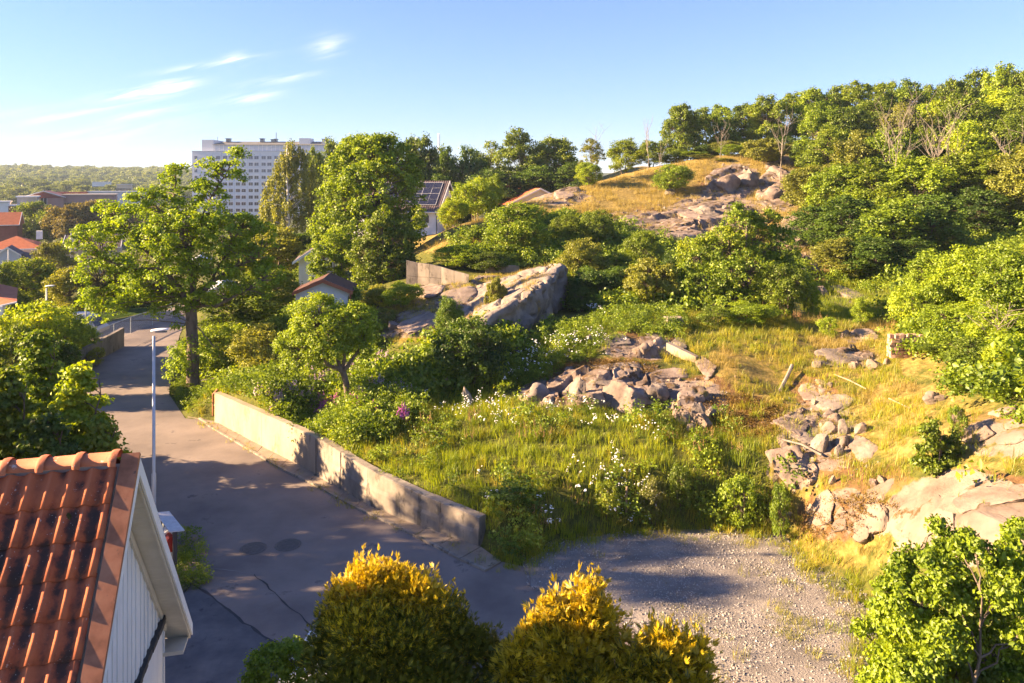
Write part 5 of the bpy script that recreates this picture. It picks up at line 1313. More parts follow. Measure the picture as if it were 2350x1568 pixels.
for a in (
    (1235, 912, 105, 48, B, 'cracked grey boulder at the left end of the rock line above the meadow', G), (1328, 898, 60, 62, B, 'tall grey boulder second from the left in the rock line', G), (1368, 914, 82, 58, B, 'rounded brown boulder third from the left in the rock line', Wm),
    (1450, 915, 120, 72, B, 'biggest angular boulder of the rock line above the meadow', Wm), (1506, 905, 62, 58, B, 'dark boulder at the right end of the rock line', G), (1405, 882, 120, 26, SL, 'flat layered rock lying on top of the rock line', G),
    (1300, 872, 60, 22, SL, 'thin grey slab on the left top of the rock line', G), (1240, 888, 50, 22, SL, 'low grey slab sloping into the weeds at the left of the rock line', G), (1308, 852, 36, 22, B, 'small pale stone standing above the rock line', P_),
    (1560, 925, 60, 55, SL, 'white patched rock leaning beside the dark boulder', P_), (1600, 918, 34, 30, B, 'white stone in the brown earth', P_), (1602, 955, 42, 58, B, 'narrow upright rock below the white stone', G), (1632, 950, 26, 24, B, 'small grey stone right of the upright rock', G),
    (1617, 980, 48, 40, B, 'broken rock pile stone at the meadow edge', Wm), (1585, 985, 24, 22, B, 'small stone at the left of the broken stones', Wm),
    (1476, 806, 50, 32, B, 'folded white grey rock left of the concrete beam', P_), (1420, 787, 66, 22, SL, 'flat grey slab in the shaded ground above the rock line', G), (1350, 776, 26, 16, B, 'small grey stone beside the shaded flowers', G), (1560, 792, 40, 14, SL, 'low stone behind the concrete beam', G),
    (1440, 846, 110, 14, SL, 'long thin rock ledge in the brown ground', G), (1530, 862, 120, 14, SL, 'long thin pinkish rock ledge near the dry grass', Wm), (1625, 842, 46, 26, SL, 'flat stone at the end of the concrete beam', Wm),
    (1500, 770, 44, 16, SL, 'small slab below the concrete block', G), (1190, 800, 30, 14, SL, 'grey stone at the foot of the big rock', G), (1120, 810, 30, 16, SL, 'grey stone in the dark weeds left of the big rock', G),
    (1816, 977, 88, 56, SL, 'big tilted reddish slab in the boulder heap', Wm), (1841, 947, 30, 20, B, 'round pale stone resting on the tilted slab', P_), (1914, 930, 80, 40, SL, 'smooth grey slab above the boulder heap', G), (1856, 910, 54, 40, SL, 'low brown slab left of the smooth grey slab', Wm),
    (1872, 925, 16, 22, B, 'small upright stone between the two slabs', P_), (1888, 1020, 44, 48, B, 'dark rounded boulder in the middle of the heap', G), (1905, 988, 40, 30, B, 'light boulder on top of the heap', P_), (1940, 988, 38, 38, B, 'round grey boulder right in the heap', G),
    (1982, 986, 42, 26, B, 'boulder at the right end of the heap', Wm), (1978, 1030, 62, 66, SL, 'sloping rock slab right of the dark hollow', Wm), (1930, 1036, 26, 28, B, 'small round stone in the dark hollow', G), (1850, 1010, 70, 26, SL, 'flat dark slab under the tilted reddish slab', G),
    (1806, 1086, 82, 62, SL, 'pair forming flat brown slab below the heap', Wm), (1830, 1066, 70, 30, SL, 'upper flat brown slab below the heap', G), (2008, 1110, 28, 22, B, 'small angular stone above the moss bed', Wm), (2030, 1108, 30, 18, B, 'low stone right of the small angular stone', Wm), (1912, 1102, 18, 26, B, 'small upright yellow stone', P_),
    (1865, 1122, 26, 16, B, 'small stone in the grass right of the yellow bush', Wm), (1892, 1172, 90, 50, SL, 'pale bare bedrock left of the moss bed', P_), (2012, 1137, 94, 26, SL, 'pale bare bedrock above the moss bed', P_), (2002, 1204, 84, 42, SL, 'pale bare bedrock below the moss bed', P_), (1988, 1238, 50, 30, B, 'round stone at the lower edge of the moss bed', Wm),
    (1930, 1222, 44, 18, SL, 'small pale bedrock patch near the lot', P_), (1806, 1192, 36, 12, SL, 'flat stone in the grass above the gravel', P_), (1940, 822, 116, 32, SL, 'large flat grey slab beside the path', G), (1992, 776, 70, 20, SL, 'low rounded bedrock dome on the path', Wm), (1888, 877, 28, 16, B, 'rounded stone below the flat grey slab', Wm), (1908, 884, 20, 12, B, 'small stone beside the rounded one', Wm),
    (2010, 838, 46, 26, B, 'broken stone left below the brick pile', Wm), (1966, 842, 30, 20, B, 'stone at the lower edge of the flat grey slab', Wm), (2040, 830, 30, 20, B, 'small stone right below the brick pile', Wm), (1880, 838, 26, 20, B, 'dark stone at the left end of the flat slab', G),
    (2145, 918, 46, 30, B, 'pale block under the darker bushes', P_), (2196, 952, 26, 46, B, 'upright stone post covered by a small plant', Wm), (2240, 998, 76, 34, SL, 'jagged pale bedrock right of the dark maple bush', P_), (2322, 1010, 62, 28, SL, 'pale bedrock at the right edge', P_), (2300, 950, 70, 24, SL, 'bedrock under the round small bush at the right', Wm),
    (2340, 975, 60, 20, SL, 'bedrock strip at the right edge above the pale one', Wm), (2160, 912, 30, 18, B, 'small stone right of the pale block', P_),
    # hill
    (1676, 415, 80, 62, B, 'jagged reddish rock on the dry hill top', Wm), (1712, 405, 60, 62, B, 'steep jagged rock right part on the dry hill top', G), (1645, 425, 44, 34, B, 'dark wedge rock left of the jagged rock', G), (1782, 444, 64, 44, B, 'cracked boulder right of the jagged rock', Wm), (1795, 394, 60, 34, B, 'rock ledge behind the cracked boulder', Wm),
    (1832, 374, 50, 26, B, 'grey rock at the top of the hill by the wood', G), (1540, 442, 34, 20, B, 'grey rock below the single round bush', G), (1638, 486, 70, 44, B, 'long grey rock in the middle of the hill slope', G), (1590, 500, 90, 46, SL, 'smooth slab left of the long grey rock', Wm), (1680, 482, 60, 30, B, 'rock right end of the long grey rock', G),
    (1577, 492, 20, 26, B, 'small dark pointed rock on the hill slope', G), (1576, 548, 62, 38, B, 'dark rock at the foot of the hill slope', G), (1660, 520, 46, 30, B, 'brown rock under the long grey rock', Wm), (1450, 512, 66, 44, SL, 'smooth bedrock on the lower left hill slope', Wm), (1630, 455, 24, 12, B, 'small stone on the grass band of the hill', P_), (1600, 462, 20, 10, B, 'smaller stone left on the grass band of the hill', Wm),
    (1815, 560, 60, 36, B, 'pale stepped boulder right above the elm', P_), (1842, 552, 40, 26, B, 'second pale boulder beside the stepped one', Wm), (1805, 525, 50, 20, SL, 'flat pale ledge above the stepped boulder', P_), (1852, 630, 34, 54, B, 'tall grey stepped rock by the wood edge', G), (1886, 668, 38, 34, B, 'shaded block shaped rock at the wood edge', G),
    (1945, 676, 54, 22, SL, 'shaded flat slab at the wood edge', G), (1900, 466, 50, 24, B, 'pale rock between the trees of the wood', P_), (2128, 598, 44, 46, B, 'warm lit rock under the trees of the wood', Wm), (1840, 590, 30, 26, B, 'brown rock step above the tall grey one', Wm), (1290, 450, 60, 10, SL, 'low bedrock hump on the left crest of the hill', Wm), (1750, 468, 40, 18, SL, 'rock ledge below the cracked boulder', G),
    (2260, 580, 120, 60, SL, 'large mossy rock face in the shade under the trees', G),
    # sunny slope left of the big rock
    (905, 748, 36, 36, B, 'rounded pale rock on the slope below the round bush', P_), (960, 742, 90, 40, SL, 'layered warm bedrock left of the dark bushes', Wm), (1000, 668, 80, 26, SL, 'smooth bedrock below the grey concrete wall', Wm), (1055, 690, 80, 40, SL, 'smooth sunlit bedrock left of the big rock', P_), (890, 765, 40, 16, SL, 'low bedrock under the rounded pale rock', Wm),
): rock(*a)
# the great smooth slabs at the lower right
rock(2150, 1230, 200, 150, SL, 'great smooth pinkish bedrock slab in the lower right', P_, thick=.15, planes=9, rough=.05, sub=5, rz=.25)
rock(2075, 1290, 90, 70, SL, 'lower corner of the pinkish bedrock by the lot', P_, thick=.15, planes=9, rough=.05, sub=5)
rock(2285, 1150, 180, 80, SL, 'smooth greyish bedrock slab above the pinkish one', Wm, thick=.15, planes=9, rough=.05, sub=5, rz=-.2)
rock(2270, 1230, 170, 90, SL, 'pinkish bedrock slab at the right edge above the leafy shrub', P_, thick=.15, planes=9, rough=.05, sub=5, rz=.1)

def big_rock():
    yk = [31.4, 32.0, 32.6, 33.5, 35, 38, 41.5, 43.5, 45]; xk = [-1.9, -1.5, -1.2, -.3, .72, 1.79, 2.8, 2.8, 2.4]; zk = [2.4, 4.0, 4.75, 5.1, 5.45, 5.85, 6.15, 6.0, 4.8]
    R_, Cn = 120, 120
    y = np.linspace(31.4, 45, R_); xc = np.interp(y, yk, xk); zc = np.interp(y, yk, zk)
    xc = xc + fbm(y / 1.3, y * 0, octv=3, seed=12) * .22; zc = zc + fbm(y / 1.1, y * 0 + 5, octv=3, seed=13) * .12
    V_ = np.zeros((R_, Cn, 3))
    for i in range(R_):
        xl = xc[i] - np.interp(y[i], [31.4, 33.5, 38, 45], [.8, 3.4, 5.5, 5.5])
        foot = ground(xc[i] + .7, y[i]) - .5
        t = np.linspace(0, 1, 70)
        xt = xl + (xc[i] - xl) * t
        zt = ground(xl, y[i]) - .25; zz = zt + (zc[i] - zt) * (1 - (1 - t) ** 1.35 * 1.0)
        a = np.linspace(0, 1, 51)[1:-1]; a = np.r_[a, 1.0]
        rr = .28
        fx = xc[i] + rr * np.sin(np.clip(a / .16, 0, 1) * np.pi / 2) - .22 * np.clip((a - .16) / .84, 0, 1) * (1 + .6 * np.sin(y[i] * 1.1)) + .12 * np.sin(a * 7 + y[i])
        fz = zc[i] - rr * (1 - np.cos(np.clip(a / .16, 0, 1) * np.pi / 2)) - (zc[i] - rr - foot) * np.clip((a - .16) / .84, 0, 1)
        V_[i, :70] = np.stack([xt, np.full(70, y[i]), zz], 1)
        V_[i, 70:] = np.stack([fx, np.full(50, y[i]), fz], 1)
    P = V_.reshape(-1, 3)
    n1 = fbm(P[:, 0] / 1.0, P[:, 1] / 1.4, P[:, 2] / .9, octv=5, seed=14, gain=.55)
    cr_ = np.clip(.10 - np.abs(fbm(P[:, 0] / .9 + P[:, 2] * .2, P[:, 1] / 1.6, P[:, 2] / 2.2, octv=3, seed=15)), 0, .1) * 2.6
    gN = np.gradient(V_, axis=0), np.gradient(V_, axis=1); nn = unit(np.cross(gN[1], gN[0])).reshape(-1, 3); nn *= np.sign((nn * np.array([.5, -.3, 1])).sum(1, keepdims=True) + 1e-6)
    P = P + nn * (n1 * .13 - cr_)[:, None]
    idx = np.arange(R_ * Cn).reshape(R_, Cn); Q = np.stack([idx[:-1, :-1], idx[:-1, 1:], idx[1:, 1:], idx[1:, :-1]], -1).reshape(-1, 4)
    me = mesh_np('rock_outcrop', P, [Q], smooth=True)
    link('rock_outcrop', me, mat=M['big_rock'], label='huge rounded rock outcrop with a steep grey shaded face in the middle', cat='rock')
surf('big_rock', [(.12, .10, .088), (.20, .17, .148), (.29, .245, .21)], scale=1.1, rough=.9, bs=.9, bd=.08, bscale=3.5, coord='World', stain=[((.10, .095, .09), 1.6, .60), ((.22, .15, .05), .8, .56), ((.06, .055, .05), 5.0, .64)])
big_rock()
# ------------------------------------------------------------------ cracked bedrock breaking through the ground
def blocky(x, y, size, seed, tilt=.35):
    """cells with their own height and tilt, split by cracks"""
    X, Y = x / size, y / size; ix, iy = np.floor(X), np.floor(Y)
    f1 = np.full(x.shape, 9.); f2 = np.full(x.shape, 9.); h = np.zeros(x.shape)
    for a in (-1, 0, 1):
        for b in (-1, 0, 1):
            cx, cy = ix + a, iy + b; z0 = np.zeros_like(cx)
            px_, py_ = cx + .1 + .8 * _h(cx, cy, z0, seed), cy + .1 + .8 * _h(cx, cy, z0, seed + 1)
            d = np.hypot(X - px_, Y - py_)
            hh = _h(cx, cy, z0, seed + 2) + tilt * ((_h(cx, cy, z0, seed + 3) - .35) * 2 * (X - px_) + (_h(cx, cy, z0, seed + 4) - .6) * 2 * (Y - py_))
            new = d < f1; f2 = np.where(new, f1, np.minimum(f2, d)); h = np.where(new, hh, h); f1 = np.where(new, d, f1)
    return h, f2 - f1
def bedrock(name, x0, x1, y0, y1, step, size, amp, label, mat, blob_list, seed, thr=.42, rotk=.5):
    gx_, gy_ = np.meshgrid(np.arange(x0, x1, step), np.arange(y0, y1, step))
    z = land(gx_, gy_); u, v = px_of(gx_, gy_, z)
    m = blobs(u, v, blob_list) + fbm(gx_ / (size * 1.6), gy_ / (size * 1.6), octv=4, seed=seed + 5) * .42
    wx = gx_ + fbm(gx_ / size, gy_ / size, octv=3, seed=seed + 6) * size * .35; wy = gy_ + fbm(gx_ / size + 7, gy_ / size, octv=3, seed=seed + 7) * size * .35
    rx, ry = wx * math.cos(rotk) + wy * math.sin(rotk), -wx * math.sin(rotk) + wy * math.cos(rotk)
    h1, e1 = blocky(rx * .75, ry * 1.5, size, seed); h2, e2 = blocky(rx * .9, ry * 1.3, size * .42, seed + 20)
    hh = h1 * .75 * sstep(0, .10, e1) + h2 * .28 * sstep(0, .14, e2) + fbm(gx_ / size * 2.2, gy_ / size * 2.2, octv=5, seed=seed + 9) * .16
    k = sstep(thr, thr + .22, m)
    inF_ = inside(gx_, gy_, FLAT) | (seg_dist(gx_, gy_, FLAT) < .3)
    zz = z - .16 + k * (.12 + amp * hh); zz[inF_] = -.3
    idx = np.arange(gx_.size).reshape(gx_.shape)
    Q = np.stack([idx[:-1, :-1], idx[:-1, 1:], idx[1:, 1:], idx[1:, :-1]], -1).reshape(-1, 4)
    ok = (k.ravel() > .02); Q = Q[ok[Q].any(1)]
    used = np.unique(Q); remap = np.full(gx_.size, -1); remap[used] = np.arange(len(used))
    V_ = np.stack([gx_.ravel(), gy_.ravel(), zz.ravel()], 1)[used]
    me = mesh_np(name, V_, [remap[Q]], smooth=True)
    try: me.set_sharp_from_angle(angle=math.radians(34))
    except Exception: pass
    link(name, me, mat=M[mat], kind='structure', label=label)
surf('bedrock', [(.075, .055, .045), (.145, .11, .088), (.225, .175, .145), (.28, .225, .19)], scale=1.2, rough=.9, bs=.8, bd=.04, bscale=6, coord='World', stain=[((.085, .05, .022), 2.0, .52), ((.15, .12, .025), .9, .58), ((.07, .06, .055), 4.0, .64)])
BR = [(1400, 895, 210, 50, 1), (1260, 905, 90, 36, .9), (1590, 940, 70, 50, .85), (1470, 800, 130, 32, .75), (1870, 1000, 130, 100, .85), (1825, 1080, 80, 60, .85), (1940, 825, 110, 22, .85), (1890, 905, 80, 40, .7), (1990, 775, 80, 18, .7), (2000, 840, 70, 22, .6), (1940, 690, 90, 30, .6)]
BS = [(1895, 1172, 70, 36, .9), (2015, 1138, 70, 18, .9), (2000, 1212, 70, 34, .9), (2160, 1210, 170, 110, 1), (2280, 1180, 150, 110, 1), (2240, 1000, 90, 26, .85), (2330, 1000, 60, 36, .85), (2330, 930, 60, 24, .6)]
surf('bedrock_pale', [(.125, .092, .072), (.19, .148, .12), (.25, .20, .168)], scale=.8, rough=.85, bs=.7, bd=.03, bscale=7, coord='World', stain=[((.085, .055, .022), 1.3, .56), ((.07, .055, .045), 5.0, .68)])
bedrock('bedrock', -2.5, 17, 14.5, 42, .085, 1.15, .42, 'cracked warm bedrock breaking through the slope', 'bedrock', BR, 301, thr=.60)
bedrock('smooth_bedrock', 3, 16, 13, 26, .07, 3.4, .13, 'smooth pinkish bedrock slabs at the lower right', 'bedrock_pale', BS, 333, thr=.58, rotk=.9)

HR = [(1680, 420, 80, 50, 1), (1620, 490, 150, 40, .9), (1520, 520, 130, 50, .9), (1560, 560, 90, 34, .9), (1790, 430, 80, 60, .95), (1800, 385, 70, 30, .8), (1440, 500, 90, 40, .8), (1330, 452, 90, 24, .7), (1240, 478, 60, 20, .6), (1820, 540, 70, 60, .9), (1850, 620, 50, 60, .9), (1130, 515, 90, 26, .6), (1570, 420, 60, 20, .5)]
bedrock('hill_bedrock', -9, 40, 44, 96, .22, 3.6, .75, 'cracked reddish bedrock showing through the dry hill', 'bedrock', HR, 411, thr=.66)
SR = [(1060, 690, 90, 50, 1), (1000, 668, 90, 26, .9), (950, 745, 110, 45, .9), (890, 755, 50, 30, .8), (1130, 660, 80, 40, .9), (1200, 640, 90, 30, .8)]
bedrock('slope_bedrock', -9, 2.2, 32, 47, .12, 2.2, .22, 'sunlit bedrock slope left of the huge outcrop', 'bedrock', SR, 521, thr=.58)
# ------------------------------------------------------------------ retaining wall and pavement strip
def ret_wall():
    e = empty('retaining_wall', (*WALL[2][0][:2], 0), label='long cracked concrete retaining wall between the road and the meadow', cat='wall')
    o = np.array(e.location)
    backs = wall_back(.32)
    cuts = []
    for i in range(len(WALL) - 1):
        n = (1, 1, 2, 2, 2)[i]
        for j in range(n): cuts.append((i, j / n, (j + 1) / n))
    def pt(i, t):
        a, b = WALL[i], WALL[i + 1]; p = a[0][:2] + (b[0][:2] - a[0][:2]) * t; h = a[1] + (b[1] - a[1]) * t
        q = backs[i][0] + (backs[i + 1][0] - backs[i][0]) * t
        return p, q, h
    for k, (i, t0, t1) in enumerate(cuts):
        g = .004
        p0, q0, h0 = pt(i, t0); p1, q1, h1 = pt(i, t1)
        d = (p1 - p0) / np.linalg.norm(p1 - p0); off = rng.normal(0, .012); nv = (q0 - p0) / np.linalg.norm(q0 - p0)
        gap = .10 if k == 2 else .008
        p0, q0 = p0 + d * gap + nv * off, q0 + d * gap; p1, q1 = p1 - d * g + nv * off, q1 - d * g
        old = k >= 2
        N_, K_ = 22, 10
        V_ = []
        for a in range(N_ + 1):
            t = a / N_; p, q, h = p0 + (p1 - p0) * t, q0 + (q1 - q0) * t, h0 + (h1 - h0) * t
            top = h + (fbm(np.array([p[0] * 1.5]), np.array([p[1] * 1.5]), octv=3, seed=5)[0] * (.05 if old else .015))
            for b in range(K_ + 1):
                zz = -.05 + (top + .05) * b / K_
                jj = fbm(np.array([p[0] * 2.2]), np.array([zz * 3]), np.array([p[1]]), octv=3, seed=6)[0] * (.022 if old else .008)
                if old and zz < .55 * top + .03 * math.sin(p[0] * 5): jj -= .03
                V_.append((*(p + nv * jj), zz))
            V_.append((*(p + nv * .03), top + .012)); V_.append((*(q - nv * .03), top + .01)); V_.append((*q, top - .03)); V_.append((*q, -.05))
        c_ = K_ + 5
        mb = MB(); mb.add(V_, [(a * c_ + b, (a + 1) * c_ + b, (a + 1) * c_ + b + 1, a * c_ + b + 1) for a in range(N_) for b in range(c_ - 1)] + [tuple(range(c_)), tuple(range(N_ * c_, N_ * c_ + c_))[::-1]])
        me = mb.mesh('wall_section', [M['concrete_grey' if old else 'concrete_pale']])
        me.transform(Matrix.Translation(-Vector(o)))
        ob = link('wall_section', me, e)
    # steel post in the open joint
    p, q, h = pt(2, 0); nv = (q - p) / np.linalg.norm(q - p)
    mb = MB(); c0 = p - o[:2]; mb.box(c0[0] - .05, c0[0] + .05, c0[1] + .02, c0[1] + .16, 0, h - .05); mb.build('joint_post', M['dark_flashing'], e)
ret_wall()
def strip():
    e = empty('pavement_strip', (0, 0, 0), kind='structure', label='narrow cracked pavement strip at the foot of the retaining wall')
    outer = [at_z(u, v, 0)[:2] for u, v in ((455, 962), (500, 988), (649, 1076), (742, 1121), (797, 1154), (894, 1199), (969, 1236), (1060, 1283), (1120, 1310))]
    inner = [at_z(430, 958, 0)[:2]] + [p[:2] for p in WL] + [at_z(1150, 1292, 0)[:2]]
    def along(P, n):
        P = np.array(P); L_ = np.r_[0, np.cumsum(np.linalg.norm(np.diff(P, axis=0), axis=1))]
        t = np.linspace(0, L_[-1], n); return np.stack([np.interp(t, L_, P[:, 0]), np.interp(t, L_, P[:, 1])], 1)
    A, Bq = along(outer, 20), along(inner, 20)
    for i in range(19):
        g = .012; a0, a1, b0, b1 = A[i], A[i + 1], Bq[i], Bq[i + 1]
        a0_, a1_ = a0 + (a1 - a0) * g, a1 - (a1 - a0) * g; b0_, b1_ = b0 + (b1 - b0) * g, b1 - (b1 - b0) * g
        z = [.045 + random.uniform(-.012, .012) for _ in range(4)]
        P = [a0_, a1_, b1_, b0_]
        mb = MB(); mb.add([(*p, -.03) for p in P] + [(*p, zz) for p, zz in zip(P, z)], [(4, 5, 6, 7), (0, 1, 5, 4), (1, 2, 6, 5), (2, 3, 7, 6), (3, 0, 4, 7)])
        mb.build('paving_slab', M['pavement'], e)
        mb = MB(); d = (a1 - a0) / np.linalg.norm(a1 - a0); nn = np.array([-d[1], d[0]]); nn *= np.sign(nn @ (b0 - a0))
        P = [a0_ - nn * .10, a1_ - nn * .10, a1_ - nn * .006, a0_ - nn * .006]
        mb.add([(*p, -.03) for p in P] + [(*p, .06) for p in P], [(4, 5, 6, 7), (0, 1, 5, 4), (1, 2, 6, 5), (2, 3, 7, 6), (3, 0, 4, 7)]); mb.build('kerb_stone', M['concrete_grey'], e)
strip()
# left road wall
def panel_wall(name, P0, P1, h0, h1, n, t, mat, label, z0=None, part='wall_panel', wav=.02):
    P0, P1 = np.array(P0, float), np.array(P1, float); e = empty(name, (P0[0], P0[1], 0), label=label, cat='wall')
    d = (P1 - P0)[:2]; L_ = np.linalg.norm(d); d /= L_; nn = np.array([-d[1], d[0]])
    for i in range(n):
        a, b = i / n, (i + 1) / n
        pa, pb = P0[:2] + d * (L_ * a + .01), P0[:2] + d * (L_ * b - .01); ha, hb = h0 + (h1 - h0) * a + rng.normal(0, wav), h0 + (h1 - h0) * b + rng.normal(0, wav)
        za = ground(*pa) if z0 is None else z0; zb = ground(*pb) if z0 is None else z0
        of = nn * rng.normal(0, .02)
        P = [(*(pa + of - P0[:2]), za - .2), (*(pb + of - P0[:2]), zb - .2), (*(pb + of - P0[:2]), zb + hb), (*(pa + of - P0[:2]), za + ha)]
        MB().prism(P, (*(nn * t), 0)).build(part, M[mat], e)
    return e
panel_wall('roadside_wall', at_z(150, 868, 0), at_z(285, 795, 0), 1.05, 1.22, 7, .22, 'concrete_dark', 'dark stained concrete wall on the left side of the road bend')
panel_wall('concrete_slab_wall', at_z(460, 915, 0), at_z(497, 912, 0), .98, .98, 1, .12, 'concrete_dark', 'short dark concrete slab standing beside the maple trunk')
u_ = [(932, 657, 45.6), (958, 657, 45.5), (985, 655, 45.2), (1012, 655, 45), (1042, 655, 44.6), (1076, 655, 44.2)]
e = empty('grey_concrete_wall', tuple(at(932, 657, 45.6)), label='weathered wall of large concrete slabs on the slope above the big rock', cat='wall')
tp = [(937, 597), (965, 603), (988, 606), (1012, 612), (1042, 621), (1076, 630)]
for i in range(5):
    a, b = at(*u_[i]), at(*u_[i + 1]); ta, tb = HC - (tp[i][1] - VH) / F * a[1], HC - (tp[i + 1][1] - VH) / F * b[1]
    rows_ = 2 if i < 3 else 1
    for r in range(rows_):
        za0, za1 = a[2] - .3 + (ta - a[2] + .3) * r / rows_, a[2] - .3 + (ta - a[2] + .3) * (r + 1) / rows_ - .02
        zb0, zb1 = b[2] - .3 + (tb - b[2] + .3) * r / rows_, b[2] - .3 + (tb - b[2] + .3) * (r + 1) / rows_ - .02
        o_ = np.array(e.location); g = (b - a)[:2] * .012
        P = [(a[0] + g[0] - o_[0], a[1] + g[1] - o_[1] + r * .02, za0 - o_[2]), (b[0] - g[0] - o_[0], b[1] - g[1] - o_[1] + r * .02, zb0 - o_[2]), (b[0] - g[0] - o_[0], b[1] - g[1] - o_[1] + r * .02, zb1 - o_[2]), (a[0] + g[0] - o_[0], a[1] + g[1] - o_[1] + r * .02, za1 - o_[2])]
        MB().prism(P, (0, .16, 0)).build('concrete_slab', M['concrete_grey'], e)
panel_wall('low_concrete_wall', hit(1115, 628), hit(1192, 624), .45, .4, 3, .15, 'concrete_pale', 'low pale concrete wall end showing behind the top of the big rock')
# manhole covers
for (u, v, lb) in ((581, 1259, 'left one of two round iron manhole covers in the road'), (661, 1251, 'right one of two round iron manhole covers in the road')):
    p = at_z(u, v, 0); e = empty('manhole_cover', (p[0], p[1], .004), label=lb, cat='manhole cover')
    mb = MB(); n = 28
    ring = lambda r, z: [(math.cos(k * 2 * math.pi / n) * r, math.sin(k * 2 * math.pi / n) * r, z) for k in range(n)]
    Vv = ring(.39, 0) + ring(.38, .012) + ring(.335, .012) + ring(.33, .002)
    mb.add(Vv, [(j * n + k, j * n + (k + 1) % n, (j + 1) * n + (k + 1) % n, (j + 1) * n + k) for j in range(3) for k in range(n)]); mb.build('frame', M['iron'], e)
    mb = MB(); mb.add(ring(.322, .009), [tuple(range(n))])
    for i in range(-4, 5):
        L_ = math.sqrt(max(0, .30 ** 2 - (i * .065) ** 2)); mb.box(-L_, L_, i * .065 - .012, i * .065 + .012, .009, .015)
    mb.build('lid', M['iron'], e)
# street lamps
def lamp(u, v_top, Y, zb, label, hl=.42, r=.055):
    x = (u - UC) / F * Y; H = HC - (v_top - VH) / F * Y - zb
    e = empty('street_lamp', (x, Y, zb), label=label, cat='street lamp')
    MB().tube([(0, 0, -.1), (0, 0, H * .38), (0, 0, H * .385), (0, 0, H * .98)], [r * 1.15, r * 1.1, r * .8, r * .7], 14).build('pole', M['galvanised'], e, smooth=True)
    mb = MB(); n = 14; Vv = []
    for (t, w_, h_) in ((-.08, .03, .03), (-.05, .06, .05), (.05, .075, .06), (hl * .5, .085, .06), (hl * .85, .07, .045), (hl, .03, .02)):
        for k in range(n):
            a = 2 * math.pi * k / n; Vv.append((t, math.cos(a) * w_, H + .02 + t * .10 + math.sin(a) * h_ * (.9 if math.sin(a) > 0 else .5)))
    mb.add(Vv, [(j * n + k, (j + 1) * n + k, (j + 1) * n + (k + 1) % n, j * n + (k + 1) % n) for j in range(5) for k in range(n)] + [tuple(range(n)), tuple(range(5 * n, 6 * n))[::-1]])
    mb.build('lamp_head', M['lamp_white'], e, smooth=True)
    MB().box(.06, hl * .85, -.05, .05, H - .022, H - .005 + .02).build('lamp_glass', M['window_grey'], e)
lamp(353, 761, 20.8, 0, 'tall galvanised street lamp standing beside the white house', .42)
lamp(107, 658, 45, -.5, 'distant street lamp above the sunlit bushes at the left', .5, .06)
p = at(197, 690, 47); MB().tube([(p[0], p[1], -.8), (p[0], p[1], p[2])], .05, 8).build('thin_pole', M['galvanised'], label='thin pale pole in front of the parked van', cat='pole')
p = at(203, 728, 46.7); MB().tube([(p[0], p[1], -.8), (p[0], p[1], p[2])], .035, 8).build('thin_pole', M['galvanised'], label='shorter pale pole right beside the thin one', cat='pole')
# mailbox rack by the house corner
e = empty('mailbox_rack', (-9.1, 20.0, 0), math.atan2(1.1, -.9), label='weathered mailbox rack with a sloping board roof behind the house gable', cat='mailbox rack')
MB().box(-.03, .06, -.05, .05, 0, 1.2).build('post', M['dark_metal'], e)
MB().box(1.25, 1.33, -.05, .05, 0, 1.2).build('post', M['dark_metal'], e)
MB().box(.062, 1.248, -.01, .01, .35, 1.17).build('back_panel', M['galvanised'], e)
MB().add([(-.1, -.22, 1.19), (1.42, -.22, 1.19), (1.42, .16, 1.26), (-.1, .16, 1.26), (-.1, -.22, 1.215), (1.42, -.22, 1.215), (1.42, .16, 1.285), (-.1, .16, 1.285)], [(0, 3, 2, 1), (4, 5, 6, 7), (0, 1, 5, 4), (1, 2, 6, 5), (2, 3, 7, 6), (3, 0, 4, 7)]).build('rack_roof', M['weathered_board'], e)
for i, (mt, lb) in enumerate((('red_plastic', 'red mailbox hanging in the weathered rack, nearest the open post'), ('lamp_white', 'white mailbox hanging beside the red one in the rack'))):
    x0 = .28 + i * .42; Rm = e.matrix_basis.to_3x3() if False else Matrix.Rotation(math.atan2(1.1, -.9), 3, 'Z')
    mb = MB(); mb.prism([(-.16, .012, 0), (-.16, .16, 0), (-.16, .16, .34), (-.16, .10, .40), (-.16, .012, .42)], (.32, 0, 0)); 
    o = mb.build('mailbox', M[mt], label=lb, cat='mailbox'); o.location = Vector((-9.1, 20.0, .62)) + Rm @ Vector((x0, 0, 0)); o.rotation_euler = (0, 0, math.atan2(1.1, -.9))
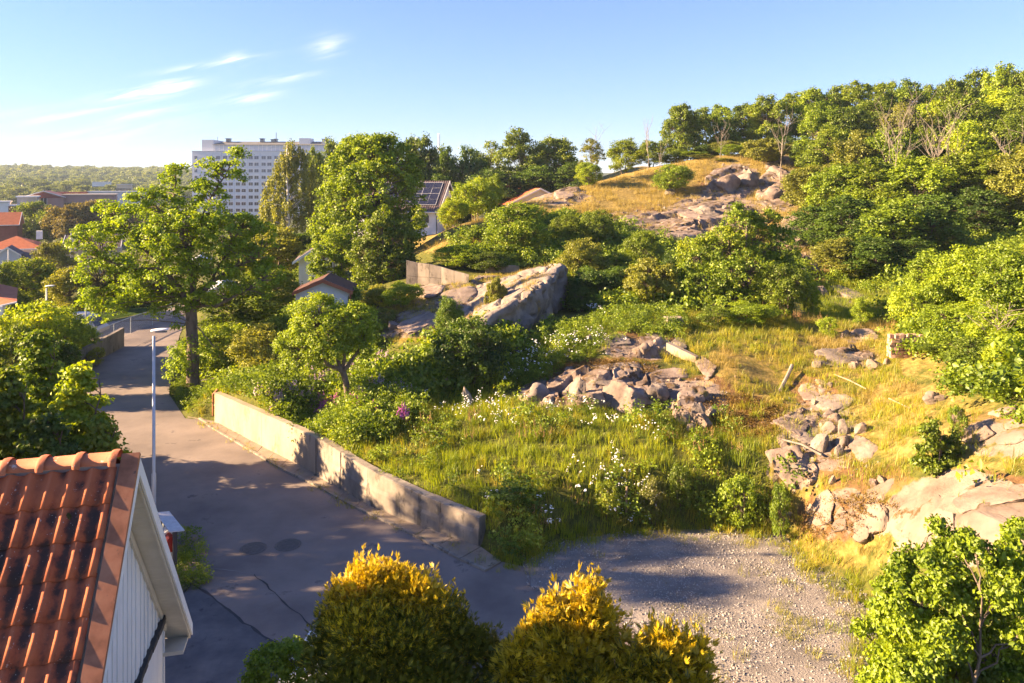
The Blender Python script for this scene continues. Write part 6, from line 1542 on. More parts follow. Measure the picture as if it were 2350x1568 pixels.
# chain link fence
def fence():
    pts = [at_z(219, 759, 1.15), at_z(300, 728, 1.15), at_z(350, 712, 1.15), at_z(393, 697, 1.15), at_z(412, 684, 1.15)]
    o = pts[0].copy(); o[2] = 0; e = empty('chain_link_fence', tuple(o), label='chain link fence with a pale top rail along the left of the road', cat='fence')
    Q = [p - o for p in pts]; MB().tube(Q, .035, 8).build('top_rail', M['galvanised'], e)
    fine = []
    for a, b in zip(Q[:-1], Q[1:]):
        n = max(1, round(np.linalg.norm(b - a) / 2.2))
        for i in range(n): fine.append(a + (b - a) * i / n)
    fine.append(Q[-1])
    for p in fine: MB().tube([(p[0], p[1], -.2), (p[0], p[1], 1.12)], .028, 6).build('fence_post', M['galvanised'], e)
    mb = MB()
    for a, b in zip(fine[:-1], fine[1:]):
        L_ = np.linalg.norm(b - a); n = int(L_ / .11)
        for i in range(-11, n):
            for sg in (0, 1):
                t0, t1 = i / n, (i + 11) / n; z0, z1 = .04, 1.1
                if t0 < 0: z0 += (z1 - z0) * (-t0) / (t1 - t0); t0 = 0
                if t1 > 1: z1 -= (z1 - .04) * (t1 - 1) / (t1 - max(i / n, -9)); t1 = 1
                if sg: z0, z1 = 1.14 - z0, 1.14 - z1
                pa, pb = a + (b - a) * t0, a + (b - a) * t1
                mb.add([(pa[0], pa[1], z0), (pb[0], pb[1], z1), (pb[0], pb[1], z1 + .009), (pa[0], pa[1], z0 + .009)], [(0, 1, 2, 3)])
    mb.build('wire_mesh', M['galvanised'], e, kind='stuff')
fence()
# ------------------------------------------------------------------ buildings
def win(parent, x, y, z, w_, h_, me_cache={}, dark='window_dark', fr='render_white', bars=1, rz=0, name='window'):
    key = (w_, h_, dark, fr, bars)
    if key not in me_cache:
        mb = MB(); f = min(.08, w_ * .08)
        mb.add([(-w_ / 2, -.012, -h_ / 2), (w_ / 2, -.012, -h_ / 2), (w_ / 2, -.012, h_ / 2), (-w_ / 2, -.012, h_ / 2)], [(0, 1, 2, 3)], 1)
        for (a, b, c_, d) in ((-w_ / 2 - f, w_ / 2 + f, -h_ / 2 - f, -h_ / 2), (-w_ / 2 - f, w_ / 2 + f, h_ / 2, h_ / 2 + f), (-w_ / 2 - f, -w_ / 2, -h_ / 2, h_ / 2), (w_ / 2, w_ / 2 + f, -h_ / 2, h_ / 2)): mb.box(a, b, -.06, .0, c_, d)
        for k in range(bars):
            xx = -w_ / 2 + w_ * (k + 1) / (bars + 1); mb.box(xx - f / 2, xx + f / 2, -.05, -.014, -h_ / 2, h_ / 2)
        me_cache[key] = mb.mesh('window', [M[fr], M[dark]])
    o = bpy.data.objects.new(name, me_cache[key]); COL.objects.link(o); o.parent = parent; o.location = (x, y, z); o.rotation_euler = (0, 0, rz); return o
def simple_house(name, u0, u1, v_ridge, v_eave, v_base, Y, roof, wall, label, depth=8, hip=0.0, over=.4, wins=(), rz=0.0, chimney=None, cat='house', z0=None):
    s = Y / F; x0, x1 = (u0 - UC) * s, (u1 - UC) * s; xc = (x0 + x1) / 2; aa = math.atan2(-xc, Y) * .8; rz += aa; W_ = (x1 - x0) * math.cos(aa)
    zr, ze = HC - (v_ridge - VH) * (Y + depth / 2) / F, HC - (v_eave - VH) * s; zb = (ground(xc, Y) - .5) if z0 is None else z0
    e = empty(name, (xc, Y, zb), rz, label=label, cat=cat); ze -= zb; zr -= zb
    w2 = W_ / 2 - over
    MB().prism([(-w2, over, 0), (-w2, depth - over, 0), (-w2, depth - over, ze), (-w2, depth / 2, ze + (zr - ze) * (0 if hip else .93)), (-w2, over, ze)] if not hip else [(-w2, over, 0), (-w2, depth - over, 0), (-w2, depth - over, ze), (-w2, over, ze)], (2 * w2, 0, 0)).build('wall', M[wall], e)
    a = W_ / 2; h = hip * depth / 2
    V_ = [(-a, 0, ze - .05), (a, 0, ze - .05), (a, depth, ze - .05), (-a, depth, ze - .05), (-a + h, depth / 2, zr), (a - h, depth / 2, zr), (-a, 0, ze - .2), (a, 0, ze - .2), (a, depth, ze - .2), (-a, depth, ze - .2)]
    MB().add(V_, [(0, 1, 5, 4), (2, 3, 4, 5), (1, 2, 5), (3, 0, 4), (6, 7, 1, 0), (7, 8, 2, 1), (8, 9, 3, 2), (9, 6, 0, 3)] + ([(9, 8, 7, 6)] if hip else [])).build('roof', M[roof], e)
    if not hip:
        for sx in (-a - .03, a - .03):
            mb = MB()
            for (ya, yb) in ((-.05, depth / 2), (depth + .05, depth / 2)): mb.prism([(sx, ya, ze - .25), (sx, yb, zr - .2), (sx, yb, zr + .04), (sx, ya, ze - .0)], (.08, 0, 0))
            mb.build('bargeboard', M['render_white'], e)
    MB().box(-a, a, -.1, .0, ze - .2, ze - .06).build('gutter', M['render_white'], e)
    for (wx, wz, ww, wh) in wins: win(e, wx, over, wz, ww, wh)
    if chimney:
        cx, ch = chimney; MB().box(cx - .4, cx + .4, depth / 2 - .4, depth / 2 + .4, zr - .6, zr + ch).build('chimney', M['brick_red' if name != 'red_roof_house' else 'render_white'], e)
    return e
def gable_house(name, u_c, v_apex, v_eave, half_px, Y, roof, wall, label, length=9, rz=0, base=None, over=.4, fascia='render_white', cat='house', gw=None, door=False):
    """gable end faces the viewer; ridge runs away"""
    s = Y / F; x = (u_c - UC) * s; zb = (ground(x, Y) - .4) if base is None else base; rz += math.atan2(-x, Y) * .8
    za, ze = HC - (v_apex - VH) * s - zb, HC - (v_eave - VH) * s - zb; hw = half_px * s
    e = empty(name, (x, Y, zb), rz, label=label, cat=cat)
    sl = (za - ze) / hw; w2 = hw - over
    MB().prism([(-w2, 0, 0), (w2, 0, 0), (w2, 0, za - sl * w2 - .12), (0, 0, za - .12), (-w2, 0, za - sl * w2 - .12)], (0, length, 0)).build('wall', M[wall], e)
    for sg in (1, -1):
        P = [(0, -over, za), (sg * hw, -over, ze), (sg * hw, -over, ze - .1), (0, -over, za - .1)]
        MB().prism(P, (0, length + 2 * over, 0)).build('roof_slope', M[roof], e)
        P = [(0, -over - .05, za + .03), (sg * (hw + .03), -over - .05, ze + .03), (sg * (hw + .03), -over - .05, ze - .17), (0, -over - .05, za - .2)]
        MB().prism(P, (0, .045, 0)).build('bargeboard', M[fascia], e)
    return e, za, ze, hw
# shed
e, za, ze, hw = gable_house('garden_shed', 742, 640, 669, 66, 42, 'brown_roof', 'render_blue_white', 'small white shed with a brown roof behind the apple tree', length=2.8, base=2.2, over=.28, fascia='roof_rust', cat='shed', rz=.12 - .2)
MB().box(-hw + .1, -hw + .26, .02, .18, .4, ze - .1).build('post', M['render_white'], e); MB().tube([(-hw, -.3, ze - .02), (-hw, 3.0, ze - .02)], .05, 8).build('gutter', M['roof_rust'], e)
MB().tube([(hw - .12, -.06, 0), (hw - .12, -.06, ze - .1)], .045, 8).build('downpipe', M['roof_rust'], e)
gable_house('pale_house', 735, 560, 600, 60, 55, 'dark_roof', 'render_white', 'pale house wall glimpsed through the trees behind the shed', length=6, base=1.0)
# solar roof house
def solar():
    e = empty('solar_roof_house', (-7.99, 95, 2.2), math.atan2(.231, -.973), label='house with solar panels on its dark tiled roof, half hidden by the linden', cat='house')
    zr, ze = 11.3 - 2.2, 7.45 - 2.2; D = 4.11; L_ = 12
    MB().prism([(.35, D - .5, 0), (.35, -D + .5, 0), (.35, -D + .5, ze + .3), (.35, 0, zr - .2), (.35, D - .5, ze + .3)], (L_ - .7, 0, 0)).build('wall', M['render_white'], e)
    sl = math.atan2(zr - ze, D); cs, sn = math.cos(sl), math.sin(sl); SLn = D / cs
    for sg in (1, -1):
        MB().prism([(0, 0, zr), (0, sg * D, ze), (0, sg * D, ze - .12), (0, 0, zr - .12)], (L_, 0, 0)).build('roof_slope', M['dark_roof'], e)
        MB().prism([(-.06, 0, zr + .04), (-.06, sg * (D + .05), ze + .03), (-.06, sg * (D + .05), ze - .22), (-.06, 0, zr - .24)], (.055, 0, 0)).build('bargeboard', M['render_white'], e)
    mb = MB()
    for i in range(40):
        x = .05 + i * .3; P = [Vector((x, .02, zr + .012)), Vector((x + .12, .02, zr + .06)), Vector((x + .12, D, ze + .06)), Vector((x, D, ze + .012)), Vector((x + .24, .02, zr + .012)), Vector((x + .24, D, ze + .012))]
        mb.add(P, [(0, 1, 2, 3), (1, 4, 5, 2)])
    mb.build('roof_rolls', M['dark_roof'], e, kind='stuff')
    pw, ph = 1.17, 1.02
    pm = MB().box(0, pw - .03, 0, ph - .03, 0, .04).mesh('pv', [M['solar_cell']]); 
    fm = MB(); fm.box(-.03, 0, -.03, ph, 0, .055); fm.box(pw - .03, pw, -.03, ph, 0, .055); fm.box(0, pw - .03, -.03, 0, 0, .055); fm.box(0, pw - .03, ph - .03, ph, 0, .055); fm = fm.mesh('pv_frame', [M['aluminium']])
    Rm = Matrix(((1, 0, 0), (0, cs, sn), (0, -sn, cs)))
    for r in range(4):
        for c_ in range(7):
            d = .45 + r * ph; x = .75 + c_ * pw
            Mx = Matrix.Translation(Vector((x, d * cs, zr - d * sn)) + Vector((0, sn, cs)) * .10) @ Rm.to_4x4()
            o = bpy.data.objects.new('solar_panel', pm); COL.objects.link(o); o.parent = e; o.matrix_local = Mx
            f = bpy.data.objects.new('panel_frame', fm); COL.objects.link(f); f.parent = o
    MB().tube([(0, D + .06, ze - .05), (L_, D + .06, ze - .05)], .07, 8).build('gutter', M['render_white'], e)
    MB().tube([(.5, D + .05, ze - .1), (.5, D - .42, ze - .6), (.5, D - .42, 0)], .05, 8).build('downpipe', M['dark_metal'], e)
    win(e, 2.2, D - .49, ze - .9, 1.4, .9, rz=math.pi); win(e, 5, D - .49, ze - .9, 1.4, .9, rz=math.pi)
solar()
e, za, ze, hw = gable_house('hilltop_house', 1238, 432, 468, 76, 100, 'red_roof', 'cream_paint', 'low pale gable of a red roofed house behind the dry hill', length=10, base=4.5, rz=.35)
MB().box(-3.4, -2.9, 4, 4.5, ze, za + .6).build('chimney', M['brick_red'], e)
# white tower block
def tower():
    Y = 330.0; s = Y / F; X = lambda u: (u - UC) * s; Z = lambda v: HC - (v - VH) * s; zb = -4.0
    x0, x1 = X(441), X(768); e = empty('tower_block', ((x0 + x1) / 2, Y, zb), label='tall white hospital tower block with rows of windows on the skyline', cat='building'); ox = (x0 + x1) / 2
    D = 16
    MB().box(x0 - ox, x1 - ox, 0, D, 0, Z(348) - zb).build('wall', M['facade_white'], e)
    MB().box(x0 - ox - .15, x1 - ox + .15, -.15, D + .15, Z(348) - zb, Z(347) - zb + .1).build('parapet', M['facade_panel'], e)
    MB().box(X(460) - ox, X(487) - ox, 1.5, D - 1, Z(348) - zb + .32, Z(320.5) - zb).build('stair_tower', M['facade_white'], e)
    MB().box(X(487) - ox + .01, X(752) - ox, 1.6, D - 1, Z(348) - zb + .32, Z(332) - zb).build('top_storey', M['facade_panel'], e)
    for i in range(26):
        xx = X(490 + i * 10) - ox; MB().box(xx - .12, xx + .12, 1.45, 1.59, Z(347) - zb + .1, Z(332.2) - zb).build('facade_rib', M['facade_white'], e)
    MB().prism([(X(484) - ox, 1.0, Z(332) - zb), (X(754) - ox, 1.0, Z(332) - zb), (X(745) - ox, 7, Z(323) - zb), (X(500) - ox, 7, Z(323) - zb)], (0, 4, .0)).build('roof', M['felt_roof'], e)
    MB().box(X(683) - ox, X(708) - ox, 2.5, 9, Z(331) - zb, Z(316.5) - zb).build('lift_house', M['facade_white'], e)
    MB().box(X(737) - ox, X(757) - ox, 2.2, 9, Z(340) - zb, Z(322) - zb).build('lift_house', M['facade_panel'], e)
    for (u, w_, vt) in ((513, 9, 317), (592, 8, 317), (616, 5, 319), (624, 5, 318), (740, 15, 318)):
        MB().box(X(u - w_ / 2) - ox, X(u + w_ / 2) - ox, 5, 7, Z(325) - zb, Z(vt) - zb).box(X(u - w_ / 2 - 1.5) - ox, X(u + w_ / 2 + 1.5) - ox, 4.7, 7.3, Z(vt) - zb, Z(vt - 1) - zb).build('roof_vent', M['window_grey'], e)
    MB().tube([(X(624) - ox, 6, Z(320) - zb), (X(624) - ox, 6, Z(302) - zb)], .16, 6).build('antenna_mast', M['dark_metal'], e)
    MB().tube([(X(487) - ox, 6, Z(322) - zb), (X(487) - ox, 6, Z(312) - zb)], .1, 6).build('antenna_mast', M['dark_metal'], e)
    vs = [362 + 15.1 * k for k in range(10)]
    for k, v in enumerate(vs):
        dk = 'window_grey' if k < 3 else 'window_dark'
        win(e, X(449.5) - ox, -.001, Z(v) - zb, 1.2, 1.35, dark=dk, fr='facade_panel', bars=1)
        win(e, X(500.5) - ox, -.001, Z(v) - zb, 1.8, 1.35, dark=dk, fr='facade_panel')
        for j in range(8):
            for h in (0, 1): win(e, X(516.5 + 29.5 * j + 13.2 * h) - ox, -.001, Z(v) - zb, 1.8, 1.35, dark=dk, fr='facade_panel')
    for j in range(9):
        xx = X(508.5 + 29.5 * j) - ox; MB().box(xx - .06, xx + .06, -.03, .0, 0, Z(350) - zb).build('facade_joint', M['facade_panel'], e)
tower()
# school with maroon roof and the rest of the town
def block(name, u0, u1, v0, v1, Y, depth, wall, label, zb=-4, cat='building', roofm='facade_panel', wins=None):
    s = Y / F; x0, x1 = (u0 - UC) * s, (u1 - UC) * s; zt = HC - (v0 - VH) * s; ox = (x0 + x1) / 2; aa = math.atan2(-ox, Y) * .85; x0, x1 = ox + (x0 - ox) * math.cos(aa), ox + (x1 - ox) * math.cos(aa)
    e = empty(name, (ox, Y, zb), aa, label=label, cat=cat)
    MB().box(x0 - ox, x1 - ox, 0, depth, 0, zt - zb).build('wall', M[wall], e)
    MB().box(x0 - ox - .3, x1 - ox + .3, -.3, depth + .3, zt - zb, zt - zb + .35).build('roof', M[roofm], e)
    if wins:
        n, zz, w_, h_ = wins
        for i in range(n): win(e, (x0 - ox) + (x1 - x0) * (i + .5) / n, -.002, zt - zb - zz, w_, h_, dark='window_dark', fr='plaster_sand')
    return e
surf('maroon_roof', [(.20, .05, .045), (.27, .075, .06)], scale=.5, rough=.7, bs=0)
e, za, ze, hw = gable_house('school_hall', 100, 438, 453, 44, 215, 'maroon_roof', 'brick_pink', 'red school hall with a wide low gable and maroon cladding', length=16, base=-4, over=.6, cat='building')
win(e, .0, -.05, ze - .6, 1.6, 3.0); MB().prism([(-hw + 1, -.12, ze - .2), (hw - 1, -.12, ze - .2), (0, -.12, za - .5)], (0, .1, 0)).build('gable_cladding', M['maroon_roof'], e)
block('school_wing', 146, 262, 448.5, 480, 222, 14, 'brick_pink', 'long pink brick school wing right of the gabled hall', wins=(6, 3.0, 2.2, 1.6), roofm='plaster_sand')
block('school_annex', 130, 195, 443.5, 470, 245, 10, 'brick_red', 'low maroon annex behind the school wing', roofm='maroon_roof')
block('school_pavilion', 40, 84, 453, 500, 205, 8, 'plaster_sand', 'sand coloured pavilion with pilasters left of the school hall', roofm='render_white', wins=(5, 4.0, 1.6, 4.0))
block('brick_outbuilding', 17, 54, 473, 510, 200, 8, 'brick_red', 'dark red brick outbuilding below the pavilion', roofm='render_white', wins=(2, 3.5, 1.5, 1.5))
block('pale_outbuilding', -20, 18, 465, 510, 198, 8, 'render_white', 'pale box shaped outbuilding at the left edge', wins=(3, 4, 1.2, .8))
block('grey_hall', 205, 330, 441, 470, 300, 20, 'facade_panel', 'distant grey roofed hall behind the maple crown', roofm='facade_panel')
block('sand_apartment', 268, 300, 424, 450, 430, 12, 'plaster_sand', 'distant sand coloured apartment house below the hills', wins=(5, 3, 1.8, 1.8))
block('white_apartment', 212, 252, 418, 450, 520, 12, 'render_white', 'distant white apartment house among the trees', wins=(6, 4, 1.8, 1.8))
simple_house('red_roof_hall', -30, 42, 487, 516, 530, 160, 'red_roof', 'brick_red', 'long bright red roof at the left edge above the dark hedge', depth=10, z0=-3.5)
simple_house('red_roof_house', -40, 98, 541, 571, 600, 112, 'red_roof', 'plaster_sand', 'orange red hipped roof house with a white chimney', depth=9, hip=.9, chimney=(3.0, .7), z0=-3)
simple_house('dark_roof_bungalow', -40, 93, 573, 597, 612, 98, 'dark_roof', 'plaster_sand', 'bungalow with a dark roof and pale walls in front of the orange roof', depth=8, wins=((2.6, 2.0, .9, 1.2), (0.9, 2.0, .8, 1.2), (-.8, 2.0, .8, 1.2)), z0=-2.6)
gable_house('white_gable_porch', 17, 567, 586, 26, 97, 'dark_roof', 'facade_panel', 'white edged porch gable on the left of the dark roofed bungalow', length=4, base=-2.6, over=.2)
simple_house('dark_roof_house', 144, 275, 538, 568, 590, 115, 'dark_roof', 'plaster_sand', 'house with a wide dark plum roof behind the flag pole', depth=9, wins=((-2, 1.4, 1, 1),), z0=-3)
gable_house('white_cottage', 455, 590, 604, 24, 88, 'facade_panel', 'render_blue_white', 'small pale cottage seen through the maple branches', length=6, base=0)
gable_house('roadside_cottage', 505, 655, 668, 30, 74, 'facade_panel', 'render_white', 'low white cottage beside the far end of the road', length=6, base=0)
simple_house('terracotta_house', 545, 612, 525, 545, 570, 100, 'roof_rust', 'render_white', 'pinkish roof seen between the maple crown and the birch', depth=7, z0=0)
def near_red():
    Y = 52; s = Y / F; zb = -1.2
    e = empty('flared_roof_house', ((-20 - UC) * s - 1.2, Y, zb), label='nearest house at the left edge with a steep flared red roof', cat='house')
    def p(u, v, dy=0): y = Y + dy; return ((u - UC) / F * y - (-20 - UC) * s, dy, HC - (v - VH) / F * y - zb)
    a, b, c_, d, f = p(-80, 560, 4), p(-20, 560, 4), p(-2, 622, 2.4), p(30, 681, .8), p(78, 692, 0)
    g, h = p(-120, 725, -1.2), p(-120, 690, -.4)
    mb = MB()
    mb.add([b, c_, d, f, p(-5, 712, -.9), (b[0] - 6, b[1], b[2]), (c_[0] - 7, c_[1] - .8, c_[2] - .1), (d[0] - 9, d[1] - 1.4, d[2] - .2), (f[0] - 12, -1.8, f[2] - 1.0)], [(5, 6, 1, 0), (6, 7, 2, 1), (7, 8, 4, 2), (2, 4, 3)])
    bk = [(q[0] - 4.6, q[1] + 7, q[2]) for q in (b, c_, d, f)]
    mb.add([b, c_, d, f] + bk, [(0, 1, 5, 4), (1, 2, 6, 5), (2, 3, 7, 6)])
    mb.build('roof', M['red_roof'], e)
    MB().prism([(f[0] - 12, -.6, 0), (f[0] - .6, -.6, 0), (f[0] - 4.2, 5, 0), (f[0] - 14, 5, 0)], (0, 0, f[2] - .25)).build('wall', M['render_white'], e)
    MB().tube([p(-60, 724, -1.6), p(-5, 713, -.95), (f[0], f[1], f[2] - .05)], .07, 6).build('gutter', M['render_white'], e)
    win(e, f[0] - 1.6, -.602, f[2] - 1.0, .8, .9); win(e, f[0] - 3.4, -.602, f[2] - 1.0, .8, .9)
near_red()
# flag pole, mast
p = at(163, 530, 106); e = empty('flag_pole', (p[0], p[1], -2.8), label='white flag pole with a drooping pennant before the dark plum roof', cat='flag pole')
MB().tube([(0, 0, 0), (0, 0, p[2] + 2.8)], [.07, .04], 8).build('pole', M['render_white'], e)
MB().add([(.05, 0, p[2] + 2.6), (.35, .03, p[2] + 1.6), (.28, .0, p[2] + 1.0), (.05, .02, p[2] + 1.7)], [(0, 1, 2, 3)]).build('pennant', M['cream_paint'], e)
p = at(19, 592, 90); MB().tube([(p[0], p[1], -2.6), (p[0], p[1], p[2] + 1.0)], .06, 6).build('thin_pole', M['render_white'], label='thin white pole before the dark roofed bungalow', cat='pole')
p = at(1007, 306, 150); e = empty('radio_mast', (p[0], p[1], 3), label='thin radio mast above the tree row', cat='mast')
for dx, dy in ((-.18, 0), (.18, 0), (0, .25)): MB().tube([(dx, dy, 0), (dx, dy, p[2] - 3)], .05, 5).build('mast_leg', M['facade_panel'], e)
for zz in np.arange(8, p[2] - 3, 1.2): MB().box(-.22, .22, -.03, .03, zz, zz + .08).build('mast_brace', M['facade_panel'], e)
p = at(62, 386, 1400); MB().tube([(p[0], p[1], 20), (p[0], p[1], p[2] + 12)], .8, 5).build('distant_mast', M['facade_panel'], label='faint distant mast on the hills at the left', cat='mast')
# ------------------------------------------------------------------ vehicles
def car(name, loc, rz, paint, label, van=False):
    e = empty(name, loc, rz, label=label, cat='van' if van else 'car')
    L_, W_ = (4.6, 1.85) if van else (4.2, 1.74)
    # side outline (y along the car, z up): lofted over several widths
    if van: prof = [(-2.3, .35), (-2.3, 1.0), (-2.1, 1.15), (-1.5, 1.85), (-1.1, 2.08), (2.0, 2.1), (2.25, 1.9), (2.3, 1.0), (2.3, .35)]
    else: prof = [(-2.1, .35), (-2.12, .65), (-1.95, .85), (-1.05, .98), (-.45, 1.38), (.1, 1.46), (.95, 1.42), (1.7, 1.05), (2.05, .95), (2.1, .6), (2.08, .35)]
    mb = MB(); n = len(prof); xs_ = (-1, -.94, -.6, 0, .6, .94, 1); V_ = []
    for k, x in enumerate(xs_):
        for (y, z) in prof:
            inw = .0 if abs(x) < .95 else .06
            tap = 1 - .16 * max(0, (z - .9)) if not van else 1 - .06 * max(0, z - 1.2)
            V_.append((x * W_ / 2 * tap, y * (1 - .02 * abs(x) ** 3), z - (.035 if abs(x) > .9 else 0) * (z > .8) - (.05 if abs(x) > .99 else 0) * (z > 1.2)))
    Fc = [(k * n + i, (k + 1) * n + i, (k + 1) * n + (i + 1) % n, k * n + (i + 1) % n) for k in range(len(xs_) - 1) for i in range(n)] + [tuple(range(n)), tuple(range((len(xs_) - 1) * n, len(xs_) * n))[::-1]]
    mb.add(V_, Fc); o = mb.build('body', M[paint], e, smooth=True)
    try: o.data.set_sharp_from_angle(angle=math.radians(35))
    except Exception: pass
    def quad(P, nm, mt): MB().add(P, [(0, 1, 2, 3)]).build(nm, M[mt], e)
    if van:
        quad([(-.8, -2.09, 1.2), (.8, -2.09, 1.2), (.72, -1.55, 1.83), (-.72, -1.55, 1.83)], 'windscreen', 'window_dark')
        for sx in (-1, 1): quad([(sx * .93, -1.5, 1.2), (sx * .93, 2.0, 1.2), (sx * .905, 2.0, 1.75), (sx * .905, -1.2, 1.75)], 'side_window', 'window_dark')
    else:
        quad([(-.70, -1.04, 1.0), (.70, -1.04, 1.0), (.62, -.50, 1.365), (-.62, -.50, 1.365)], 'windscreen', 'window_dark'); quad([(-.66, 1.66, 1.09), (.66, 1.66, 1.09), (.60, 1.0, 1.41), (-.60, 1.0, 1.41)], 'rear_window', 'window_dark')
        for sx in (-1, 1): quad([(sx * .865, -.8, 1.0), (sx * .865, 1.4, 1.02), (sx * .81, .9, 1.34), (sx * .81, -.4, 1.34)], 'side_window', 'window_dark')
    for sy in (-1.35, 1.3):
        for sx in (-1, 1):
            w_ = MB().tube([(sx * (W_ / 2 - .2), sy, .32), (sx * (W_ / 2 + .01), sy, .32)], .32, 18).build('wheel', M['dark_metal'], e)
            MB().tube([(sx * (W_ / 2 + .011), sy, .32), (sx * (W_ / 2 + .02), sy, .32)], .19, 12).build('rim', M['aluminium'], w_)
    for sx in (-.62, .62): MB().box(sx - .15, sx + .15, -2.14 if not van else -2.33, -2.08 if not van else -2.28, .62, .74).build('headlight', M['lamp_white'], e)
car('parked_car', (-3.55, 14.25, 0), math.radians(180), 'car_paint', 'white parked car peeking out between the small shrub and the cypress')
car('parked_van', (-32.1, 54.0, -.75), math.radians(96), 'van_paint', 'pale van parked behind the hedge left of the road', van=True)
# ------------------------------------------------------------------ small things on the slope
def cblock(u, v, w_, h_, d, label, mat, name, cat, rz=0):
    p = hit(u, v); s = p[1] / F; e_ = MB(); a, b = w_ * s / 2, h_ * s
    import bmesh
    o = MB().box(-a, a, 0, d, -.15, b).build(name, M[mat], label=label, cat=cat); o.location = p; o.rotation_euler = (0, 0, rz)
    md = o.modifiers.new('edge', 'BEVEL'); md.width = .025; md.segments = 2
    return o
o = cblock(1551, 757, 40, 26, .55, 'pale square concrete block in the grass below the willow shrub', 'concrete_pale', 'concrete_block', 'concrete block', rz=.12)
a, b = hit(1529, 812), hit(1597, 834)
d = b - a; L_ = np.linalg.norm(d[:2]); o = MB().add([(0, 0, -.25), (L_, 0, -.25), (L_, .3, -.25), (0, .3, -.25), (0, 0, .42), (L_, 0, .05), (L_, .25, .05), (0, .25, .42)], [(0, 3, 2, 1), (4, 5, 6, 7), (0, 1, 5, 4), (1, 2, 6, 5), (2, 3, 7, 6), (3, 0, 4, 7)]).build('concrete_beam', M['concrete_pale'], label='slanting pale concrete beam end sunk in the ground beside the folded rock', cat='concrete beam')
o.location = a; o.rotation_euler = (0, 0, math.atan2(d[1], d[0]))
p = hit(2085, 822); e = empty('brick_pile', tuple(p), label='stacked pile of old pinkish bricks standing in the dry grass', cat='brick pile')
bm_ = [MB().box(-.075, .075, -.055, .055, -.07, .07).mesh('brick', [M['brick_old']]) for _ in range(1)]
s = p[1] / F
for k in range(3):
    for i in range(8):
        hh = 6 if (i + k) % 3 else 5
        for j in range(hh):
            o = bpy.data.objects.new('brick', bm_[0]); COL.objects.link(o); o.parent = e
            o.location = (-.55 + i * .158 + random.gauss(0, .012), .1 + k * .13 + random.gauss(0, .012), .03 + j * .148)
            o.rotation_euler = (random.gauss(0, .05), random.gauss(0, .05), random.gauss(0, .08)); o.scale = (random.uniform(.85, .98), random.uniform(.9, 1.05), random.uniform(.85, 1.0))
def stick(P, r, label, name='wooden_pole', mat='old_wood', cat='pole'):
    Q = [tuple(hit(u, v) + np.array([0, 0, z])) for u, v, z in P]; MB().tube(Q, r, 7).build(name, M[mat], label=label, cat=cat)
stick([(1915, 868, .12), (1950, 884, .15), (1988, 901, .10)], .025, 'long thin pale pole lying across the dry grass')
stick([(2040, 924, .12), (2088, 943, .08)], .025, 'shorter thin pole lying in the grass below the pale block')
stick([(1790, 902, .05), (1808, 880, .25), (1818, 862, .35)], .07, 'weathered split log leaning beside the brown earth', 'split_log', 'bark_dead', 'log')
stick([(1795, 1020, .15), (1840, 1036, .2), (1885, 1055, .1)], .035, 'weathered board lying under the boulder heap', 'broken_board', 'bark_dead', 'board')
V_, F_ = rock_shape(501, 8, .1, 3); p = hit(1078, 935)
me = mesh_np('tree_stump', V_ * np.array([.20, .2, .55]), [F_], smooth=True); o = link('tree_stump', me, mat=M['bark_dead'], label='grey weathered stump standing at the top of the meadow', cat='stump'); o.location = (p[0], p[1], p[2] + .3); o.rotation_euler = (0, -.35, 0)
V_, F_ = rock_shape(502, 8, .1, 3); p = hit(1030, 900)
me = mesh_np('broken_stump', V_ * np.array([.12, .12, .42]), [F_], smooth=True); o = link('broken_stump', me, mat=M['old_wood'], label='pale brown broken stump leaning under the large dark bush', cat='stump'); o.location = (p[0], p[1], p[2] + .35); o.rotation_euler = (0, -.6, 0)
for (u, v, h, lb) in ((660, 880, 1.0, 'thin wooden stake standing in the garden bed left of the apple tree'), (683, 884, .6, 'short wooden stake right of the thin one in the garden bed'), (1437, 1180, .8, 'thin wooden stake standing in the lower meadow')):
    p = hit(u, v); MB().tube([(p[0], p[1], p[2] - .1), (p[0] + .02, p[1], p[2] + h)], .03, 6).build('wooden_stake', M['old_wood'], label=lb, cat='stake')
p = at_z(490, 962, 0); MB().tube([(p[0] - .06, p[1] + .1, 0), (p[0] - .06, p[1] + .1, 1.1), (p[0] + .15, p[1] + .12, 1.32)], .05, 8).build('bent_pipe', M['grass_green'] if False else M['verge_metal'], label='bent pipe at the far end of the retaining wall', cat='pipe')

# ------------------------------------------------------------------ the air: thin evening haze
hz_m = bpy.data.materials.new('haze_mat'); hz_m.use_nodes = True; n_ = hz_m.node_tree.nodes
for x in list(n_):
    if x.type != 'OUTPUT_MATERIAL': n_.remove(x)
pv = n_.new('ShaderNodeVolumePrincipled'); pv.inputs['Density'].default_value = HAZE
pv.inputs['Color'].default_value = (.62, .78, 1.0, 1); pv.inputs['Anisotropy'].default_value = 0.0
hz_m.node_tree.links.new(pv.outputs[0], n_['Material Output'].inputs['Volume'])
if HAZE > 0:
    zt = 62
    o = MB().box(-4000, 4000, -400, 5200, -30, zt).build('haze', hz_m, kind='stuff', label='thin pale evening haze filling the air')
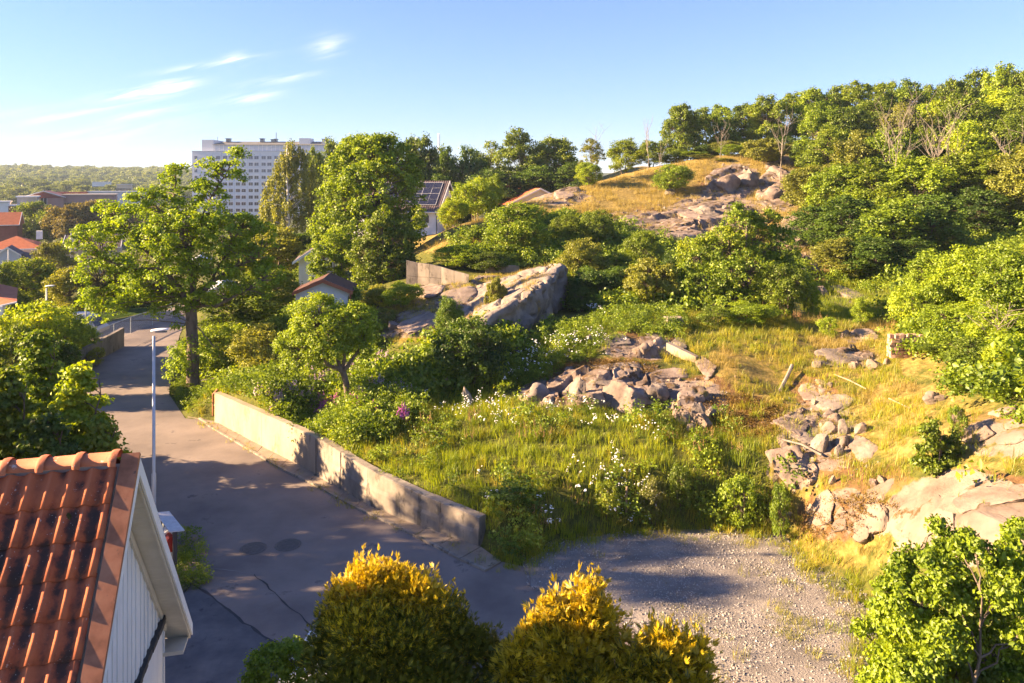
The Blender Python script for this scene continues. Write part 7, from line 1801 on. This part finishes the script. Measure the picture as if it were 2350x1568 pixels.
# ------------------------------------------------------------------ foreground plants
def near_maple(name, u, Y, vtop, wpx, vbot, label, seed, leafm='leaf_bright', ncl=430, leaf=.15):
    """maple sapling with flat layered leaf fans, big enough to see leaves"""
    s = Y / F; x = (u - UC) * s; z0 = ground(x, Y); H = HC - (vtop - VH) * s - z0; R = wpx * s / 2
    r = np.random.default_rng(seed)
    lobes = []
    for i in range(24):
        t = (i + .5) / 24; zz = .12 * H + .84 * H * t; rad = R * (1.05 - t) ** .8 * r.uniform(.7, 1.1); a = i * 2.4 + r.normal(0, .3); q = rad * .42 + .12
        lobes.append((math.cos(a) * rad * .62, math.sin(a) * rad * .62, zz - .1 * rad, q, q, H * .035 + .04))
    lobes.append((0, 0, H * .95, R * .14, R * .14, H * .07))
    t_, c_ = build_plant(name, lobes, H, .07, ncl, 30, leaf, .30, M['bark'], M[leafm], trunk_top=.9, stems=2, squash=(1.1, 1.1, .20), up=.75, flat=.55, inner=.2)
    e = empty('maple_sapling', (x, Y, z0), label=label, cat='tree'); link('trunk', t_, e); link('crown', c_, e)
near_maple('m1', 185, 25, 838, 210, 1100, 'maple sapling with layered leaves reaching over the road', 1, ncl=520)
near_maple('m2', 85, 27, 762, 200, 1100, 'taller maple sapling at the left behind the tiled roof', 2, ncl=520)
near_maple('m3', 20, 24, 850, 190, 1100, 'maple sapling at the left edge right above the tiled roof', 3, 'leaf_forest', ncl=460)
near_maple('m4', 235, 24, 960, 110, 1100, 'low dark maple sapling nearest the lamp post', 4, 'leaf_forest', ncl=260)
near_maple('m5', 110, 23, 955, 220, 1100, 'dark lower maple sapling just behind the roof ridge', 5, 'leaf_dark', ncl=420)

def conifer(name, nm, Y, lobes_px, n, size, label, leafm, goldm, goldf, base_px, stems_px=(), **kw):
    s = Y / F; u0 = base_px; x = (u0 - UC) * s; z0 = 0
    lobes_px = [(u, v, dy, max(5, ru - 11) if ru > 15 else ru * .7, max(8, rv - 9)) for (u, v, dy, ru, rv) in lobes_px]
    lb = [((u - u0) * s, dy, HC - (v - VH) * s, ru * s, ru * s * (1.0 if ru > 15 else 1), rv * s) for (u, v, dy, ru, rv) in lobes_px]
    me = conifer_sprays(nm + '_crown', lb, n, size, M[leafm], M[goldm] if goldm else None, goldf, **kw)
    paths = [(np.array([[(us - u0) * s, 0, -.1], [(us - u0) * s, 0, 1.5], [(ut - u0) * s, 0, HC - (vt - VH) * s]]), np.array([.07, .06, .012])) for (us, ut, vt) in stems_px]
    V_, F_ = tubes_np(paths, 6)
    e = empty(name, (x, Y, z0), label=label, cat='conifer')
    link('trunk', mesh_np(nm + '_trunk', V_, [F_], smooth=True), e, mat=M['bark']); link('crown', me, e)
Y1 = 10.2
s1 = Y1 / F
gz1 = HC - (1395 - VH) * s1
def g_top(p):
    q = (p[:, 2] - gz1 + .10 * np.abs(p[:, 0])) / .55 + fbm(p[:, 0] * 2, p[:, 2] * 2, p[:, 1] * 2, seed=4) * .9
    return (rng.random(len(p)) < sstep(-.5, 1.0, q) * .95 + .05).astype(int)
def g_mix(p):
    q = (p[:, 2] - np.median(p[:, 2])) * .8 + fbm(p[:, 0] * 1.6, p[:, 2] * 1.6, p[:, 1] * 1.6, seed=8) * 1.1 + .15
    return (rng.random(len(p)) < sstep(-.6, .5, q) * .95).astype(int)
conifer('cypress_tree', 'cypress', Y1, [(840, 1352, 0, 44, 42), (890, 1362, .1, 50, 42), (945, 1378, 0, 50, 40), (1000, 1398, 0, 40, 33), (1040, 1425, 0, 24, 26), (790, 1412, 0, 45, 48), (850, 1432, -.3, 80, 70), (930, 1452, -.3, 90, 70), (1010, 1462, 0, 60, 58), (758, 1462, 0, 38, 48),
         (745, 1522, 0, 40, 60), (860, 1540, -.5, 110, 80), (980, 1540, -.4, 90, 70), (1070, 1492, 0, 38, 48), (1110, 1505, 0, 30, 38), (1140, 1535, 0, 34, 38), (1168, 1560, 0, 44, 40), (828, 1325, 0, 12, 20), (868, 1328, 0, 11, 16), (985, 1362, 0, 11, 18), (775, 1378, 0, 9, 22), (1060, 1462, 0, 11, 25),
         (920, 1338, .1, 12, 16), (850, 1620, -.5, 130, 80), (1020, 1620, -.3, 120, 80), (800, 1350, 0, 8, 14), (960, 1345, 0, 8, 14), (1030, 1385, 0, 8, 14), (1110, 1468, 0, 8, 16)],
        30000, .085, 'wide dark green cypress with golden tips in the foreground', 'leaf_thuja', 'leaf_gold', g_top, 900, ((850, 840, 1330), (930, 940, 1345), (1030, 1010, 1390), (1110, 1112, 1480)), rag=.9, lo=.5)
conifer('golden_cypress_tree', 'golden', 9.6, [(1345, 1442, 0, 48, 52), (1300, 1482, -.2, 60, 58), (1265, 1455, 0, 36, 46), (1382, 1462, .1, 33, 42), (1240, 1502, 0, 44, 48), (1350, 1392, 0, 24, 34), (1362, 1354, 0, 8, 26), (1337, 1366, 0, 7, 20), (1380, 1385, 0, 7, 20), (1275, 1392, 0, 6, 34), (1262, 1405, 0, 7, 16),
         (1270, 1420, 0, 20, 22), (1200, 1522, 0, 38, 38), (1330, 1545, -.3, 92, 58), (1402, 1505, 0, 26, 38), (1180, 1548, 0, 34, 34), (1300, 1620, -.2, 130, 60), (1415, 1450, 0, 7, 18), (1225, 1455, 0, 8, 18)],
        14000, .105, 'golden yellow cypress with two thin leaders, right of the dark one', 'leaf_thuja', 'leaf_gold', g_mix, 1310, ((1345, 1356, 1342), (1270, 1277, 1362), (1210, 1200, 1500)), rag=.95, lo=.35)
conifer('golden_cypress_tree', 'golden2', 9.3, [(1525, 1512, 0, 42, 40), (1585, 1528, .1, 36, 32), (1545, 1478, 0, 9, 24), (1490, 1532, 0, 38, 32), (1450, 1552, 0, 38, 28), (1602, 1498, 0, 9, 18), (1510, 1478, 0, 8, 16), (1540, 1590, -.1, 90, 45), (1470, 1505, 0, 8, 16), (1572, 1500, 0, 8, 16)],
        6500, .105, 'smaller golden yellow cypress at the bottom edge, rightmost of the conifers', 'leaf_thuja', 'leaf_gold', g_mix, 1520, ((1530, 1545, 1465), (1585, 1600, 1495)), rag=.95, lo=.35)
custom_tree('garden_shrub', 640, 11.5, [(620, 1530, 0, 48, 45), (665, 1515, 0, 45, 38), (590, 1560, 0, 30, 36), (700, 1550, .1, 40, 40), (640, 1580, 0, 70, 50), (680, 1495, 0, 18, 20)], 230, 44, .045, .10, 'leaf_bright', 'small bright leafy shrub at the bottom edge beside the white car', tr=.03, stems=3, cat='shrub')
custom_tree('maple_bush', 2150, 20, [(2130, 1000, 0, 20, 26), (2145, 980, .1, 10, 14), (2118, 1035, 0, 16, 14), (2165, 1030, .1, 28, 24), (2190, 1010, 0, 14, 20), (2182, 1065, 0, 28, 22), (2140, 1070, -.1, 30, 22), (2105, 1060, 0, 16, 12), (2205, 1045, .1, 10, 16), (2160, 1090, 0, 30, 12)],
            190, 30, .085, .12, 'leaf_forest', 'single dark green maple bush on the dry rocky slope', tr=.03, stems=3, cat='bush', inner=.3, squash=(1.1, 1.1, .5))
_r = np.random.default_rng(77); PX = []
_tu, _tv = [1990, 2030, 2060, 2110, 2150, 2185, 2230, 2300, 2380], [1470, 1400, 1350, 1290, 1235, 1225, 1262, 1240, 1225]
for i in range(95):
    _u = _r.uniform(2025, 2370); _t = np.interp(_u, _tu, _tv) + 14; _q = _r.uniform(24, 44); PX.append((_u, _t + _q + (1640 - _t) * _r.random() ** 1.2 * .9, _r.uniform(-.7, .7), _q, _q * _r.uniform(.7, 1.1)))
for i in range(34):
    _u = _r.uniform(1995, 2370); PX.append((_u, np.interp(_u, _tu, _tv) + _r.uniform(-22, 60), _r.uniform(-.5, .5), 9, _r.uniform(16, 30)))
custom_tree('lilac_shrub', 2190, 12.2, PX, 1750, 42, .062, .13, 'leaf_bright', 'big leafy bright green shrub filling the lower right corner', tr=.06, stems=5, cat='shrub', long=1.35, inner=.2, droop=.25, flat=.8)

# ------------------------------------------------------------------ grass, weeds and flowers
def area(P_px, n, y0=None):
    """random points on the ground inside a picture-drawn outline"""
    W_ = np.array([hit(u, v)[:2] for u, v in P_px])
    lo, hi = W_.min(0), W_.max(0); out = []
    a = .5 * abs(np.dot(W_[:, 0], np.roll(W_[:, 1], 1)) - np.dot(W_[:, 1], np.roll(W_[:, 0], 1)))
    m = int(n * a)
    while sum(len(o) for o in out) < m:
        q = lo + (hi - lo) * rng.random((m * 2 + 50, 2)); out.append(q[inside(q[:, 0], q[:, 1], W_)])
    q = np.concatenate(out)[:m]
    return q
def drop(q, sink=.02):
    z = land(q[:, 0], q[:, 1]); return np.stack([q[:, 0], q[:, 1], z - sink], 1)
def keep(q, fn):
    z = land(q[:, 0], q[:, 1]); u, v = px_of(q[:, 0], q[:, 1], z); return q[fn(u, v, q)]
def notflat(q, d=.12):
    return q[~(inside(q[:, 0], q[:, 1], FLAT)) & (seg_dist(q[:, 0], q[:, 1], FLAT) > d) & (seg_dist(q[:, 0], q[:, 1], WL, False) > .34)]
gg = [grass_proto(30, .32, .17, .6, .012, M['grass_green']) for _ in range(3)]
gm = [grass_proto(26, .38, .17, .7, .010, M['grass_mixed']) for _ in range(3)]
gd = [grass_proto(24, .34, .17, .7, .008, M['grass_dry']) for _ in range(3)]
gs = [grass_proto(24, .16, .16, .8, .010, M['grass_mixed']) for _ in range(2)]
wd = []
for i in range(3):
    P = np.stack([rng.normal(0, .10, 16), rng.normal(0, .10, 16), rng.uniform(.05, .5, 16)], 1)
    V, Fc = leaves(P, unit(P + [0, 0, .2]), np.full(16, .10), 8, .055); wd.append(leaf_mesh('weed', V, Fc, M['weed']))
ms = []
for i in range(2):
    P = np.stack([rng.normal(0, .14, 22), rng.normal(0, .14, 22), rng.uniform(.0, .07, 22)], 1)
    V, Fc = leaves(P, unit(P + [0, 0, .5]), np.full(22, .05), 6, .03); ms.append(leaf_mesh('moss', V, Fc, M['moss_tuft']))
MEADOW = [(492, 965), (640, 1055), (727, 1100), (860, 1175), (960, 1215), (1090, 1262), (1120, 1290), (1230, 1290), (1330, 1232), (1600, 1208), (1800, 1225), (1800, 1130), (1740, 1050), (1700, 960), (1560, 965), (1420, 955), (1220, 935), (1100, 900), (930, 880), (620, 870), (510, 875)]
q = notflat(area(MEADOW, 26))
def pick(q, fn):
    z = land(q[:, 0], q[:, 1]); u, v = px_of(q[:, 0], q[:, 1], z); m = fn(u, v, q); return q[m], q[~m]
lush = lambda u, v, q: (fbm(q[:, 0] / 1.6, q[:, 1] / 1.6, octv=3, seed=41) + .25 * np.exp(-((u - 1350) / 450) ** 2 - ((v - 1050) / 60) ** 2) + rng.normal(0, .16, len(q))) > .05
a, b = pick(q, lush)
scatter('meadow_grass', drop(a), gg, .7, 1.5, 'lush green grass of the meadow above the retaining wall')
b1, b2 = pick(b, lambda u, v, q: rng.random(len(q)) < .72)
scatter('tall_grass', drop(b1), gm, .7, 1.6, 'tall yellow green grass mixed into the meadow')
scatter('meadow_weeds', drop(b2), wd, .8, 1.9, 'leafy weeds among the meadow grass')
q = notflat(area([(490, 960), (500, 880), (640, 865), (900, 870), (960, 930), (900, 1010), (800, 1040), (730, 1095), (640, 1055)], 16))
scatter('garden_herbs', drop(q), wd, .9, 2.0, 'dense leafy garden herbs behind the retaining wall')
# rough grass over the right slope
RIGHT = [(1560, 700), (1850, 735), (2060, 690), (2080, 760), (2060, 850), (2150, 930), (2345, 960), (2345, 1180), (2200, 1230), (2030, 1330), (1990, 1400), (1900, 1350), (1850, 1245), (1780, 1200), (1750, 1050), (1640, 960), (1560, 860), (1470, 790)]
q = notflat(area(RIGHT, 30))
def frock(u, v, q):
    d_, r_, t_ = masks(u, v)
    return (rng.random(len(q)) > np.clip(r_ * 1.05 + t_ * .55 - .1, 0, .97)) & (fbm(q[:, 0] / .9, q[:, 1] / .9, octv=3, seed=55) > -.35)
q = keep(q, frock)
a, b = pick(q, lambda u, v, q: (masks(u, v)[0] + fbm(q[:, 0] / 2, q[:, 1] / 2, octv=3, seed=61) * 1.3) > .95)
scatter('dry_grass', drop(a), gd, .5, 1.5, 'dry straw coloured grass between the rocks')
scatter('rough_grass', drop(b), gm + gm + gg[:2], .4, 1.25, 'rough yellow green grass between the rocks')
q = np.stack([rng.uniform(-4, 2.6, 1500), rng.uniform(34, 44, 1500)], 1)
_xc = np.interp(q[:, 1], [33.5, 35, 38, 41.5, 43.5], [-.3, .72, 1.79, 2.8, 2.8]); _zc = np.interp(q[:, 1], [33.5, 35, 38, 41.5, 43.5], [4.88, 5.2, 5.6, 5.95, 5.8])
ok = (q[:, 0] < _xc - .15) & (q[:, 0] > _xc - 3.2) & (fbm(q[:, 0] / 1.1, q[:, 1] / 1.1, octv=3, seed=66) > .0); t_ = np.clip((_xc - q[:, 0]) / 5.5, 0, 1)
gl_ = land(_xc - 5.5, q[:, 1]) - .25; zz_ = gl_ + (_zc - gl_) * (1 - t_ ** 1.35)
scatter('rock_top_grass', np.c_[q, zz_ + .06][ok], gd, .6, 1.3, 'dry grass growing on top of the huge outcrop')
# undergrowth on the green slopes
ug = []
for i in range(3):
    P = np.stack([rng.normal(0, .3, 30), rng.normal(0, .3, 30), rng.uniform(.05, .55, 30) ** 1.3], 1)
    V, Fc = leaves(P, unit(P + [0, 0, .3]), np.full(30, .18), 16, .085); ug.append(leaf_mesh('undergrowth', V, Fc, M['weed']))
q = np.concatenate([area([(1010, 575), (1120, 530), (1300, 495), (1450, 530), (1560, 580), (1840, 600), (1850, 660), (1600, 720), (1440, 720), (1300, 700), (1290, 630), (1090, 610)], 3.2), area([(880, 880), (1000, 800), (1110, 760), (1190, 800), (1150, 880), (1000, 910)], 6),
                    area([(2060, 700), (2345, 640), (2345, 930), (2200, 930), (2100, 820)], 4), area([(2000, 560), (2345, 420), (2345, 640), (2080, 690), (1900, 640)], 1.5), area([(500, 740), (850, 700), (870, 860), (640, 890), (520, 870)], 5)])
scatter('undergrowth', drop(keep(q, lambda u, v, q: rng.random(len(q)) > masks(u, v)[0] * .7)), ug, .9, 2.1, 'dense leafy undergrowth between the bushes on the slope')
q = np.stack([rng.uniform(11.5, 42, 9000), rng.uniform(9, 75, 9000)], 1); q = q[(q[:, 0] > q[:, 1] * .70) & ~inside(q[:, 0], q[:, 1], FLAT)]
scatter('bank_grass', drop(q), gm + gg + ug[:1], 1.0, 2.4, 'rough grass on the bank beyond the right edge')
# the dry hill
HILL = [(960, 578), (1010, 545), (1120, 500), (1260, 450), (1400, 415), (1540, 380), (1700, 358), (1850, 355), (1860, 640), (1800, 600), (1700, 560), (1560, 560), (1420, 530), (1300, 500), (1150, 540), (1060, 580)]
q = area(HILL, 7.0)
q = keep(q, lambda u, v, q: (rng.random(len(q)) > np.clip(masks(u, v)[1] * 1.15, 0, .95)) & (fbm(q[:, 0] / 2.4, q[:, 1] / 2.4, octv=3, seed=71) > -.3))
scatter('hill_grass', drop(q), gd, 1.0, 2.3, 'dry golden grass on the hill slope')
q = area([(880, 790), (870, 720), (960, 690), (1060, 640), (1260, 625), (1230, 700), (1100, 740), (1000, 790)], 24)
scatter('slope_grass', drop(keep(q, lambda u, v, q: rng.random(len(q)) > masks(u, v)[1] * .8)), gm + gd, .5, 1.1, 'yellow grass on the sunny rock slope below the concrete wall')
q = area([(1250, 760), (1480, 720), (1600, 745), (1560, 790), (1450, 770), (1350, 830), (1200, 900), (1080, 900), (1200, 830)], 22)
scatter('shade_grass', drop(q), gg + wd, .6, 1.4, 'green grass and weeds in the shade below the big rock')
q = area([(1840, 650), (1960, 640), (2060, 660), (2060, 720), (1950, 760), (1850, 740)], 14)
scatter('wood_edge_grass', drop(q), gg, .7, 1.4, 'green grass along the shaded edge of the wood')
# edge fringe of lot and verge at the maple
q = area([(395, 900), (420, 878), (500, 885), (495, 960), (430, 955)], 26)
scatter('verge_weeds', drop(notflat(q, .05)), gm + wd, .6, 1.3, 'weeds on the grass verge at the foot of the big maple')
fr = []
for i in range(iw, len(FLAT) - 12):
    a_, b_ = FLAT[i], FLAT[i + 1]; L_ = np.linalg.norm(b_ - a_); m = int(L_ * 26); t = rng.random(m)[:, None]
    fr.append(a_ + (b_ - a_) * t + rng.normal(0, .28, (m, 2)))
fr = np.concatenate(fr)
scatter('lot_edge_grass', np.c_[fr, np.maximum(land(fr[:, 0], fr[:, 1]), 0) - .02], gg + gm, .5, 1.2, 'grass fringe along the edge of the gravel lot')
tu = []
for (u, v, n_, sp) in ((1715, 1250, 26, .22), (1815, 1350, 10, .15), (1805, 1425, 40, .25), (1860, 1445, 22, .25), (1820, 1465, 14, .15), (1730, 1250, 10, .1), (1640, 1215, 20, .4), (1510, 1500, 8, .3), (1930, 1380, 18, .3), (1890, 1520, 14, .3), (1945, 1545, 10, .2), (1640, 1560, 12, .5),
                       (1374, 1278, 6, .1), (1600, 1440, 16, .4), (1750, 1320, 8, .2), (1980, 1470, 20, .3), (1560, 1235, 14, .3), (1850, 1310, 22, .3), (2000, 1540, 14, .3)):
    p = at_z(u, v, 0); tu += [(p[0] + rng.normal(0, sp), p[1] + rng.normal(0, sp), .01) for _ in range(n_)]
scatter('gravel_tufts', tu, gs + [gm[0]], .5, 1.2, 'small tufts of grass growing through the gravel')
st = []
for p0, p1 in zip(WALL[:-1], WALL[1:]):
    L_ = np.linalg.norm(p1[0] - p0[0]); m = int(L_ * 6)
    for t in rng.random(m):
        p = p0[0] + (p1[0] - p0[0]) * t
        if fbm(np.array([p[0] * 1.3]), np.array([p[1] * 1.3]), seed=77)[0] > -.05: st.append((p[0] - .12 * 1 - rng.random() * .5, p[1] - .12 - rng.random() * .35, .03))
scatter('pavement_weeds', st, gs, .5, 1.3, 'weeds growing from the pavement cracks along the retaining wall')
p = [at_z(u, v, 0) for u, v in ((418, 1270), (425, 1290), (430, 1310), (440, 1325), (450, 1335), (415, 1250))]
scatter('house_weeds', [(a_[0] + rng.normal(0, .2), a_[1] + rng.normal(0, .3), 0) for a_ in p for _ in range(16)], gs + wd, .5, 1.0, 'weeds at the corner of the white house')
q = area([(1560, 940), (1700, 900), (1800, 940), (1780, 1010), (1650, 990)], 40); q2 = area([(1850, 1210), (2000, 1140), (2060, 1170), (1960, 1230), (1870, 1250)], 40); q3 = area([(1230, 850), (1500, 830), (1530, 870), (1300, 880)], 26)
scatter('moss_patches', drop(np.concatenate([q, q2, q3]), .0), ms, .7, 1.4, 'rusty brown moss and heather on the rock ledges')
# flowers
fw = [flower_proto(5, .55, .030, M['petal_white'], M['weed']) for _ in range(3)]
def patch(L_, dens):
    o = []
    for (u, v, ru, rv) in L_:
        p = hit(u, v); s = p[1] / F; n_ = max(3, int(dens * ru * rv * s * s * F / max(60, v - VH) * 2.2))
        o.append(p[:2] + rng.normal(0, .5, (n_, 2)) * np.array([ru * s, rv * s * F / max(120, v - VH) * .9]))
    return np.concatenate(o)
q = patch([(1435, 1165, 70, 40), (1420, 1150, 60, 30), (1450, 1190, 60, 30), (1260, 1235, 40, 20), (1250, 1230, 30, 16), (1500, 1185, 60, 20), (1120, 1165, 30, 18), (1320, 1130, 30, 16), (1270, 820, 70, 20), (1360, 810, 60, 14), (1180, 870, 70, 20), (1370, 722, 20, 14), (1330, 960, 60, 12), (1380, 990, 70, 12), (1250, 965, 90, 10),
           (1130, 950, 90, 16), (1060, 945, 60, 14), (1140, 985, 60, 16), (900, 930, 70, 16), (1480, 1000, 60, 16)], 7)
scatter('white_flowers', drop(notflat(q)), fw, .8, 1.35, 'white daisies scattered over the meadow')
fc = [flower_proto(5, .75, .05, M['petal_lilac'], M['weed'], 'spike', .18) for _ in range(2)]
q = patch([(600, 925, 30, 6), (640, 945, 40, 8), (690, 950, 40, 8), (700, 940, 40, 8), (790, 880, 110, 10), (730, 878, 60, 8), (870, 915, 60, 12), (600, 880, 30, 8)], 10)
scatter('pale_flowers', drop(notflat(q)), fc, .8, 1.2, 'pale lilac and cream flower heads in the garden bed')
fp = [flower_proto(4, .85, .06, M['petal_pink'], M['weed'], 'spike', .12) for _ in range(2)]
q = patch([(736, 958, 12, 5), (748, 955, 8, 5), (776, 952, 8, 5), (822, 958, 8, 5), (862, 968, 8, 5), (930, 985, 8, 5)], 70)
scatter('pink_flowers', drop(notflat(q)), fp, .8, 1.15, 'purple pink lupins beside the apple trunk')
fs = [flower_proto(6, .6, .02, M['seed_brown'], M['grass_dry'] if False else M['weed'], 'spike', .2)]
q = patch([(1310, 1145, 30, 16), (990, 1000, 60, 14), (1180, 1000, 120, 20), (1600, 1050, 100, 30), (1850, 745, 60, 10), (1780, 730, 30, 10), (1250, 1210, 60, 20), (1480, 1230, 90, 10)], 2.5)
scatter('seed_stalks', drop(notflat(q)), fs, .8, 1.5, 'brown seed stalks standing in the grass')
# gravel stones
def stone_proto(mat):
    d = unit(rng.normal(0, 1, (9, 3))); import bmesh
    bm = bmesh.new()
    for p in d * np.array([1, .8, .6]) * rng.uniform(.75, 1.1, (9, 1)): bm.verts.new(p)
    bmesh.ops.convex_hull(bm, input=bm.verts); me = bpy.data.meshes.new('pebble'); bm.to_mesh(me); bm.free(); me.materials.append(mat); return me
stp = [stone_proto(M[k]) for k in ('stone_a', 'stone_b', 'stone_a', 'stone_c', 'stone_b', 'stone_a')]
n = 90000
q = np.stack([rng.uniform(gp[:, 0].min(), 13, n), rng.uniform(9, gp[:, 1].max(), n)], 1)
ii = inside(q[:, 0], q[:, 1], gp); dd = seg_dist(q[:, 0], q[:, 1], gp); q, dd = q[ii | (dd < .4)], dd[ii | (dd < .4)]
keepm = (fbm(q[:, 0] / .8, q[:, 1] / .8, octv=3, seed=91) + rng.normal(0, .35, len(q)) > -.25) & (rng.random(len(q)) < .35 + .65 * (dd > .3))
q = q[keepm]
scatter('gravel_stones', np.c_[q, np.full(len(q), .035) + np.clip(fbm(q[:, 0] / .9, q[:, 1] / .9, octv=4, seed=31) * .5 + .3, 0, 1) * .05], stp, .012, .042, 'loose grey gravel stones on the lot', tilt=.6)
# rubble among the boulders
q = area([(1560, 760), (1900, 870), (2060, 850), (2050, 1100), (2000, 1250), (1850, 1240), (1760, 1100), (1650, 960), (1420, 870), (1420, 780)], 14)
q = keep(q, lambda u, v, q: rng.random(len(q)) < masks(u, v)[1] + masks(u, v)[2] * .4)
stp = [stone_proto(M[k]) for k in ('stone_brown', 'stone_dark', 'stone_brown', 'stone_b')]
scatter('rubble', drop(q, -.01), stp, .03, .12, 'broken stones and rubble lying between the boulders', tilt=.6)
q = keep(area(HILL, 3.0), lambda u, v, q: rng.random(len(q)) < masks(u, v)[1])
scatter('hill_rubble', drop(q, -.02), stp, .10, .35, 'broken stones on the hill slope', tilt=.5)
